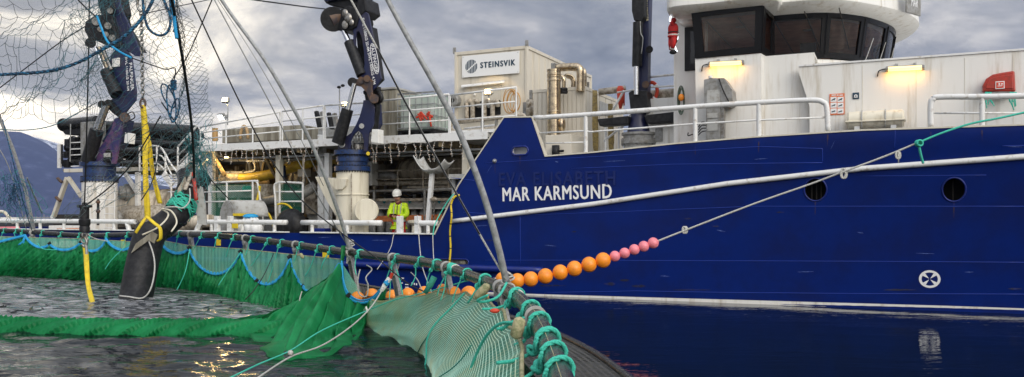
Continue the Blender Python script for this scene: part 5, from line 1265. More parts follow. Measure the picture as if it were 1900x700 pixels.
    d = (SP(245,165,v-.38)-SP(241,108,v-.38)).normalized(); up = Vector((-d.z, 0, d.x)); up = up if up.x > 0 else -up
    text('boom_lettering', 'PALFINGER', M_letter, t, SP(244, 142, v-.38), d, up, .15, .95, M=SH, bold=.01)
    text('boom_lettering', 'SWL 1100KG 20.4M', M_letter, t, SP(236, 137, v-.38), d, up, .11, .95, M=SH, bold=.01)
    MB(SH).tube(smooth_path([SP(236,212,v-.5), SP(246,208,v-.5), SP(250,218,v-.5), SP(240,224,v-.5)], 5), .02, 6).build('hydraulic_hose', M_black, t, smooth='all')
crane_left()

# ================================================================== aft structures behind the left crane
def pipe_rack():
    v = 6.0; t = thing('pipe_rack', 'rack of stacked big black pipes behind the left crane', 'pipe rack', SH, SP(230, 300, v))
    def pp(x0, y0, x1, y1, w, vv=v): 
        o = MB(SH).tube([SP(x0, y0, vv), SP(x1, y1, vv)], w/2/F*SY((x0+x1)/2, vv), 18).build('black_pipe', M_pe, t, smooth=True)
        MB(SH).cyl(SP(x0-1, y0, vv), SP(x0+1, y0, vv), w/2/F*SY(x0, vv)*1.12, n=18).build('flange', M_black, o, smooth=30)
        MB(SH).cyl(SP(x0-1.6, y0, vv), SP(x0-1.1, y0, vv), w/2/F*SY(x0, vv)*.8, n=18).build('bore', M_void, o)
    pp(140,234,360,246,26); pp(136,262,360,268,17); pp(136,285,360,287,19); pp(150,262,372,252,18,7); pp(150,285,372,276,20,7); pp(240,303,372,303,18); pp(126,274,330,284,14,5.6); pp(132,300,330,306,14,5.5)
    pp(118,232,180,226,22,5.6)
    MB(SH).prism([SP(x, y, 5.5) for x, y in ((107,230),(120,229),(138,226),(180,222),(181,250),(150,252),(120,250),(112,240))], (0, .5, 0)).build('pipe_guard', M_black, t, bevel=.05)
    MB(SH).pbox(149, 226, 177, 288, 5.2, .5).build('rack_panel', M_grey, t, bevel=.02)
    m = MB(SH)
    for y in (265, 277, 288, 309): m.bar(SP(132, y, 5.3), SP(152, y-1, 5.3), .04)
    m.build('rack_arm', M_rail, t)
    for (x, y) in ((119,264),(117,287),(131,262),(127,286),(110,303),(118,305)): MB(SH).pbox(x, y-6, x+8, y+6, 5.3, .2).build('pipe_clamp', M_black, t, bevel=.01)
    MB(SH).pbox(106, 268, 111, 312, 5.1, .08).build('guard_plate', M_rail, t)
    MB(SH).pbox(113, 268, 115, 304, 5.05, .05).build('guard_plate', M_void, t)
    for px in (131,): MB(SH).tube([SP(131,230,5.2), SP(130,300,5.2)], .02, 6).build('cable', M_galv, t)
pipe_rack()
def white_frame():
    v = 4.4; t = thing('steel_trestle', 'white steel frame with slanting legs carrying the black pipes', 'frame', SH, SP(220, 430, v))
    def br(x0, y0, x1, y1, w, nm='beam', vv=v, mt=M_cream): MB(SH).bar(SP(x0, y0, vv), SP(x1, y1, vv), w/F*SY(x0, vv), .14).build(nm, mt, t, bevel=.006)
    br(122,317,356,312,8.5); br(125,330,100,401,7,'leg'); br(127,330,152,366,5,'brace'); br(256,320,256,432,8,'leg',4.2,M_rail); br(232,322,254,356,5,'brace',4.3,M_rail)
    MB(SH).box((SU(125,4.8), 4.6, SZ(200, 312, 4.6)-.05), (SU(350,4.8), 9, SZ(200, 312, 4.6))).build('platform_plate', M_brown, t)
    MB(SH).ball(SP(98,403,4.4), .1, 10, 8).build('foot_pad', M_rail, t)
    for x, y in ((108,370),(111,335)): MB(SH).tube([SP(x-4,y-4,4.2), SP(x,y,4.2), SP(x+4,y+3,4.2)], .06, 8).build('shackle', M_rust, t, smooth='all')
    m = SP(395, 286, 3.0)
    br(393,276,393,416,11,'column',2.6,M_rail); br(364,315,393,314,7,'brace',2.7,M_rail); br(366,309,391,286,5,'brace',2.7,M_rail); br(366,345,380,416,5,'brace',2.7,M_rail)
white_frame()
zr = lambda x, y, v: SP(x, y, v)
def rail_px(name, rails, posts, v, r=.026, mt=M_rail, label=None):
    return railing(name, [([SP(x, y, v) for x, y in l], r if i == 0 else r*.75, 4 if len(l) > 2 else 0) for i, l in enumerate(rails)], [(SP(x, y0, v), SP(x, y1, v), r) for x, y0, y1 in posts], mt)
rail_px('stair_rail', [[(259,271),(290,271),(300,276),(306,285),(318,306),(342,335)], [(259,288),(290,288),(302,292),(312,312),(326,338)], [(259,304),(290,304),(302,312),(316,332)]], [(259,318,271),(291,320,271),(307,322,284)], 4.1, .035)
rail_px('stair_rail', [[(330,272),(356,245),(366,232)], [(331,288),(358,262)], [(331,304),(360,274)]], [(330,338,272),(354,262,246)], 4.1, .035)
st = MB(SH).bar(SP(330,318,4.0), SP(370,275,4.0), .05, .22).build('stair', M_rail, ship); 
MB(SH).bar(SP(303,322,4.0), SP(320,345,4.0), .05, .2).build('stringer', M_rail, st)
for i in range(6): MB(SH).box(SP(306+i*3.2, 324+i*4.6, 4.0)+Vector((0,.0,0)), SP(322+i*3.2, 325.5+i*4.6, 4.0)+Vector((0, .8, 0))).build('tread', M_rail, st)
for i in range(6): MB(SH).box(SP(334+i*6, 312-i*6.4, 4.02), SP(342+i*6, 313.5-i*6.4, 4.02)+Vector((0, .8, 0))).build('tread', M_rail, st)
rail_px('gallery_rail', [[(310,339),(348,340),(372,338)], [(312,356),(350,356)], [(312,373),(350,373)]], [(318,432,339),(348,430,339)], 3.6, .033)
# grey round drums / cylinders in the left background
t = thing('winch_barrel', 'big grey ribbed winch barrel below the pipe rack', 'winch', SH, SP(232, 400, 4.6))
MB(SH).lathe(SP(236,358,4.5), (-.55, -1, 0), [(0,.42),(.1,.42),(.11,.30),(.26,.28),(.27,.1),(.34,.08),(.34,-.2),(.2,-.25)], 28).build('barrel', M_grey, t, smooth=30)
MB(SH).tube([SP(222,360,4.1), SP(234,356,4.3)], .02, 8).build('shaft', M_galv, t)
o = MB(SH).tube([SP(205,385,5), SP(232,383,5), SP(270,383,5), SP(330,380,5)], [.35,.62,.62,.62], 24).build('round_tank', M_insul, smooth='all'); tag(o, 'beige cone ended round tank lying under the pipe rack', 'tank')
o = MB(SH).tube([SP(192,410,4.2), SP(228,411,4.2), SP(240,402,4.2), SP(280,402,4.2), SP(330,400,4.2)], [.22,.22,.42,.42,.42], 20).build('thick_pipe', M_pipe, smooth='all'); tag(o, 'brown grey thick pipe with a funnel behind the left rail', 'pipe')
o = MB(SH).tube([SP(213,392,3.6), SP(221,400,3.6), SP(224,412,3.6)], .12, 12).build('pump_head', M_grey, smooth='all'); tag(o, 'small grey pump head beside the left crane pedestal', 'pump')
o = MB(SH).tube(smooth_path([SP(318,428,1.2), SP(345,416,1.2), SP(372,411,1.2), SP(392,410,1.2)], 5), .20, 14).build('suction_pipe', M_insul, smooth='all'); tag(o, 'ribbed beige suction pipe lying low behind the black handrail', 'pipe')
tag(MB(SH).pbox(330, 420, 362, 434, 1.4, .3).build('deck_box', M_conc, bevel=.02), 'low tan box at the foot of the white frame', 'box')
# things low on the far left deck
for (x0, y0, x1, y1, v, mt, nm, lab) in ((0,404,6,414,2.2,M_whitepl,'white_crate','small white crate at the far left edge behind the rail'), (90,419,150,428,2.4,M_whitepl,'hatch_cover','low white hatch cover behind the left rail'),
        (-2,421,7,426,1.2,M_pink,'pink_crate','small pink crate by the rail at the far left'), (104,424,124,432,.9,M_wood,'wooden_block','small tan wooden block behind the left rail'), (210,432,222,436,.8,M_blue2,'blue_crate','small blue crate at the left crane foot')):
    tag(MB(SH).pbox(x0, y0, x1, y1, v, .6).build(nm, mt, bevel=.02), lab, nm.split('_')[1])
o = MB(SH).tube(smooth_path([SP(-30,393,2.5), SP(4,393,2.5), SP(14,400,2.5), SP(22,410,2.5), SP(25,414,2.5)], 5), .06, 10).build('yellow_hose', M_ivory, smooth='all'); tag(o, 'pale yellow hose bending over the rail at the far left', 'hose')
MB(SH).box((-24, 5, .7), (-17.5, 9.5, 1.9)).build('aft_casing', M_dark, ship)

# ================================================================== under the platform
def cave():
    hp = lambda l, v, w, mt, nm, lab, cat='pipe', n=14: tag(hpipe(nm, l, v, w, mt, None, 5, n), lab, cat)
    hp([(442,331),(462,331),(500,324),(545,310),(580,300)], 3.6, 19, mat('yellow hose', (.62,.45,.03), .5, c2=(.5,.33,.03), scale=8), 'yellow_hose', 'thick yellow hose running up under the platform roof', 'hose')
    o = MB(SH).tube([SP(410,332,3.4), SP(446,331,3.6)], [.17,.18], 16).build('hose_end', M_pipe, smooth=30); tag(o, 'open grey end of the thick yellow hose', 'hose end'); MB(SH).cyl(SP(409,332,3.4), SP(409.6,332,3.4), .14, n=16).build('bore', M_void, o)
    hp([(505,300),(560,298),(640,303)], 5.4, 30, M_insul, 'beige_duct', 'wide beige duct running under the platform behind the yellow hose', 'duct')
    hp([(690,290),(750,290),(772,296),(780,312)], 5.2, 20, M_insul, 'bent_duct', 'long beige duct bending down behind the fairy lights', 'duct')
    t = thing('pressure_tank', 'long beige insulated tank with round ends behind the middle rail', 'tank', SH, SP(805, 345, 4.6))
    a, b = SP(742,317,4.6), SP(872,314,4.6); L = (b-a).length; r = .40
    MB(SH).lathe(a, b-a, [(.02, 0), (r*.5, .05), (r*.8, .16), (r*.95, .3), (r, .45), (r, L-.45), (r*.95, L-.3), (r*.8, L-.16), (r*.5, L-.05), (.02, L)], 24).build('shell', M_insul, t, smooth='all')
    for k in (.3, .55, .8): MB(SH).lathe(a.lerp(b, k), b-a, [(r, 0), (r+.012, .005), (r+.012, .03), (r, .035)], 24).build('band', M_pipe, t)
    for (y, w, x0, x1, v) in ((341,8,686,880,3.6),(339,5,690,830,3.9),(348,7,756,880,3.7),(355,4,690,880,3.5)):
        hp([(x0,y),((x0+x1)/2,y-1),(x1,y-3)], v, w, M_pipe, 'grey_pipe', 'beige pipe %s under the long tank' % {341:'thickest and running full length',339:'thin and set back',348:'short and just below the thickest one',355:'lowest and thinnest'}[y])
    o = MB(SH).tube(smooth_path([SP(700,328,3.5), SP(716,326,3.5), SP(728,326,3.5), SP(735,332,3.5)], 5), .10, 12).build('valve_elbow', M_grey, smooth='all'); tag(o, 'grey valve and elbow with orange cable beside the crane pedestal', 'valve')
    MB(SH).lathe(SP(719,321,3.5), (0,0,1), [(0,0),(.16,0),(.16,.03),(0,.03)], 16).build('handwheel', M_grey, o)
    for (x0,y0,x1,y1,lab) in ((683,304,698,332,'left'),(700,305,716,324,'right')): tag(MB(SH).pbox(x0, y0, x1, y1, 4.6, .5).build('valve_cabinet', M_conc, bevel=.015), lab+' weathered cream cabinet behind the middle crane pedestal', 'cabinet')
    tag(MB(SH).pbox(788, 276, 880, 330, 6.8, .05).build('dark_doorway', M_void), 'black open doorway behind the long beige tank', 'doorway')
    rail_px('middle_rail', [[(684,318),(876,312)], [(684,334),(876,329)]], [(694,352,318),(738,352,316.5),(785,350,315),(832,348,313.5)], 3.25, .026, M_pipe)
    rail_px('middle_rail', [[(684,355),(866,350)]], [(694,432,355),(788,432,353),(796,432,353)], 3.1, .04, M_grey)
    # clutter on the middle deck
    m = MB(SH); random.seed(5)
    for k in range(26):
        x = random.uniform(690, 860); y = random.uniform(358, 371); m.tube(smooth_path([SP(x, y, 3.5), SP(x+random.uniform(5,20), y+random.uniform(-4,4), 3.4), SP(x+random.uniform(20,40), y+random.uniform(-3,6), 3.5)], 3), random.uniform(.015,.04), 5)
    tag(m.build('cable_tangle', M_black, smooth='all'), 'tangle of dark cables above the white valve panel', 'cables')
    t = thing('gas_bottle_rack', 'row of grey gas bottles under a white panel with diamond signs behind the man', 'gas bottle rack', SH, SP(760, 432, 3.8))
    MB(SH).pbox(683, 369, 868, 388, 3.45, .2).build('panel', M_whitepl, t, bevel=.01)
    MB(SH).pbox(683, 375+4.6, 868, 385, 3.43, .015).build('panel_strip', M_lgrey, t)
    x = 686; k = 0
    while x < 868:
        r = .118; o = MB(SH); c = SP(x+5.5, 432, 3.75); zt = SZ(760, 388, 3.75)
        o.lathe((c.x, c.y, 0), (0,0,1), [(r,.7),(r,zt-.12),(r*.8,zt-.05),(.04,zt),(.04,zt+.06),(0,zt+.06)], 16).build('gas_bottle', M_grey, t, smooth='all'); x += 15.6
    for x in (713, 760, 815):
        c = SP(x, 374.5, 3.41); s = .065
        MB(SH).prism([c+Vector((-s,0,0)), c+Vector((0,0,-s)), c+Vector((s,0,0)), c+Vector((0,0,s))], (0,-.005,0)).build('diamond_sign', mat('sign cyan', (.02,.35,.45), .5), t)
        MB(SH).pbox(x+8, 371, x+16, 379, 3.425, .005).build('label_sheet', M_paper, t)
    for (y, x0, x1) in ((404,692,820),(409.5,692,820)):
        tag(MB(SH).bar(SP(x0, y, 3.1), SP(x1, y-3.4, 3.1), .05, .085).build('orange_plank', M_wood, bevel=.004), ('upper' if y < 406 else 'lower')+' orange plank behind the man in yellow', 'plank', 'orange planks behind the man')
    # T-shaped bollard / roller on a white post
    t = thing('curved_roller_post', 'white post carrying a split curved fairlead saddle right of the man', 'fairlead', SH, SP(793, 432, 1.0))
    MB(SH).bar(SP(794,416,1.0), SP(802,320,1.0), .11, .11).build('post', M_rail, t, bevel=.01)
    def saddle(x0, y0, x1, y1, bend, nm):
        A_, B_ = SP(x0,y0,1.0), SP(x1,y1,1.0)
        MB(SH).grid(lambda s, q: A_.lerp(B_, s)+Vector((0, (q-.5)*.5, -bend*math.sin(s*math.pi)-.10*math.cos((q-.5)*3)+.1)), 12, 6).build(nm, M_lgrey, t, smooth=True, solid=.025)
    saddle(776,296,806,321,.16,'saddle_wing'); saddle(804,321,834,303,.10,'saddle_wing')
    # bollard and chain beside it
    c = SP(770, 432, .9); tag(MB(SH).lathe((c.x, c.y, 0), (0,0,1), [(.17,.7),(.17,1.1),(.09,1.3),(.08,1.6),(.19,1.68),(.20,1.74),(0,1.76)], 18).build('bollard', M_ivory, smooth=30), 'cream waisted bollard between the white mooring posts', 'bollard')
    m = MB(SH); 
    for k in range(14):
        c = SP(805, 371+k*3.3, .95); r = .045; al = k % 2
        m.tube([c+Vector((0 if al else math.cos(a)*.02, math.cos(a)*.02 if al else 0, math.sin(a)*.035)) for a in np.linspace(0,6.28,10,endpoint=False)], .008, 5, closed=True)
    o = m.build('chain', M_steel, smooth='all'); tag(o, 'short grey chain hanging beside the curved fairlead post', 'chain')
    MB(SH).ball(SP(805,370,.95), .09, 10, 8, (1.3,1,.7)).build('chain_block', M_pipe, o, smooth=True)
    # teal rail gates aft of the crane with green net
    rail_px('deck_rail', [[(372,340),(470,336),(476,338),(480,350),(489,420)], [(372,357),(466,354)], [(372,375),(468,373)]], [(421,395,338),(469,412,337)], 1.9, .033)
    rail_px('deck_rail', [[(512,415),(511,370),(509,346),(514,340),(525,338),(563,340)], [(512,356),(563,356)], [(514,374),(563,374)]], [(519,395,340),(562,395,340)], 1.9, .033)
    tag(MB(SH).tube([SP(563,338,1.9),SP(563,280,1.9)], .03, 8).build('stanchion_pipe', M_pipe), 'thin grey stanchion beside the small deck gate', 'stanchion')
    def greennet(x0, x1, y0, y1, lab):
        P0_=[]; P1_=[]; nn=int((x1-x0)/3.0)
        u0_,u1_=SU(x0,2.05),SU(x1,2.05); za_,zb_=SZ((x0+x1)/2,y1,2.05),SZ((x0+x1)/2,y0,2.05); h=zb_-za_; w=u1_-u0_; s=.07
        d=-h
        while d<w:
            for sg in (0,1):
                a0,b0=(d,za_),(d+h,zb_)
                x_a,x_b=max(0,d),min(w,d+h)
                if x_b>x_a:
                    if sg==0: P0_.append((u0_+x_a,2.05,za_+(x_a-d))); P1_.append((u0_+x_b,2.05,za_+(x_b-d)))
                    else: P0_.append((u0_+x_a,2.06,zb_-(x_a-d))); P1_.append((u0_+x_b,2.06,zb_-(x_b-d)))
            d+=s
        o=segs_mesh(P0_,P1_,.007,SH).build('guard_net', M_dteal); tag(o, lab, 'net')
    greennet(392, 468, 342, 412, 'green guard net behind the aft deck rail'); greennet(515, 562, 342, 400, 'green guard net behind the small deck gate')
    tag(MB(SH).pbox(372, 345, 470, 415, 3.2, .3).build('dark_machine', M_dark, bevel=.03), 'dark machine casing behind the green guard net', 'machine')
    t = thing('sorting_machine', 'pale green grey hydraulic machine behind the aft deck rail', 'machine', SH, SP(430, 375, 2.6))
    MB(SH).pbox(402, 344, 466, 368, 2.5, .5).build('body', M_lgrey, t, bevel=.03); 
    for x in (455, 461): MB(SH).cyl(SP(x-2, 350, 2.4), SP(x+2, 350, 2.4), .09, n=14).build('ring_joint', M_teal, t, smooth=30)
    for x in (405, 440): MB(SH).pbox(x, 368, x+4, 385, 2.5, .1).build('foot', M_lgrey, t)
    tag(MB(SH).pbox(471, 342, 496, 385, 2.5, .5).build('beige_box', M_pipe, bevel=.02), 'beige equipment box between the two deck rails', 'box')
    o = MB(SH).tube([SP(486,376,2.3), SP(560,360,2.3), SP(585,345,2.6)], .16, 16).build('big_grey_hose', M_grey, smooth='all'); tag(o, 'shiny grey corrugated hose rising behind the small deck gate', 'hose')
    o = MB(SH).tube([SP(486,392,2.2), SP(560,392,2.2)], .14, 14).build('black_hose', M_black, smooth='all'); tag(o, 'black thick hose lying behind the small deck gate', 'hose')
    tag(MB(SH).ball(SP(540,420,1.5), .48, 18, 12, (1.1,.7,1.1)).build('black_fender', M_black, smooth=True), 'big black round fender in the gap of the bulwark', 'fender')
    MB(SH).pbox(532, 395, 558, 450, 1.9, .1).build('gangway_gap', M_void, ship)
    # half round drum and white bag
    t = thing('half_round_hood', 'light grey half round drum hood on the aft deck beside the white bag', 'drum', SH, SP(440, 420, .7))
    a = SP(421, 402, .75)
    MB(SH).prism([a+Vector((math.cos(q)*.27, 0, math.sin(q)*.45)) for q in np.linspace(0, math.pi, 20)]+[a+Vector((-.27,0,-.6)), a+Vector((.27,0,-.6))], (.35, .8, 0)).build('end_plate', M_grey, t, bevel=.01)
    MB(SH).grid(lambda s, q: a+Vector((math.cos(math.pi*(1-s))*.29+.82*q, .02+.5*q, math.sin(math.pi*(1-s))*.47)), 20, 4).build('hood', M_lgrey, t, smooth=True, solid=.03)
    MB(SH).pbox(432, 396, 474, 401, .74, .02).build('yellow_strip', M_yell, t)
    t = thing('white_sack', 'crumpled white bulk sack with blue tie on the aft deck', 'sack', SH, SP(465, 432, .5))
    c = SP(465, 432, .6)
    def sk(s, q):
        a = 2*math.pi*s; r = (.36+.02*q)*(1-q**3*.62); nn = noise.noise(Vector((math.cos(a)*2.2, math.sin(a)*2.2, q*4)))
        fold = 1+.09*math.sin(a*9+q*3)*(.3+q)+.16*nn
        return Vector((c.x+math.cos(a)*r*fold*1.1, c.y+math.sin(a)*r*fold*.8, 1.0+.84*q+.06*nn))
    MB(SH).grid(sk, 60, 16).build('bag', M_paper, t, smooth=True)
    MB(SH).lathe((c.x, c.y, 1.78), (0,0,1), [(.13,0),(.22,.05),(.2,.1),(.1,.14),(0,.14)], 14).build('tie', M_brope, t, smooth=True)
    o = MB(SH).tube(smooth_path([SP(469,415,1.6), SP(474,385,1.8), SP(480,360,1.9), SP(482,345,1.9)], 4), .04, 6).build('thin_strut', M_yell, smooth='all'); tag(o, 'thin yellow pipe rising behind the white sack', 'pipe')
    o = MB(SH).tube(smooth_path([SP(474,388,1.5), SP(490,390,1.5), SP(500,400,1.4), SP(506,415,1.4), SP(510,432,1.4)], 5), .035, 6).build('yellow_air_hose', M_yell, smooth='all'); tag(o, 'yellow air hose arching down right of the white sack', 'hose')
    o = MB(SH).tube(smooth_path([SP(515,380,1.7), SP(524,378,1.7), SP(536,382,1.7), SP(546,394,1.7)], 5), .03, 6).build('yellow_air_hose', M_yell, smooth='all'); tag(o, 'yellow air hose curving behind the small deck gate', 'hose')
    for (x0,y0,x1,y1,v,mt,lab) in ((566,280,600,338,5.5,M_brown,'ochre bulkhead panel left of the white column'),(508,300,520,340,5,M_cream,'cream post under the platform roof'),(552,314,566,328,3.5,M_whitepl,'small white box beside the deck gate'),
            (604,275,634,330,4.5,mat('yellow cabinet paint',(.55,.42,.08),.5,c2=(.4,.3,.06),scale=5),'yellow cabinet behind the middle crane pedestal'),(600,330,632,352,4.0,M_lgrey,'light grey bracket box left of the crane pedestal'),(585,350,600,430,3.4,M_grey,'grey upright locker left of the crane pedestal'),
            (572,392,604,432,3.4,M_lgrey,'light grey machine foot left of the crane pedestal')):
        tag(MB(SH).pbox(x0,y0,x1,y1,v,.3).build('equipment_box', mt, bevel=.02), lab, 'box')
    for i,(x0,y0,x1,y1,w) in enumerate(((476,264,516,335,7),(390,280,418,326,6),(586,345,640,420,6))):
        tag(MB(SH).bar(SP(x0,y0,3.2), SP(x1,y1,3.2), .09, .09).build('strut', (M_brown,M_brown,M_grey)[i]), ('long slanting brown strut under the platform','short brown strut near the glowing lamp','grey slanting strut left of the crane pedestal')[i], 'strut')
    for (x, lab) in ((530,'blue valve spindle with white handwheels under the platform'),):
        t = thing('valve_spindle', lab, 'valve', SH, SP(526, 330, 3.2)); MB(SH).tube([SP(526,330,3.2), SP(524,308,3.2)], .10, 12).build('spindle', M_cblue, t, smooth=True)
        for k in range(5): MB(SH).ball(SP(516+k*5, 302-(k%2)*4, 3.15), .06, 8, 6).build('handwheel', M_ivory, t, smooth=True)
    for k,(x,lab) in enumerate(((597,'black thick hose bending behind the white column'),)):
        o = MB(SH).tube(smooth_path([SP(604,262,3.0), SP(606,285,3.0), SP(604,310,3.0), SP(608,320,3.0), SP(618,316,3.0), SP(622,306,3.0)], 5), .075, 8).build('black_hose', M_black, smooth='all'); tag(o, lab, 'hose')
    MB(SH).pbox(589, 250, 600, 432, 2.4, .15).build('white_column', M_rail, ship, bevel=.01)
    tag(MB(SH).pbox(758, 402, 0+790, 432, 4.4, .1).build('dark_locker', M_dark), 'dark locker behind the gas bottles', 'locker') if False else None
    tag(MB(SH).pbox(579, 424, 602, 433, .8, .3).build('blue_tub', M_blue2, bevel=.02), 'small blue tub behind the bulwark left of the crane pedestal', 'tub')
cave()
def clutter():
    par = [o for o in ship.children if o.name.startswith('upper_platform')][0]; rnd = random.Random(31)
    mts = [M_insul, M_pipe, M_lgrey, M_cream, M_grey, M_rail, M_brown, M_galv]
    for k in range(34):          # upright and level pipes against the back wall and machinery
        x = rnd.uniform(395, 600) if k % 2 else rnd.uniform(690, 872); v = rnd.uniform(4.0, 7.2); mt = rnd.choice(mts); w = rnd.uniform(2.5, 8)
        rr = w/2/F*SY(x, v)
        if k % 3: MB(SH).tube([Vector((SU(x, v), v, .75)), Vector((SU(x, v), v, PZ-.32))], rr, 10).build('service_pipe', mt, par, smooth='all')
        else:
            y = rnd.uniform(286, 345); L = rnd.uniform(30, 90); a = SP(x-L/2, y, v); b = Vector((SU(x+L/2, v), v, a.z)); c = b+Vector((0, 0, rnd.choice((-.5, .4)))); MB(SH).tube(smooth_path([a, b, c], 5), rr, 10).build('service_pipe', mt, par, smooth='all')
            for q in (.3, .7): MB(SH).lathe(a.lerp(b, q), b-a, [(rr, 0), (rr*1.6, 0), (rr*1.6, .05), (rr, .05)], 12).build('pipe_flange', M_grey, par, smooth=30)
    for k in range(26):
        x = rnd.uniform(392, 598) if k % 2 else rnd.uniform(690, 868); y = rnd.uniform(290, 420) if k % 2 else rnd.uniform(280, 350); w, h = rnd.uniform(8, 26), rnd.uniform(8, 24); v = rnd.uniform(5.0, 7.0)
        o = MB(SH).pbox(x, y, x+w, y+h, v, rnd.uniform(.2, .5)).build('wall_cabinet', rnd.choice(mts), par, bevel=.012)
    for k in range(9):
        x = rnd.uniform(398, 590); y = rnd.uniform(300, 330); v = rnd.uniform(4.2, 6); MB(SH).bar(SP(x, y-30, v), SP(x+rnd.uniform(-20, 24), y+40, v), .08, .08).build('brace', rnd.choice([M_brown, M_cream]), par)
    for y, v in ((262, 2.2), (268, 3.4)):
        MB(SH).bar(Vector((uP0+.2, v, PZ-.36)), Vector((uP1-.3, v, PZ-.36)), .25, .05).build('cable_tray', M_galv, par)
    # machines filling the space behind the deck rails
    for (x0, y0, x1, y1, v, mt) in ((486,396,512,432,3.0,M_grey),(515,404,560,432,3.2,M_dark),(566,352,584,398,3.2,M_pipe),(470,320,500,342,4.2,M_brown),(545,318,575,345,4.4,M_lgrey),(640,300,690,345,3.0,M_lgrey),(686,286,735,304,5.8,M_pipe),(745,345,800,356,4.2,M_lgrey),(832,335,868,356,4.0,M_grey),(372,300,392,340,4.2,M_insul)):
        MB(SH).pbox(x0, y0, x1, y1, v, .35).build('machine_block', mt, par, bevel=.025)
clutter()
# yellow striped hose over the hull beside the wing
t = thing('yellow_hull_hose', 'yellow black banded hose hanging down the blue hull beside the wing plate', 'hose', SH, SP(836, 488, -.05))
pts = smooth_path([SP(853,362,-.02), SP(843,366,-.06), SP(837,380,-.07), SP(838,400,-.16), SP(835,430,-.10), SP(836,460,-.08), SP(834,488,-.08)], 8)
MB(SH).tube(pts, .024, 10).build('hose', M_yell, t, smooth='all')
for k in range(4, len(pts)-1, 6): MB(SH).tube([pts[k], pts[k].lerp(pts[k+1], .45)], .027, 10).build('band', M_black, t)

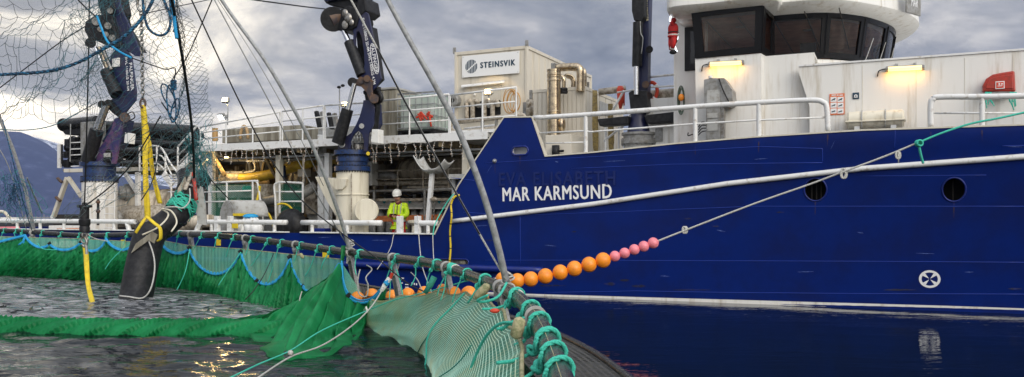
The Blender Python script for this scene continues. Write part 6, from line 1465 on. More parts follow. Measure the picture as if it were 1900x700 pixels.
# ================================================================== the man in yellow
def person():
    px = 740; v = 1.7; c = Vector((SU(px, v), v, .70)); P = SH @ Matrix.Translation(c) @ Matrix.Rotation(R(18), 4, 'Z')
    # local frame: x to the ship's bow, -y towards the camera side
    t = thing('person', 'man in white helmet, yellow jacket and red trousers looking down at a black phone', 'person', SH, c)
    J = dict(pel=(0,0,.98), sp=(0,0,1.15), ch=(.0,-.01,1.38), nk=(-.01,-.03,1.52), hd=(-.03,-.075,1.62), hd2=(-.03,-.085,1.70),
             ls=(-.19,0,1.44), le=(-.25,-.08,1.17), lw=(-.12,-.30,1.17), rs=(.19,0,1.44), re=(.26,-.06,1.17), rw=(.02,-.30,1.14),
             lh=(-.10,0,.93), lk=(-.11,-.02,.5), la=(-.12,.02,.08), lt=(-.13,-.14,.04), rh=(.10,0,.93), rk=(.12,-.03,.5), ra=(.13,.02,.08), rt=(.15,-.14,.04))
    def skin(name, joints, edges, rad, mt, parent, root, sub=2):
        me = bpy.data.meshes.new(name); T = MATS_OF[parent.name].inverted() @ P
        me.from_pydata([tuple(T @ Vector(J[j] if isinstance(j, str) else j)) for j in joints], edges, []); me.materials.append(mt)
        o = bpy.data.objects.new(name, me); COL.objects.link(o); o.parent = parent; MATS_OF[o.name] = MATS_OF[parent.name]
        o.modifiers.new('skin', 'SKIN')
        for i, r in enumerate(rad): me.skin_vertices[0].data[i].radius = (r, r) if isinstance(r, (int, float)) else r
        me.skin_vertices[0].data[root].use_root = True
        m = o.modifiers.new('sub', 'SUBSURF'); m.levels = sub; m.render_levels = sub
        me.polygons.foreach_set('use_smooth', [True]*len(me.polygons)); o.modifiers['skin'].use_smooth_shade = True; return o
    js = ['pel','sp','ch','nk','hd','hd2','ls','le','lw','rs','re','rw','lh','lk','la','lt','rh','rk','ra','rt']
    E = [(0,1),(1,2),(2,3),(3,4),(4,5),(2,6),(6,7),(7,8),(2,9),(9,10),(10,11),(0,12),(12,13),(13,14),(14,15),(0,16),(16,17),(17,18),(18,19)]
    rd = [.13,.12,.14,.055,.075,.085,.06,.045,.026,.06,.045,.026,.085,.06,.04,.04,.085,.06,.04,.04]
    n0 = len(js); hands = []
    for s, wj in ((1, 'lw'), (-1, 'rw')):
        w = Vector(J[wj]); b = len(js); js.append(tuple(w+Vector((s*.035, -.045, .0)))); rd.append(.032); E.append((js.index(wj), b))
        for f in range(5):
            d = Vector((s*(.035-.01*f), -.05+.006*f, .022-.014*f)) if f < 4 else Vector((-s*.005, -.02, .05))
            q = Vector(js[b])+d; js.append(tuple(q)); rd.append(.0095); E.append((b, len(js)-1))
            js.append(tuple(q+Vector((s*.02, -.012, .018 if f == 4 else -.012)))); rd.append(.008); E.append((len(js)-2, len(js)-1))
    body = skin('body', js, E, rd, M_skin, t, 0)
    jk = skin('jacket', ['pel','sp','ch',(-.01,-.01,1.50),'ls','le',(-.15,-.25,1.17),'rs','re',(.06,-.25,1.145),(0,0,.90)], [(0,1),(1,2),(2,3),(2,4),(4,5),(5,6),(2,7),(7,8),(8,9),(0,10)],
              [.185,.175,.19,.095,.10,.082,.06,.10,.082,.06,.18], M_hivis, t, 0)
    skin('trousers', [(0,0,.95),'lh','lk','la','rh','rk','ra'], [(0,1),(1,2),(2,3),(0,4),(4,5),(5,6)], [.145,.11,.088,.075,.11,.088,.075], M_redc, t, 0)
    for s in (-1, 1): MB(P).ball((s*.13, -.05, .05), .075, 12, 8, (.75, 1.7, .7)).build('boot', M_black, t, smooth=True)
    for a, b in (((-.17,-.22,1.17),(-.125,-.285,1.168)), ((.08,-.22,1.145),(.03,-.285,1.142))): MB(P).tube([a, b], .052, 10).build('cuff', M_redc, jk, smooth=True)
    MB(P).tube([(0,-.0,1.47),(-.01,-.03,1.55)], [.115,.085], 14).build('collar', mat('dark collar', (.12,.02,.02), .8), jk, smooth=True)
    MB(P).tube([(0,-.185,1.10),(0,-.19,1.3),(-.0,-.15,1.45)], .012, 5).build('zip', M_black, jk)
    for z, r in ((1.02, .192),): MB(P).lathe((0,0,z-.02), (0,0,1), [(r,0),(r+.006,.004),(r+.006,.05),(r,.054)], 20).build('reflective_band', M_lgrey, jk, smooth=True)
    for s in (-1, 1): MB(P).tube([(s*.09,-.20,1.22),(s*.10,-.185,1.36),(s*.10,-.10,1.50)], .014, 5).build('reflective_strip', M_lgrey, jk)
    hc = Vector((-.03,-.085,1.74))
    H_ = P @ Matrix.Translation(hc) @ Matrix.Rotation(R(14), 4, 'X')
    hel = MB(H_).lathe((0,0,0), (0,0,1), [(.128,-.01),(.132,.03),(.125,.08),(.10,.125),(.06,.15),(0,.158)], 22).build('helmet', M_whitepl, t, smooth=True)
    MB(H_).prism([(-.09,-.10,-.005),(.09,-.10,-.005),(.06,-.175,-.012),(-.06,-.175,-.012)], (0,0,.014)).build('peak', M_whitepl, hel, bevel=.004)
    for k in (-1,0,1): MB(H_).tube(smooth_path([(k*.03,-.11,.09),(k*.035,-.03,.155),(k*.03,.06,.145),(k*.025,.11,.09)], 4), .008, 5).build('ridge', M_whitepl, hel, smooth='all')
    MB(P).ball((-.03,-.165,1.655), .014, 8, 6, (.8,1.2,1.6)).build('nose', M_skin, t, smooth=True)
    for s in (-1, 1): MB(P).ball((-.03+s*.03,-.155,1.675), .009, 8, 6).build('eye', M_void, t); MB(P).ball((-.03+s*.085,-.08,1.665), .02, 8, 6, (.5,1,1.4)).build('ear', M_skin, t, smooth=True)
    MB(P).ball((-.03,-.155,1.622), .018, 8, 6, (1.4,.5,.35)).build('mouth', mat('lips', (.35,.12,.09), .5), t)
    MB(P).ball((-.03,-.10,1.60), .055, 10, 8, (1.1,1.1,.7)).build('beard', mat('stubble', (.18,.10,.07), .9), t, smooth=True)
    o = MB(P @ Matrix.Translation((-.05,-.375,1.185)) @ Matrix.Rotation(R(-35), 4, 'X')).box((-.085,-.045,-.008),(.085,.045,.008)).build('phone', M_black, bevel=.004); tag(o, "black phone held in both hands of the man in yellow", 'phone')
person()

# ================================================================== THE FISH PEN
def near(px):      # handrail centre line, tangent and outward horizontal normal at picture column px
    p = rail_at(px); q = rail_at(px+2); t = (q-p).normalized(); return p, t
def param_rail():
    L = [0.0]
    for a, b in zip(RAIL3, RAIL3[1:]): L.append(L[-1]+(b-a).length)
    return L
RL = param_rail()
def rail_s(px=None, Y=None):
    """closest point on the smooth rail curve for a picture position (px for the far run, y for the near run)"""
    best = None
    for i, p in enumerate(RAIL3):
        x = CX+p.x/p.y*F; y = HY+(H-p.z)/p.y*F; d = (abs(x-px) if Y is None else abs(y-Y)+abs(x-px)*.3)
        if best is None or d < best[0]: best = (d, i)
    i = best[1]; t = (RAIL3[min(i+1, len(RAIL3)-1)]-RAIL3[max(i-1, 0)]).normalized()
    return RAIL3[i].copy(), t
def frame_of(t):
    n = Vector((-t.y, t.x, 0)).normalized()*-1       # horizontal, perpendicular; sign fixed below
    if n.x < 0 and t.y < 0: pass
    return n, n.cross(t).normalized()
pen = thing('fish_pen_collar', 'black plastic fish pen collar with handrail, brackets and walkway in the foreground', 'fish pen', ID, (0, 8, 0))
MB().tube(RAIL3, .070, 20).build('handrail', M_pe, pen, smooth='all')
MB().tube([p+Vector((-.018,-.012,.0655)) for p in RAIL3], .0028, 5).build('pipe_stripe', M_alge, pen, smooth='all')
def offset_curve(d, z):
    out = []
    for i, p in enumerate(RAIL3):
        t = (RAIL3[min(i+1, len(RAIL3)-1)]-RAIL3[max(i-1, 0)]); t.z = 0; t.normalize(); n = Vector((-t.y, t.x, 0))   # points outward (away from pen) for travel left -> near
        out.append(Vector((p.x, p.y, z))+n*d)
    return out
sgn = 1 if offset_curve(1, 0)[len(RAIL3)//2].x > RAIL3[len(RAIL3)//2].x else -1
MB().tube(offset_curve(.50*sgn, .12), .20, 16).build('float_tube', M_pe, pen, smooth='all')
MB().tube(offset_curve(1.06*sgn, .12), .20, 16).build('float_tube', M_pe, pen, smooth='all')
ga, gb = offset_curve(.10*sgn, .43), offset_curve(.86*sgn, .43)
M_grate = mat('black walkway grating', (.045,.045,.045), .6, c2=(.09,.085,.07), scale=18)
P0_, P1_ = [], []
n_ = len(RAIL3)
for i in range(n_-1):
    L = (RAIL3[i+1]-RAIL3[i]).length; dY = RAIL3[i].y
    k = max(1, int(L/(.055 if dY < 12 else .12)))
    for j in range(k):
        a = ga[i].lerp(ga[i+1], j/k); b = gb[i].lerp(gb[i+1], j/k); P0_.append(tuple(a)); P1_.append(tuple(b))
for j in range(13):
    for i in range(n_-1): P0_.append(tuple(ga[i].lerp(gb[i], j/12)+Vector((0,0,.004)))); P1_.append(tuple(ga[i+1].lerp(gb[i+1], j/12)+Vector((0,0,.004))))
o = segs_mesh(P0_, P1_, .012).build('walkway_grating', M_grate, pen); o['kind'] = 'stuff'
MB().tube([p+Vector((0,0,.0)) for p in offset_curve(.90*sgn, .44)], .045, 8).build('walkway_edge', M_pe, pen, smooth='all')
# brackets: light clamps on the rail with stanchions down to the walkway
def clampring(px, Y=None, r=.088, w=.06, st=True, mt=M_lgrey):
    p, t = rail_s(px, Y)
    c = MB().lathe(p-t*w/2, t, [(.072,0),(r,0),(r,w),(.072,w)], 22).build('clamp', mt, pen, smooth=30)
    if st:
        th = Vector((t.x, t.y, 0)).normalized(); n = Vector((-th.y, th.x, 0))*sgn; b = p+n*.14; b.z = .40
        q = p+Vector((0,0,-.09)); m = MB()
        m.bar(q, b, .16, .012, up=n); m.bar(q+th*.075, b+th*.075, .012, .07, up=n); m.bar(q-th*.075, b-th*.075, .012, .07, up=n)
        m.build('stanchion', M_galv, pen)
        MB().lathe(p+Vector((0,0,-.15)), (0,0,1), [(.0,0),(.06,0),(.075,.05),(.075,.09)], 14).build('stanchion_cap', M_galv, pen)
for a in ((60,None),(290,None),(353,None),(458,None),(548,None),(645,None),(732,None),(826,None),(928,None)): clampring(*a)
clampring(1003, 590, r=.092, w=.05)
clampring(1076, 860)
for px in (843, 957): 
    p, t = rail_s(px); MB().lathe(p-t*.006, t, [(.071,0),(.080,0),(.080,.013),(.071,.013)], 20).build('cable_tie', M_whitepl, pen, smooth=30)

# ---- turquoise lashings on the handrail
def lashing(px, Y, turns, slant, tails, i, total, thick=.010, spread=.045):
    p, t = rail_s(px, Y); th = Vector((t.x, t.y, 0)).normalized(); up = Vector((0,0,1)); n = t.cross(up).normalized(); b = n.cross(t)
    R_ = .070+thick*.95; rnd = random.Random(i*7+3); m = MB(); n_in = -n if (n.x > 0) == (sgn > 0) else n
    def coil(r_th, ph0):
        pts = []
        N = int(turns*18)+1
        for k in range(N):
            a = ph0+2*math.pi*turns*k/(N-1); s = (k/(N-1)-.5)*spread*turns+slant*.07*math.cos(a)
            pts.append(p+t*s+(n*math.cos(a)+b*math.sin(a))*(R_+.002*math.sin(a*3)))
        return pts
    base = coil(thick, 0.5)
    # three-strand lay for the near ones
    if p.y < 9.5:
        for q in range(3):
            pts = []
            for k in range(len(base)-1):
                for f in (0, .5):
                    c = base[k].lerp(base[k+1], f); tt = (base[k+1]-base[k]).normalized(); x = tt.cross(up if abs(tt.z) < .9 else Vector((1,0,0))).normalized(); y = tt.cross(x)
                    a = (k+f)*1.25+q*2.094; pts.append(c+(x*math.cos(a)+y*math.sin(a))*thick*.55)
            m.tube(pts, thick*.62, 7)
    else: m.tube(base, thick, 7)
    kn = p+n_in*(.07+.02)+Vector((0,0,-.06))
    for q in range(3):
        c = kn+Vector((rnd.uniform(-.015,.015), rnd.uniform(-.015,.015), rnd.uniform(-.02,.02))); ax = Vector((rnd.uniform(-1,1), rnd.uniform(-1,1), rnd.uniform(-1,1))).normalized(); x = ax.orthogonal().normalized(); y = ax.cross(x)
        m.tube([c+(x*math.cos(a)+y*math.sin(a))*thick*2.0 for a in np.linspace(0, 6.28, 10, endpoint=False)], thick, 6, closed=True)
    for (dx, dy, dz) in tails:
        e = kn+th*dx+n_in*dy+Vector((0,0,dz)); mid = kn.lerp(e, .5)+Vector((rnd.uniform(-.03,.03), rnd.uniform(-.03,.03), -.02))
        m.tube(smooth_path([base[-1], kn, mid, e], 5), thick*.9, 6)
    o = m.build('rail_lashing', M_teal, smooth='all'); return o
LASH = [(12,None,1,0,[(-.3,.02,-.38)]),(32,None,1,.3,[(.1,.02,-.3)]),(43,None,1,.2,[(-.1,.0,-.2)]),(76,None,1,.2,[(-.2,.05,-.45)]),(110,None,1,.4,[(-.3,.05,-.5)]),(148,None,1,.2,[(-.15,.05,-.3)]),(172,None,1,.0,[(.05,.05,-.3)]),
        (200,None,2,.2,[(.1,.05,-.3),(-.2,.05,-.4)]),(243,None,1,.2,[(-.2,.1,-.5)]),(340,None,1,.2,[(-.1,.05,-.35)]),(375,None,1,.3,[(-.55,.05,-.55)]),(408,None,1,.3,[(-.5,.05,-1.0)]),(438,None,1,.3,[(-.2,.05,-.4)]),(467,None,1,.2,[(-.1,.05,-.3)]),
        (497,None,1,.3,[(-.5,.1,-.5)]),(526,None,1,.3,[(-.3,.1,-.8)]),(557,None,1,.4,[(-.1,.05,-.3)]),(596,None,1,.3,[(-.3,.1,-.5)]),(622,None,1,.3,[(-.1,.1,-.3)]),(668,None,2,.3,[(.1,.05,-.3)]),(742,None,1,.8,[(-.2,.1,-.5),(.1,.1,-.7)]),
        (786,None,1,.6,[(.05,.1,-.3)]),(812,None,2,.5,[(-.05,.05,-.25)]),(838,None,4,.9,[(-.1,.1,-.3),(.05,.1,-.35)]),(868,None,1,.6,[(-.05,.1,-.3)]),(900,None,1,.7,[(-.1,.1,-.2)]),
        (968,552,2,1.2,[(.0,.25,-.05),(.15,.05,-.05)]),(984,578,1,.9,[(-.05,.2,-.1)]),(996,600,1,.9,[(0,.1,-.1)]),(1010,636,2,1.0,[(.0,.25,-.08)]),(1024,664,1,1.0,[(.0,.2,-.1)]),(1038,692,1,1.0,[(.0,.2,-.1)])]
ordn = ['leftmost','second','third','fourth','fifth','sixth','seventh','eighth','ninth','tenth','eleventh','twelfth','thirteenth','fourteenth','fifteenth','sixteenth','seventeenth','eighteenth','nineteenth','twentieth']
NL = len(LASH)
for i, (px, Y, tr, sl, tl) in enumerate(LASH):
    th = .011 if px < 700 else .010
    o = lashing(px, Y, tr, sl, tl, i, NL, thick=th if px < 900 else .0150)
    if i < 19: lab = '%s turquoise rope lashing from the left along the black handrail' % ordn[i]
    else:
        j = NL-1-i; lab = ('nearest turquoise rope lashing at the bottom of the black handrail' if j == 0 else '%s turquoise rope lashing counted up from the near end of the black handrail' % ordn[j])
    tag(o, lab, 'lashing', 'rope lashings along the black handrail')

# ---- light net hung from the near handrail (jump net)
def lerp_poly(P, s):
    n = len(P)-1; x = s*n; i = min(int(x), n-1); t = x-i
    g = lambda j: P[max(0, min(n, j))]; p0, p1, p2, p3 = g(i-1), g(i), g(i+1), g(i+2)
    return 0.5*((2*p1)+(p2-p0)*t+(2*p0-5*p1+4*p2-p3)*t*t+(3*p1-p0-3*p2+p3)*t**3)
NT = [W(690,556,13.4), W(738,549,12.9), W(800,540,11.9), W(850,540,10.9), W(890,547,9.6), W(920,561,8.3), W(945,588,7.1), W(962,622,6.1), W(970,665,5.2), W(974,720,4.4), W(980,800,3.6)]
def wl(px, py, z=-.12): return XY0(px, py, z)
NB = [wl(672,606), wl(683,622), wl(706,634), wl(736,643), wl(765,656), wl(786,678), wl(800,705), wl(806,740), wl(806,790), wl(800,860), wl(780,960)]
def netpt(s, t, o=0.0):
    a, b = lerp_poly(NT, s), lerp_poly(NB, s); d = b-a; p = a.lerp(b, t)
    side = Vector((-1, -.25, 0)).normalized()
    bul = math.sin(t*math.pi)**.8*(.10+.16*s)+.05*math.sin(s*17+t*3)*math.sin(t*math.pi)+.035*noise.noise(Vector((s*9, t*5, 1)))
    droop = -.06*abs(math.sin(s*math.pi*9))*(1-t)**3
    return p+side*(bul+o)+Vector((0,0,droop-.16*math.sin(t*math.pi)*(.5+s*.4)))
mb = MB(); mb.grid(netpt, 120, 50); mb.uv = [(i/120*6, j/50*2.6) for j in range(51) for i in range(121)]
jump = thing('jump_net', 'pale green striped net hung from the near handrail into the water', 'net', ID, NT[5])
mb.build('net_sheet', M_lnet, jump, smooth='all')
P0_, P1_ = [], []
NS, NTt = 110, 58
G = [[netpt(i/NS, j/NTt, .004) for i in range(NS+1)] for j in range(NTt+1)]
for j in range(NTt+1):
    for i in range(NS): P0_.append(tuple(G[j][i])); P1_.append(tuple(G[j][i+1]))
o = segs_mesh(P0_, P1_, .0044).build('net_strands', M_strand, jump); o['kind'] = 'stuff'
P0_, P1_ = [], []
G = [[netpt(i/230, j/40, .003) for i in range(231)] for j in range(41)]
for i in range(0, 231, 2):
    for j in range(40):
        P0_.append(tuple(G[j][i])); P1_.append(tuple(G[j+1][i]))
o = segs_mesh(P0_, P1_, .0018).build('net_cross_strands', M_strand, jump); o['kind'] = 'stuff'
MB().tube([netpt(s, 0) for s in np.linspace(0, 1, 90)], .016, 7).build('head_rope', M_alge, jump, smooth='all')
MB().tube([netpt(s, .0)+Vector((0,0,-.03)) for s in np.linspace(0.35, 1, 60)], .012, 6).build('edge_rope', M_teal, jump, smooth='all')
for s in (.30, .52): MB().tube([netpt(s+.16*t+.03*math.sin(t*4), t, .012) for t in np.linspace(.25, .98, 24)], .007, 5).build('seam_cord', M_dteal, jump, smooth='all')
for s0, lab in ((.34, 'turquoise rope with a loop hanging down the pale net from its middle'),):
    pts = [netpt(s0+.22*t-.03*math.sin(t*3), t, .03) for t in np.linspace(.0, .99, 26)]
    tag(MB().tube(pts, .011, 7).build('net_rope', M_teal, smooth='all'), lab, 'rope', 'ropes hanging down the pale net')
# oblong algae-stained floats at the net edge
for (x0, y0, x1, y1, Y, lab) in ((908,528,882,554,8.9,'slim beige cork float at the top edge of the pale net'), (966,588,956,630,6.0,'largest beige cork float where the net edge turns down'), (157+400,470,563,480,15.9,'tiny beige cork float hung by the blue rope') ):
    a, b = W(x0, y0, Y), W(x1, y1, Y); L = (b-a).length; r = min(.052, L*.28)
    tag(MB().lathe(a, b-a, [(.004,0),(r*.6,.01),(r*.95,L*.15),(r,L*.5),(r*.95,L*.85),(r*.6,L-.01),(.004,L)], 16).build('cork_float', M_alge, smooth='all'), lab, 'float', 'cork floats on the net edge')
tag(MB().tube([W(806,514,11.2), W(798,530,11.2), W(788,544,11.2)], [.045,.042,.03], 12).build('tube_float', M_dteal, smooth='all'), 'dark green plastic float tube tied under the handrail', 'float')
for (x,y,Y,lab) in ((918,577,7.6,'orange tape patch on the bracket under the handrail'),): tag(MB().ball(W(x,y,Y), .03, 8, 6, (1.6,1,.8)).build('orange_tape', M_redsign, smooth=True), lab, 'tape')
# trailing rope behind the net top
for (l, r, mt, lab) in (([(735,500,13.2),(742,520,13.1),(748,552,13.0)], .012, M_teal, 'turquoise rope dropping from the knotted bundle'), ([(705,540,13),(720,520,13.2),(735,505,13.3),(742,484,13.3)], .012, M_wrope, 'grey white rope rising from the red swivel'),
        ([(668,500,14),(664,520,14),(666,545,14),(680,550,14),(683,530,14),(679,515,14),(690,500,14.2),(680,492,14.4)], .012, M_wrope, 'white rope loops dangling beside the net corner'), ([(762,505,12.8),(775,520,12.8),(785,545,12.6)], .009, M_wrope, 'thin white line dropping behind the green float tube'),
        ([(940,525,8.1),(925,550,7.9),(900,560,7.9),(886,558,7.9),(905,548,7.8)], .014, M_teal, 'turquoise rope running from the pole foot to the net corner'), ([(960,600,6.2),(930,600,6.4),(905,620,6.6),(885,655,6.8),(868,700,6.9)], .013, M_teal, 'turquoise rope curving down in front of the pale net'),
        ([(972,590,6.2),(950,598,6.3),(930,612,6.4)], .013, M_teal, 'short turquoise rope below the orange tape')):
    rope_thing('loose_rope', lab, 'rope', [W(*p) for p in l], r, mt, 6, 6)
tag(MB().tube([W(728,507,13.1), W(724,517,13.1)], [.028,.022], 10).build('red_swivel', M_redsign, smooth=True), 'small red swivel tied in the rope bundle', 'swivel')
t = thing('white_blue_shackle', 'white plastic shackle with blue stripe at the net corner', 'shackle', ID, W(718,525,13.1))
MB().tube([W(723,516,13.1), W(714,530,13.1), W(708,540,13.1)], [.04,.045,.03], 10).build('body', M_whitepl, t, smooth=True); MB().tube([W(718.5,523,13.08), W(716,527,13.08)], .048, 10).build('stripe', M_brope, t, smooth=True)
# white lashings at the pole feet
def whiteball(px, Y, s, lab):
    p, t = rail_s(px, Y); m = MB(); rnd = random.Random(int(px))
    for k in range(7):
        a0 = rnd.uniform(-.5, .5); x = t.orthogonal().normalized(); y = t.cross(x)
        m.tube([p+t*(rnd.uniform(-.06,.06)*s)+t*.05*math.sin(a+a0)*s+(x*math.cos(a)+y*math.sin(a))*(.078+.004*(k % 3)) for a in np.linspace(0, 6.28, 18, endpoint=False)], .0105, 6, closed=True)
    for k in range(6):
        c = p+Vector((rnd.uniform(-.03,.03), rnd.uniform(-.03,.03), .10+.02*k*s)); m.tube([c+Vector((math.cos(a)*.045*s, math.sin(a)*.045*s, .02*math.sin(a+k))) for a in np.linspace(0, 6.28, 14, endpoint=False)], .010, 6, closed=True)
    for k in range(2): m.tube(smooth_path([p+Vector((.02,0,.05)), p+Vector((rnd.uniform(-.08,.0),-.05,-.08)), p+Vector((rnd.uniform(-.1,.05),-.06,-.2))], 5), .009, 6)
    tag(m.build('pole_lashing', M_wrope, smooth='all'), lab, 'lashing', 'white lashings at the pole feet')
whiteball(649, None, 1.3, 'white rope knot tying the middle pole to the handrail'); whiteball(940, None, .9, 'white rope knot tying the near curved pole to the handrail'); whiteball(56, None, 1.2, 'white rope knot tying the far left pole to the handrail')

# ---- bird net poles and wires
def pole(name, l, r0, r1, mt, lab, group='bird net poles', cat='pole'):
    pts = WP(l, 8); n = len(pts); tag(MB().tube(pts, [r0+(r1-r0)*i/(n-1) for i in range(n)], 12).build(name, mt, smooth='all'), lab, cat, group)
pole('net_pole', [(700,-40,7.6),(722,5,7.6),(760,75,7.65),(800,145,7.7),(843,225,7.8),(875,300,7.9),(903,380,8.0),(925,460,8.1),(939,522,8.25)], .022, .036, M_pole, 'nearest curved grey pole rising from the handrail across the blue wing')
pole('net_pole', [(395,-25,13),(430,28,13.1),(490,110,13.2),(535,185,13.4),(575,260,13.7),(610,345,14.1),(635,415,14.5),(650,470,14.8)], .026, .036, M_pole, 'middle curved grey pole rising left of the middle crane')
pole('net_pole', [(-60,60,22),(-30,140,22.5),(0,220,23),(25,280,23.5),(45,345,24),(56,395,24.4),(62,425,24.7)], .04, .055, M_pole, 'far left curved grey pole in front of the mountain')
MB_ = [pole('net_pole', [(50,330,22),(62,360,23),(78,395,24.2)], .02, .03, M_pole, 'short thin leaning pole by the teal net bunch at the left')]
def wire(name, l, r, mt, lab, grp='rigging lines', cat='line', k=5): rope_thing(name, lab, cat, [W(*p) for p in l], r, mt, k, 5, grp)
wire('stay_rope', [(640,-20,7.8),(700,90,7.9),(760,205,8.0),(830,330,8.1),(890,435,8.15),(938,518,8.2)], .011, M_wrope, 'grey white stay rope ending at the foot of the near pole')
wire('stay_rope', [(700,90,7.88),(760,205,7.98),(830,330,8.08),(890,435,8.13)], .009, M_krope, 'black line running along the near grey stay rope')
wire('stay_wire', [(395,-5,13),(500,190,13.5),(560,312,14),(648,462,14.8)], .010, M_wire, 'thin grey wire from the top to the middle pole foot')
wire('black_line', [(350,-12,11.5),(400,95,12),(450,200,12.4),(500,292,12.8),(560,372,13.1),(640,437,13.4),(700,480,13.2),(760,528,12.6),(830,556,11.4),(870,562,10.6),(905,556,9.4)], .011, M_krope, 'long sagging black line crossing from upper left to the near net')
wire('black_line', [(395,-4,13),(372,50,13.5),(345,110,14),(318,150,14.5)], .010, M_krope, 'black line falling leftwards from the pole top into the bird net')
wire('thin_line', [(260,27,9),(395,-2,12)], .006, M_krope, 'thin dark line crossing level above the hanging chain')
wire('thin_line', [(450,-3,20),(560,12,24),(605,17,26)], .02, M_krope, 'dark line leading to the middle crane head')
wire('thin_line', [(404,0,13),(480,118,13),(560,262,13.5),(600,345,14)], .006, M_wire, 'hair thin wire beside the middle pole')
wire('dark_stay', [(315,-20,9),(330,60,10),(345,150,11),(357,250,12),(360,330,13)], .020, M_krope, 'thick dark net edge rope hanging nearly vertical')
wire('dark_stay', [(166,-5,11),(164,120,11),(161,240,11.5),(157,380,12)], .010, M_krope, 'black wire holding the hook block')
wire('black_line', [(300,190,12),(340,250,13),(385,325,14),(425,370,15)], .010, M_krope, 'black line crossing the stair rails')
wire('black_line', [(298,215,12),(270,262,12),(240,310,12),(200,350,12),(158,382,12)], .011, M_krope, 'black slack line reaching the hook block')
wire('black_line', [(0,163,11),(50,125,11),(110,80,11),(160,48,11.2)], .008, M_krope, 'dark guy line rising to the left crane head')
wire('black_line', [(145,0,10),(165,20,10),(182,34,10)], .010, M_krope, 'short dark line at the top left crane head')
wire('deck_line', [(735,426,17),(730,438,17),(724,462,16),(700,500,14.5)], .008, M_wrope, 'white line running down the hull from the bulwark')
wire('deck_line', [(775,400,17.5),(777,435,17),(780,470,16.5),(785,500,15.5),(802,545,13.5)], .010, M_wrope, 'white line hanging from the right mooring post')
wire('deck_line', [(803,437,17.5),(804,470,17.3),(806,492,17)], .010, M_wrope, 'short white line hanging left of the yellow hose')
wire('deck_line', [(842,360,18),(830,375,18),(815,400,18),(806,420,17.7),(803,440,17.6)], .014, M_teal, 'turquoise line from the wing plate to the rail')
wire('deck_line', [(300,250,14),(285,330,14),(262,372,14)], .010, M_krope, 'dark line beside the yellow sling')

# ---- big float rope
FL = [(932,518),(960,521),(985,518),(1012,512.5),(1039.5,505.5),(1066,498.5),(1093,491),(1119,483),(1141,475.6),(1159,469.8),(1177,463.3),(1194.5,457.3),(1212,451)]
rad = [.135,.143,.148,.150,.150,.150,.150,.150,.104,.104,.104,.105,.107]
YF = 15.4
def floater(px, py, Y, r, mt, label, group, d, squash=.97):
    c = W(px, py, Y); d = Vector(d).normalized(); prof = [(r*.18, -r*1.0)]
    for k in range(15): a = -math.pi/2+.2+(math.pi-.4)*k/14; prof.append((r*math.cos(a), r*math.sin(a)*squash))
    prof.append((r*.18, r*1.0))
    o = MB().lathe(c, d, prof, 28).build('float', mt, smooth='all'); tag(o, label, 'float', group)
    # moulding seam as a part
    x = d.orthogonal().normalized(); y = d.cross(x)
    MB().tube([c+(x*math.cos(a)*1.001+d*math.sin(a)*squash)*r for a in np.linspace(0, 6.28, 36, endpoint=False)], .0022, 4, closed=True).build('mould_seam', mt, o, smooth='all')
    return c
ro = ['leftmost','second','third','fourth','fifth','sixth','seventh','rightmost']
for i, ((px, py), r) in enumerate(zip(FL, rad)):
    a, b = FL[max(0, i-1)], FL[min(len(FL)-1, i+1)]; d = Vector((b[0]-a[0], 0.0, -(b[1]-a[1])))
    if i < 8: floater(px, py, YF, r, M_orange, '%s orange float of the slanting string in front of the blue hull' % (ro[i] if i < 7 else 'rightmost'), 'orange floats on the slanting rope', d)
    else: floater(px, py, YF, r, M_pink, '%s pink float at the upper end of the slanting string' % ['lowest','second lowest','middle','second highest','topmost'][i-8], 'pink floats on the slanting rope', d)
RP = [(905,517,15.3),(932,518,YF)]+[(x, y, YF) for x, y in FL[1:]]+[(1223,446.5,YF),(1270,428,15.3),(1400,378,15.0),(1500,343,14.75),(1567,318,14.5),(1640,291,14.3),(1703,265,14.1)]
rope_thing('float_rope', 'white rope carrying orange and pink floats across the blue hull', 'rope', [W(*p) for p in RP], .017, M_wrope, 5, 8)
rope_thing('head_rope', 'turquoise rope continuing the white float rope up to the right', 'rope', [W(*p) for p in ((1700,267,14.1),(1745,248,14),(1800,230,13.9),(1850,220,13.8),(1900,209,13.7),(1990,188,13.5))], .018, M_teal, 5, 8)
m = MB()
for k in range(5):
    c = W(1705, 266, 14.08); m.tube([c+Vector((math.cos(a)*.05, .02*k-.04, math.sin(a)*.05)) for a in np.linspace(0,6.28,12,endpoint=False)], .016, 6, closed=True)
m.tube(WP([(1705,268,14.08),(1708,285,14.1),(1713,303,14.15)], 6), .022, 7)
tag(m.build('rope_knot', M_teal, smooth='all'), 'turquoise knot with a hanging tail on the float rope', 'knot')
for (x, y, Y, s, lab) in ((1566,322,14.5,1.0,'larger white rope loop hanging on the float rope at the left port'), (1271,427,15.3,.7,'small white rope knot on the float rope right of the pink floats'), (1667,288,14.2,.7,'white rope tail on the float rope left of the turquoise knot')):
    m = MB()
    for k in range(3):
        c = W(x+k*2-2, y, Y); m.tube([c+Vector((math.cos(a)*.045*s, .012*k, math.sin(a)*.09*s)) for a in np.linspace(0,6.28,14,endpoint=False)], .014, 6, closed=True)
    if x == 1667: m.tube([W(1667,284,Y), W(1667,302,Y)], .012, 6)
    tag(m.build('rope_loop', M_wrope, smooth='all'), lab, 'knot', 'white knots on the float rope')
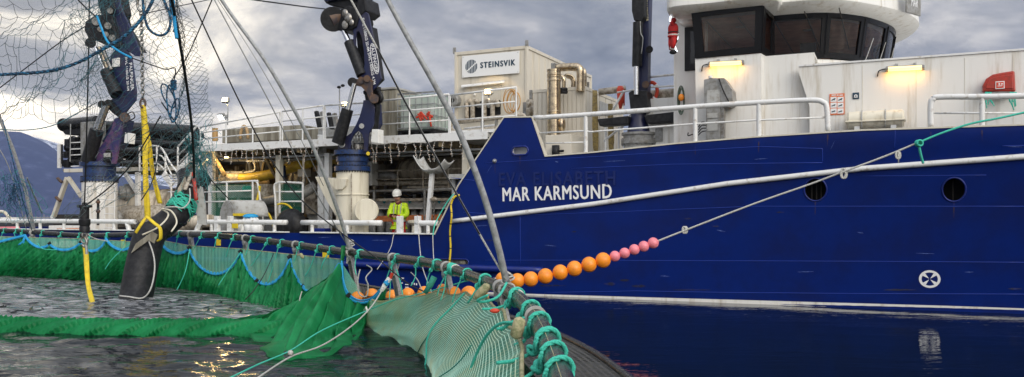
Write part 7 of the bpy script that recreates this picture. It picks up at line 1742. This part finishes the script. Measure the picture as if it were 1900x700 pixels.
# orange floats lying on the far walkway behind the pale net
for i, (px, py, Y, r) in enumerate(((663,554,14.2,.125),(690,548,14.6,.125),(728,551,14.3,.125),(757,547,14.0,.122),(787,544,13.8,.12),(816,546,13.5,.11),(870,546,11.6,.12),(893,552,10.6,.10))):
    c = floater(px, py, Y, r, M_orange, '%s orange float lying low behind the net edge' % ['leftmost','second','third','fourth','fifth','sixth','seventh','rightmost'][i], 'orange floats behind the net', (1, .5*(i % 3-1), .1))
m = MB(); m.tube([W(820,536,11.9), W(845,542,11.2)], .075, 14); tag(m.build('orange_tube_float', M_orange, smooth=True), 'long orange tube float under the handrail', 'float')

# ---- green net: curtain along the far side of the pen
SC = [(-130,452,-130,452),]
def scal(px):
    """height (picture y) of the blue head rope over the far curtain"""
    T = [(-60,455,(0,449),462),(0,449,(48,437),None),(48,437,(93,452),458),(93,452,(151,449),464),(152,449,(198,443),466),(198,443,(246,455),463),(302,453,(352,460),470),(352,460,(447,467),508),(448,467,(538,477),527),(539,478,(633,489),546)]
    for x0, y0, (x1, y1), lo in T:
        if x0 <= px <= x1:
            s = (px-x0)/(x1-x0); base = y0+(y1-y0)*s
            if lo is None: return base
            return base+(lo-(y0+y1)/2)*(4*s*(1-s))**.75
    return 456
BOT = [(-130,512),(0,514),(100,515),(200,522),(300,532),(370,544),(450,562),(540,580),(600,594),(640,600)]
def curtain_xyz(px, py, ins=.25):
    p, t = rail_s(px); Yt = p.y-ins; return W(px, py, Yt)
ATT = [0,48,93,151,198,246,302,352,447,538,633]
def green_curtain():
    n, k = 700, 24; mb = MB(); rnd = random.Random(2)
    ph = [rnd.random()*6 for _ in range(8)]
    def fn(s, t):
        px = -120+ (640+120)*s
        ytop = scal(px); T_ = curtain_xyz(px, ytop); yb = float(np.interp(px, [b[0] for b in BOT], [b[1] for b in BOT]))
        # nearest attachment pulls the cloth: folds fan from it
        att = min(ATT, key=lambda a: abs(a-px)); fan = (px-att)*(.35)*t
        pxb = px-(34 if px < 260 else 10)*t*(1-.15*t) + fan*0.0
        B_ = XY0(pxb, yb, -.05); lim = rail_s(pxb)[0].y-.42; B_ = B_ if B_.y < lim else XY0(pxb, HY+(H+.05)*F/lim, -.05); 
        p = T_.lerp(B_, t)
        # sag between: the cloth is steep at top, spreads near water
        f = px*1.0+ (30 if px < 260 else 9)*t
        amp = (.025+.075*t)
        d = amp*(-1.6*abs(math.sin(f*.52+ph[4]+1.7*math.sin(f*.043)))**.6+math.sin(f*.95+ph[0]+2*math.sin(f*.05))*.45+math.sin(f*1.45+ph[1]+1.5*math.sin(f*.11))*.3+.5*abs(math.sin(f*.21+ph[2]+math.sin(f*.07)))+noise.noise(Vector((f*.12, t*.6, 0)))*.6)
        # tight gathers at the attachments
        g = math.exp(-((px-att)/14)**2)*(1-t)**1.5
        d += g*.05*math.sin(px*2.2)
        out = Vector((-.25, -1, 0)).normalized()
        return p+out*(d+.10*math.sin(t*math.pi))
    mb.grid(fn, n, k); g = thing('green_net', 'long green fine-mesh net curtain hung round the far side of the pen', 'net', ID, (-6, 18, 0))
    mb.build('curtain', M_green, g, smooth='all')
    # corner bag, rising to the right corner
    TOPC = [W(470,588,13.4), W(505,580,13.5), W(540,566,13.7), W(575,545,14.0), W(606,518,14.3), W(633,491,14.55), W(637,520,14.4), W(645,548,14.2), W(663,561,13.9), W(685,560,13.6), W(703,545,13.3), W(719,528,13.1)]
    BOTC = [wl(395,612,-.2), wl(425,620,-.2), wl(452,640,-.2), wl(478,672,-.2), wl(500,694,-.2), wl(540,700,-.2), wl(585,694,-.2), wl(628,680,-.2), wl(660,658,-.2), wl(678,630,-.2), wl(690,604,-.2), wl(712,572,-.1)]
    def fc(s, t):
        a, b = lerp_poly(TOPC, s), lerp_poly(BOTC, s); p = a.lerp(b, t)
        out = Vector((-.15, -1, .25)).normalized(); f = s*70
        amp = .05+.09*math.sin(math.pi*min(1, t*1.1))
        d = amp*1.25*(-1.1*abs(math.sin(f*.6+.9*math.sin(f*.17)+t*.8))**.5+math.sin(f+1.2*math.sin(f*.23)+t*2.5)*.5+abs(math.sin(f*.43+.8+t))*.9+.35*math.sin(f*2.1+2*math.sin(f*.31))*(1-.5*t)+noise.noise(Vector((s*14, t*2.2, 5)))*1.2)*(1-.45*max(0, s-.6)*2.5*t)
        z = -.30*math.sin(t*math.pi)*max(0, s-.35)
        o_ = p+out*((d+amp*.9)*(1-t**3*.6))+Vector((0,0,z if z+p.z > .05 else z*.3))
        if t < .96: o_.z = max(o_.z, .025+.03*math.sin(f*.6)+.05*(1-t)*math.sin(f*.6+1)**2)
        return o_
    mb = MB(); mb.grid(fc, 260, 46); mb.build('corner_bag', M_green, g, smooth='all')
    # inner return of the bag: right flank going up behind
    TI = [W(560,545,14.2), W(600,520,14.6), W(633,492,14.65)]; BI = [wl(520,585,-.1), wl(560,588,-.1), wl(610,590,-.1)]
    mb = MB(); mb.grid(lambda s, t: lerp_poly(TI, s).lerp(lerp_poly(BI, s), t)+Vector((0, -.08*math.sin(s*30+t*2), 0)), 60, 14); mb.build('inner_fold', M_green, g, smooth='all')
    # rolled near edge floating across the pen
    EC = [(-150,600),(0,601),(100,604),(200,606),(300,606),(400,606),(480,607),(560,606),(620,604)]
    def roll(s, q):
        px = -150+ (600+150)*s; py = float(np.interp(px, [e[0] for e in EC], [e[1] for e in EC])); c = XY0(px, py+10, 0)
        a = math.pi*(1-q)*1.15-.15; r = .26+.03*math.sin(px*.05)
        tw = px*.105+a*4.2+.8*math.sin(px*.021); saw = (tw/(2*math.pi)) % 1.0; rid = saw
        d = r*(.72+.27*rid+.05*math.sin(tw*4.3+px*.02)+.06*noise.noise(Vector((px*.06, a, 3))))
        return c+Vector((0, -.32*math.cos(math.pi-a)*1.0*d/r*1.25, 0.30*math.sin(a)*d/r*.86-.03))
    mb = MB(); mb.grid(roll, 620, 22); mb.build('rolled_edge', M_green, g, smooth='all')
    # blue head rope (double) and its gathers
    for off in (0, .035):
        runs = [[x for x in range(-60, 247, 3)], [x for x in range(302, 634, 3)]]
        for rn in runs:
            mb = MB(); mb.tube([curtain_xyz(x, scal(x))+Vector((0, -.03, off-.01)) for x in rn], .030 if off == 0 else .018, 7); mb.build('head_rope', M_brope, g, smooth='all')
    pts = [W(634,489,14.5), W(636,520,14.35), W(645,547,14.15), W(663,561,13.85), W(685,560,13.55), W(703,545,13.25), W(719,526,13.05)]
    MB().tube(smooth_path(pts, 6), .026, 8).build('head_rope', M_brope, g, smooth='all'); MB().tube([p+Vector((0,.0,.045)) for p in smooth_path(pts, 6)], .014, 7).build('head_rope', M_brope, g, smooth='all')
    for x in (48, 633):
        m = MB(); c = curtain_xyz(x, scal(x)+4)
        for q in range(5): m.tube(smooth_path([c+Vector((random.uniform(-.03,.03), -.05, .05)), c+Vector((random.uniform(-.12,.05), -.07, -.06)), c+Vector((random.uniform(-.2,.05), -.06, -.22))], 4), .018, 6)
        m.build('rope_bundle', M_brope, g, smooth='all')
    for x in (93, 151, 352, 478, 563, 648, 447, 538):
        c = curtain_xyz(x, scal(x)) if x < 640 else W(648,549,14.1)
        MB().tube([c+Vector((-.03,-.03,-.02)), c+Vector((.03,-.03,.03))], .045, 8).build('rope_clip', M_black, g)
green_curtain()
# pale net panels filling the scallops up to the straight top line
def pale_panels():
    ytop = lambda px: float(np.interp(px, [-130,0,60,150,250,300,352,447,538,640], [440,439,441,443,449,446,456,462,472,482]))
    t = thing('pale_net_panel', 'pale grey green net panels above the blue scalloped rope', 'net', ID, (-6, 18.5, .8))
    for x0, x1 in ((-120, 246), (300, 640)):
        mb = MB()
        def fn(s, q):
            px = x0+(x1-x0)*s; a = curtain_xyz(px, ytop(px), .18); b = curtain_xyz(px, max(scal(px)+3, ytop(px)+1), .30); return a.lerp(b, q)+Vector((0, -.02*math.sin(q*3.1), 0))
        n = int((x1-x0)/2); mb.grid(fn, n, 8); mb.uv = [(i/n*(x1-x0)*.01, (1-j/8)*.55) for j in range(9) for i in range(n+1)]
        mb.build('panel', M_lnet, t, smooth='all')
        MB().tube([curtain_xyz(x, ytop(x), .18) for x in range(int(x0), int(x1), 5)], .010, 6).build('top_cord', M_alge, t, smooth='all')
    # corner piece behind the float
    a, b, c_, d_ = W(637,492,14.6), W(672,545,14.2), W(660,556,14.1), W(640,535,14.3)
    mb = MB(); mb.grid(lambda s, q: (a*(1-s)+b*s)*(1-q)+(d_*(1-s)+c_*s)*q, 16, 10); mb.uv = [(i*.05, j*.08) for j in range(11) for i in range(17)]; mb.build('panel', M_lnet, t, smooth='all')
pale_panels()
# loose ropes on the curtain and the two long lines in the foreground
for (l, r, mt, lab) in (([(690,573,12.9),(600,612,11.5),(540,650,10.5),(480,676,9.6),(425,702,9.0),(360,730,8.5)], .010, M_teal, 'straight turquoise line running to the bottom left over the green net'),
        ([(870,520,11),(800,540,11.6),(735,556,12.4),(690,573,12.9)], .010, M_teal, 'turquoise line running along the top of the pale net'),
        ([(712,533,12.9),(690,568,12.6),(655,603,11.6),(600,640,10.5),(540,662,9.7),(480,700,8.6),(440,725,8)], .011, M_wrope, 'thick grey white line curving to the bottom left over the green net'),
        ([(560,541,13.6),(556,560,13.5),(566,570,13.5),(580,568,13.5),(590,560,13.4)], .010, M_wrope, 'white rope loop below the third scallop'),
        ([(508,470,16),(490,510,15.5),(470,540,15),(455,556,15)], .009, M_krope, 'dark line hanging over the second scallop'),
        ([(352,462,18),(345,500,17.8),(335,525,17.8),(328,538,17.8)], .010, M_teal, 'turquoise rope tail on the green curtain left of the first big scallop'),
        ([(447,468,16.5),(425,500,16.5),(405,530,16.5)], .010, M_teal, 'turquoise rope tail on the green curtain between the big scallops'),
        ([(70,452,23),(80,462,23),(105,464,23)], .012, M_teal, 'turquoise slack rope in the left scallops'), ([(248,448,22),(225,465,22),(205,485,22),(195,500,22)], .012, M_teal, 'turquoise rope tail left of the black suction hose'),
        ([(150,420,20),(170,440,20),(200,448,20)], .010, M_wrope, 'grey line beside the hook block')):
    rope_thing('loose_rope', lab, 'rope', [W(*p) for p in l], r, mt, 6, 6)
o = MB().tube([W(679,569,12.5), W(682,580,12.5)], .014, 6).build('rope_toggle', M_whitepl, smooth=True); tag(o, 'small white toggle where the two foreground lines cross', 'toggle')
o = MB().ball(W(539,655,9.7), .035, 8, 6).build('line_knot', M_wrope, smooth=True); tag(o, 'white knot on the thick foreground line', 'knot')

# ---- black suction hose with yellow slings
def suction():
    t = thing('suction_hose', 'huge black rubber suction hose dipping into the pen water', 'hose', ID, XY0(252, 552))
    pts = [W(246,575,18.2), W(253,548,18.5), W(262,500,18.8), W(272,455,19.1), W(282,425,19.3)]
    MB().tube(smooth_path(pts, 6), [.36]*25, 28).build('lower_hose', M_black, t, smooth='all')
    for a, b in ((.15,.17),):
        pass
    m = MB().tube(smooth_path([W(276,440,19.25), W(296,424,19.5), W(316,408,19.7), W(332,392,19.9), W(344,370,20.1), W(352,350,20.2)], 6), [.31]*16+[.30]*15, 26); m.build('upper_hose', M_black, t, smooth='all')
    for x, y, Y in ((300,421,19.5),(326,400,19.8),(341,377,20.0)):
        MB().tube([W(x-1.5,y+1.4,Y), W(x+1.5,y-1.4,Y)], .335, 26).build('collar', M_pe, t, smooth=30)
    # flared rubber flaps
    m = MB().prism([W(x, y, 18.6) for x, y in ((243,470),(252,452),(282,430),(292,436),(286,452),(276,446))], (0, .04, 0)); m.build('flap', M_conc, t)
    MB().tube([W(352,352,20.1), W(357,340,20.2), W(360,330,20.3)], [.30,.36,.42], 24, caps=False).build('hose_mouth', M_pe, t, smooth=True)
    MB().prism([W(x, y, 19.8) for x, y in ((326,372),(345,340),(343,328),(330,350))], (0, .05, 0)).build('flap', M_pipe, t)
    MB().prism([W(x, y, 20.0) for x, y in ((361,338),(375,348),(381,380),(383,418),(368,416),(360,372))], (0, .05, 0)).build('side_flap', M_lgrey, t)
    m = MB(); rnd = random.Random(4)
    for k in range(60):
        y = rnd.uniform(374, 396); a0 = rnd.uniform(0, 6); c0, c1 = W(338,384,19.95), W(346,372,20.05); ax = (c1-c0).normalized(); x_ = ax.orthogonal().normalized(); y_ = ax.cross(x_); off = rnd.uniform(-.15, .16)
        m.tube([c0+ax*off+ax*.10*math.sin(a*2+k)+(x_*math.cos(a)+y_*math.sin(a))*(.315+rnd.uniform(0,.02)) for a in np.linspace(a0, a0+rnd.uniform(1,3), 12)], .012, 4)
    m.build('net_wrap', M_teal, t, smooth='all')
    tag(MB().tube(WP([(272,438,18.75),(284,470,18.45),(287,500,18.25),(280,535,18.0),(265,553,18.0),(240,551,18.0),(222,549,18.1)], 6), .017, 8).build('air_tube', M_wrope, smooth='all'), 'grey white tube looping down the black suction hose', 'tube')
    tag(MB().tube(WP([(264,436,18.7),(290,424,18.8),(308,408,19.1),(312,396,19.3),(300,388,19.3),(318,392,19.2),(328,412,19.2),(318,430,19.0)], 6), .020, 8).build('hose_strap', M_ivory, smooth='all'), 'cream strap looped round the bend of the suction hose', 'strap')
    tag(MB().tube(WP([(352,350,19.7),(352,372,19.5),(340,386,19.3),(325,384,19.2),(305,385,19.2)], 6), .016, 8).build('tow_rope', M_wrope, smooth='all'), 'white rope curling over the upper suction hose', 'rope')
    # yellow slings
    def sling(l, w, lab, Yc=None):
        m = MB(); pts = [W(*p) for p in l]; vs = []
        sp = smooth_path(pts, 8); n = len(sp)
        m.grid(lambda s, q: sp[min(int(s*(n-1)+.5), n-1)]+Vector(((q-.5)*w*(1+.1*math.sin(s*9)), .03*math.sin(q*6+s*8), 0)), n-1, 4)
        return m.build('yellow_sling', M_yell, smooth='all', solid=.012), lab
    for l, w, lab in (([(265,195,18.9),(268,240,18.9),(270,300,18.9),(272,360,18.9),(273,405,18.9)], .13, 'straight yellow lifting sling hanging from the chain'), ([(266,215,19.1),(276,270,19.1),(285,325,19.3),(296,378,19.4)], .11, 'second yellow lifting sling swinging to the right behind the straight one'),
            ([(157,455,19),(160,490,18.6),(165,530,18.2),(170,562,17.4)], .11, 'yellow webbing strap from the hook block into the water')):
        o, lab = sling(l, w, lab); tag(o, lab, 'sling')
    for l, lab in (([(272,402,18.6),(262,416,18.5),(252,432,18.5)], 'left yellow choker on the suction hose'), ([(272,402,18.6),(286,414,18.5),(297,424,18.5),(298,442,18.5),(294,446,18.6)], 'right yellow choker on the suction hose')):
        tag(MB().tube(WP(l, 6), .055, 8, flat=.5).build('yellow_choker', M_yell, smooth='all'), lab, 'sling')
    tag(MB().tube(WP([(357,320,19.8),(361,345,19.7),(364,372,19.6)], 4), .05, 6, flat=.4).build('red_strap', M_red, smooth='all'), 'faded red strap over the open end of the upper hose', 'strap')
    tag(MB().tube(WP([(357,320,19.8),(346,345,19.7),(343,352,19.6)], 4), .05, 6, flat=.4).build('tan_strap', M_pipe, smooth='all'), 'tan strap over the open end of the upper hose', 'strap')
    # yellow items on the handrail / hull
    for (x0,y0,x1,y1,v,lab) in ((401,438,408,456,-.25,'small yellow marker left on the hull below the handrail'),(430,415,440,424,-.15,'yellow clamp on the left mooring post'),(598,466,609,478,-.2,'yellow plate on the hull behind the scallops'),(224,445,231,470,-.2,'yellow tape strip hanging on the hull at the left')):
        tag(MB(SH).pbox(x0,y0,x1,y1,v,.04).build('yellow_plate', M_yell, bevel=.006), lab, 'plate')
suction()
# chain with hook
m = MB(); k = 0; y = 26.0
c_top = W(262, 5, 19)
while y < 186:
    c = W(262+(y-26)*.02, y, 18.9); al = k % 2; r = .030
    m.tube([c+Vector(((0 if al else 1)*math.cos(a)*.038, (1 if al else 0)*math.cos(a)*.038, math.sin(a)*.058)) for a in np.linspace(0, 6.28, 9, endpoint=False)], .015, 5, closed=True); y += 6.6; k += 1
ch = m.build('lifting_chain', M_steel, smooth='all'); tag(ch, 'long steel lifting chain hanging over the suction hose', 'chain')
m = MB(); c = W(262, 8, 18.9); m.tube([c+Vector((math.cos(a)*.09, 0, math.sin(a)*.17)) for a in np.linspace(0, 6.28, 18, endpoint=False)], .03, 8, closed=True); m.build('master_link', M_steel, ch, smooth='all')
m = MB(); c = W(265, 192, 18.9); m.tube([c+Vector((math.cos(a)*.06, 0, math.sin(a)*.10)) for a in np.linspace(0, 6.28, 14, endpoint=False)], .028, 8, closed=True); m.build('hook', M_rust, ch, smooth='all')
# hook block
t = thing('hook_block', 'black cylindrical hook block hanging at the left over the pen', 'hook block', ID, W(157, 460, 18))
b = W(157, 430, 18); s = 18/F
MB().lathe(b, (0,0,1), [(0,-.02),(9*s,-.02),(9*s,8*s),(8*s,10*s),(10*s,14*s),(10*s,22*s),(8*s,24*s),(8*s,44*s),(13*s,45*s),(13*s,49*s),(5*s,50*s),(4*s,54*s),(0,54*s)], 22).build('block', M_black, t, smooth=30)
for k in range(2): c = W(157, 436+k*9, 17.98); MB().tube([c+Vector((math.cos(a)*.05*(k+.5), math.cos(a)*.05*(1-k), math.sin(a)*.08)) for a in np.linspace(0, 6.28, 12, endpoint=False)], .02, 7, closed=True).build('link', M_steel, t, smooth='all')
MB().tube(WP([(157,440,17.95),(161,450,17.95),(158,458,17.95),(152,454,17.95)], 5), .03, 8).build('hook', M_steel, t, smooth='all'); MB().cyl(W(160,452,17.95), W(161,472,17.95), .03, n=8).build('shank', M_galv, t)

# ---- bird net
def netsheet(name, fn, nu, nv, r, lab, mt=M_twine, jit=.0, skip=0.0, hexa=False):
    rnd = random.Random(11); G = [[fn(i/nu, j/nv)+Vector((rnd.uniform(-jit, jit), rnd.uniform(-jit, jit), rnd.uniform(-jit, jit))) for i in range(nu+1)] for j in range(nv+1)]
    A_, B_ = [], []
    def sag(a, b):
        m_ = (a+b)/2+Vector((0, 0, -(b-a).length*.20)); A_.append(tuple(a)); B_.append(tuple(m_)); A_.append(tuple(m_)); B_.append(tuple(b))
    for j in range(nv+1):
        for i in range(nu+1):
            if hexa:
                if (i+j) % 2: continue
                if i < nu and j < nv and rnd.random() > skip: A_.append(tuple(G[j][i])); B_.append(tuple(G[j+1][i+1]))
                if i > 0 and j < nv and rnd.random() > skip: A_.append(tuple(G[j][i])); B_.append(tuple(G[j+1][i-1]))
                if i < nu and j > 0 and rnd.random() > skip: A_.append(tuple(G[j][i])); B_.append(tuple(G[j-1][i+1]))
            else:
                if i < nu and rnd.random() > skip: sag(G[j][i], G[j][i+1])
                if j < nv and rnd.random() > skip: sag(G[j][i], G[j+1][i])
    o = segs_mesh(A_, B_, r).build(name, mt); tag(o, lab, 'net', 'bird net pieces'); return o
# left open part: large slack meshes
LT = [W(-60,-60,9), W(60,-60,9), W(140,-50,9.3), W(215,-40,9.6), W(290,-35,10), W(330,-40,10.2)]
LBm = [W(-60,235,9.5), W(20,240,9.6), W(95,232,9.8), W(170,206,10), W(250,175,10.3), W(320,132,10.5)]
def nl(s, t):
    a, b = lerp_poly(LT, s), lerp_poly(LBm, s); p = a.lerp(b, t); return p+Vector((.10*math.sin(t*7+s*5)+.06*math.sin(s*23), .5*math.sin(s*4+t*3)+.2*math.sin(t*11+s*3), -.10*math.sin(s*17+t*5)+.05*math.sin(s*31)))
netsheet('bird_net', nl, 24, 15, .0028, 'slack open bird net across the sky at the upper left', jit=.015, skip=.05)
def nl2(s, t):
    a = lerp_poly([W(120,-50,10.5), W(190,-50,10.6), W(260,-40,10.8), W(316,-30,11)], s); b = lerp_poly([W(120,190,10.5), W(180,232,11), W(250,262,11.3), W(352,262,12)], s); return a.lerp(b, t)+Vector((.08*math.sin(t*13+s*7), .3*math.sin(s*6+t*2), .08*math.sin(s*15+t*4)))
netsheet('bird_net', nl2, 34, 42, .0024, 'second finer layer of bird net hanging over the left crane', jit=.018, skip=.10, hexa=True)
def nl3(s, t):
    a = lerp_poly([W(308,-30,10.6), W(316,-30,10.8), W(324,-30,11), W(330,-25,11.2)], s); b = lerp_poly([W(318,225,12), W(335,245,12.2), W(362,250,12.6), W(384,232,12.8)], s)
    mid = Vector((.10*math.sin(t*3.1), 0, 0)); return a.lerp(b, t)+mid+Vector((.03*math.sin(t*19+s*9), .2*math.sin(s*6+t*2), .03*math.sin(s*15)))
netsheet('bird_net', nl3, 14, 60, .0032, 'narrow gathered strip of bird net right of the dark edge rope', jit=.012, skip=.04, hexa=True)
def nl4(s, t):
    a = lerp_poly([W(215,225,12), W(290,205,12.3), W(345,235,13), W(392,262,13.5)], s); b = lerp_poly([W(90,410,13), W(200,390,13.2), W(330,345,14), W(402,345,14.2)], s); return a.lerp(b, t)+Vector((.05*math.sin(t*13+s*7), .3*math.sin(s*6+t*2), .05*math.sin(s*15+t*4)))
netsheet('bird_net', nl4, 34, 28, .0028, 'lower bird net curtain before the black pipes and stairs', mt=mat('pale twine', (.16,.20,.20), .8, c2=(.03,.12,.14), scale=1.5), jit=.05, skip=.18, hexa=True)
wire('bird_net_edge', [(-20,238,9.6),(40,242,9.6),(95,234,9.8),(140,212,10),(180,190,10.1)], .006, M_twine, 'lower edge cord of the bird net at the left', 'bird net cords', 'cord')
# heavy blue/black ropes in the net
def laid(name, l, r, mt, lab):
    base = WP(l, 14); m = MB(); up = Vector((0, 0, 1))
    for q in range(3):
        pts = []
        for k in range(len(base)-1):
            c = base[k]; tt = (base[k+1]-base[k]).normalized(); x = tt.cross(Vector((0,1,0)) if abs(tt.y) < .8 else up).normalized(); y = tt.cross(x); a = k*.9+q*2.094; pts.append(c+(x*math.cos(a)+y*math.sin(a))*r*.5)
        m.tube(pts, r*.62, 6)
    tag(m.build(name, mt, smooth='all'), lab, 'rope')
laid('mooring_rope', [(-30,140,9),(30,137,9),(90,132,9),(140,118,9),(190,92,9),(230,68,9),(262,36,9),(280,8,9),(290,-20,9)], .018, M_nrope, 'thick blue black rope curving across the upper left sky')
laid('blue_rope', [(180,30,9.2),(188,52,9.2),(200,78,9.2),(220,95,9.2),(245,108,9.2)], .012, M_brope, 'short bright blue rope on the left crane head')
laid('blue_rope_loop', [(264,-15,9.4),(268,30,9.4),(278,56,9.4),(298,66,9.4),(313,56,9.4),(316,30,9.4),(306,5,9.4),(300,-20,9.4)], .015, M_nrope, 'blue rope loop hanging beside the chain at the top')
laid('blue_rope_tail', [(320,-20,9.6),(322,20,9.6),(325,50,9.6),(328,72,9.6)], .020, M_brope, 'blue rope bundle hanging at the dark net edge')
laid('blue_rope_tail', [(314,-20,9.7),(318,20,9.7),(327,40,9.7),(322,60,9.7)], .014, M_nrope, 'dark blue rope hanging just left of the blue bundle')
rope_thing('net_line', 'black line from the thick rope down to the hanging coils', 'line', [W(*p) for p in ((245,108,10.4),(285,122,10.5),(308,129,10.6),(325,127,10.6),(323,150,10.6))], .008, M_krope, 6, 5)
m = MB()
for (cx_, cy_, a_, b_, tl) in ((318,192,8,34,.1),(312,178,10,22,.4),(325,205,7,22,-.2)):
    pts = [W(cx_+math.cos(q)*a_+math.sin(q)*b_*tl, cy_+math.sin(q)*b_, 10.6+.03*math.sin(q)) for q in np.linspace(0, 6.28, 22, endpoint=False)]; m.tube(pts, .010, 6, closed=True)
c = W(322, 158, 10.55)
for k in range(5): m.tube([c+Vector((math.cos(q)*.035, .0, (k-2)*.025+.01*math.sin(q))) for q in np.linspace(0, 6.28, 10, endpoint=False)], .012, 6, closed=True)
tag(m.build('rope_coil', M_nrope, smooth='all'), 'blue black rope coils hanging in the bird net', 'rope')
# teal net bunches
def bunch(cx, cy, rx, ry, Y, n, lab, mt=M_tnet, dens=.003, seed=1):
    rnd = random.Random(seed); m = MB()
    for k in range(n):
        x, y = cx+rnd.gauss(0, rx*.45), cy+rnd.gauss(0, ry*.45); pts = [W(x, y, Y+rnd.uniform(-.2, .2))]
        for q in range(5): x += rnd.uniform(-rx, rx)*.35; y += rnd.uniform(-ry*.1, ry*.4); pts.append(W(x, y, Y+rnd.uniform(-.2, .2)))
        m.tube(smooth_path(pts, 3), dens, 4)
    o = m.build('net_bunch', mt, smooth='all'); tag(o, lab, 'net')
bunch(372, 285, 24, 46, 13.5, 85, 'teal gathered net bunch draped over the white column', dens=.0032, seed=3)
bunch(357, 262, 14, 22, 13.3, 80, 'teal net top draped over the stair rail', dens=.0032, seed=5)
bunch(26, 345, 20, 34, 19, 60, 'blue teal net bunch hanging in front of the mountain', mt=M_nrope, dens=.005, seed=8)
def nl5(s, t):
    a = W(-20+60*s, 300+30*s, 19); b = W(-20+130*s, 412, 20); return a.lerp(b, t)+Vector((0, 0, .1*math.sin(s*9)))
netsheet('bird_net', nl5, 16, 12, .005, 'teal lower left net in front of the mountain', mt=M_tnet, jit=.08, skip=.2, hexa=True)
wire('guy_cord', [(5,222,19),(22,290,19),(45,380,20),(60,430,22)], .012, M_nrope, 'dark blue cord left of the far pole', 'bird net cords', 'cord')
wire('guy_cord', [(-5,270,19),(20,320,19.5),(50,430,21)], .010, M_wrope, 'white cord left of the far pole', 'bird net cords', 'cord')

# ---- fish breaking the surface inside the pen
def fish():
    rnd = random.Random(21); m = MB()
    for k in range(110):
        px = rnd.uniform(-40, 560); py = rnd.uniform(520, 582)
        lo = float(np.interp(px, [b[0] for b in BOT], [b[1] for b in BOT]))+4
        if py < lo: continue
        c = XY0(px, py, .01); a = rnd.uniform(0, 6.28); L = rnd.uniform(.06, .2); h = rnd.uniform(.012, .035); d = Vector((math.cos(a), math.sin(a), 0)); w = Vector((-d.y, d.x, 0))*L*.16
        m.add([c-d*L, c+w+Vector((0,0,-.02)), c+d*L, c-w+Vector((0,0,-.02)), c+d*L*.1+Vector((0,0,h)), c-d*L*.3+Vector((0,0,h*.8)), c-d*L*1.1+Vector((0,0,h*1.1))], [(0,3,5),(0,5,1),(3,4,5),(1,5,4),(3,2,4),(1,4,2),(0,5,6)])
    o = m.build('fish_backs', mat('wet fish back', (.02,.025,.03), .15, c2=(.18,.19,.20), scale=9, mixlo=.5, mixhi=.7)); o['kind'] = 'stuff'; o['label'] = 'dark backs and fins of crowded fish breaking the churned water'; o['category'] = 'fish'
fish()

# ---- distant fish farm float behind the stern
t = thing('distant_float_pen', 'low dark floating pen line far behind the ship at the left', 'fish pen', ID, (-60, 95, 0))
m = MB(); m.tube([(-90,95,.4),(-50,95,.4),(-30,98,.4)], .4, 10); m.build('collar', M_black, t)
for k in range(26):
    x = -88+k*2.2; MB().cyl((x, 95, .4), (x, 95, 1.9), .05, n=6).build('post', M_grey, t)
MB().tube([(-90,95,1.5),(-30,97,1.5)], .06, 6).build('rail', M_grey, t); MB().tube([(-90,95,1.0),(-30,97,1.0)], .05, 6).build('rail', M_grey, t)
o = MB().box((-90,96,0),(-30,96.3,1.35)).build('net_wall', mat('dark net wall', (.03,.035,.04), .9), t)

# ---- air between the camera and the mountains
def haze():
    m = bpy.data.materials.new('haze'); m.use_nodes = True; N = m.node_tree.nodes; N.clear()
    o = N.new('ShaderNodeOutputMaterial'); v = N.new('ShaderNodeVolumePrincipled'); v.inputs['Color'].default_value = (0.45, 0.58, 1.0, 1); v.inputs['Density'].default_value = HAZE
    m.node_tree.links.new(v.outputs[0], o.inputs['Volume'])
    b = MB(); b.box((-4790, -420, -3.4), (4790, 4790, 520)); h = b.build('haze', m, loc=(0, 0, 0)); h['kind'] = 'stuff'
HAZE = 0.00009
haze()
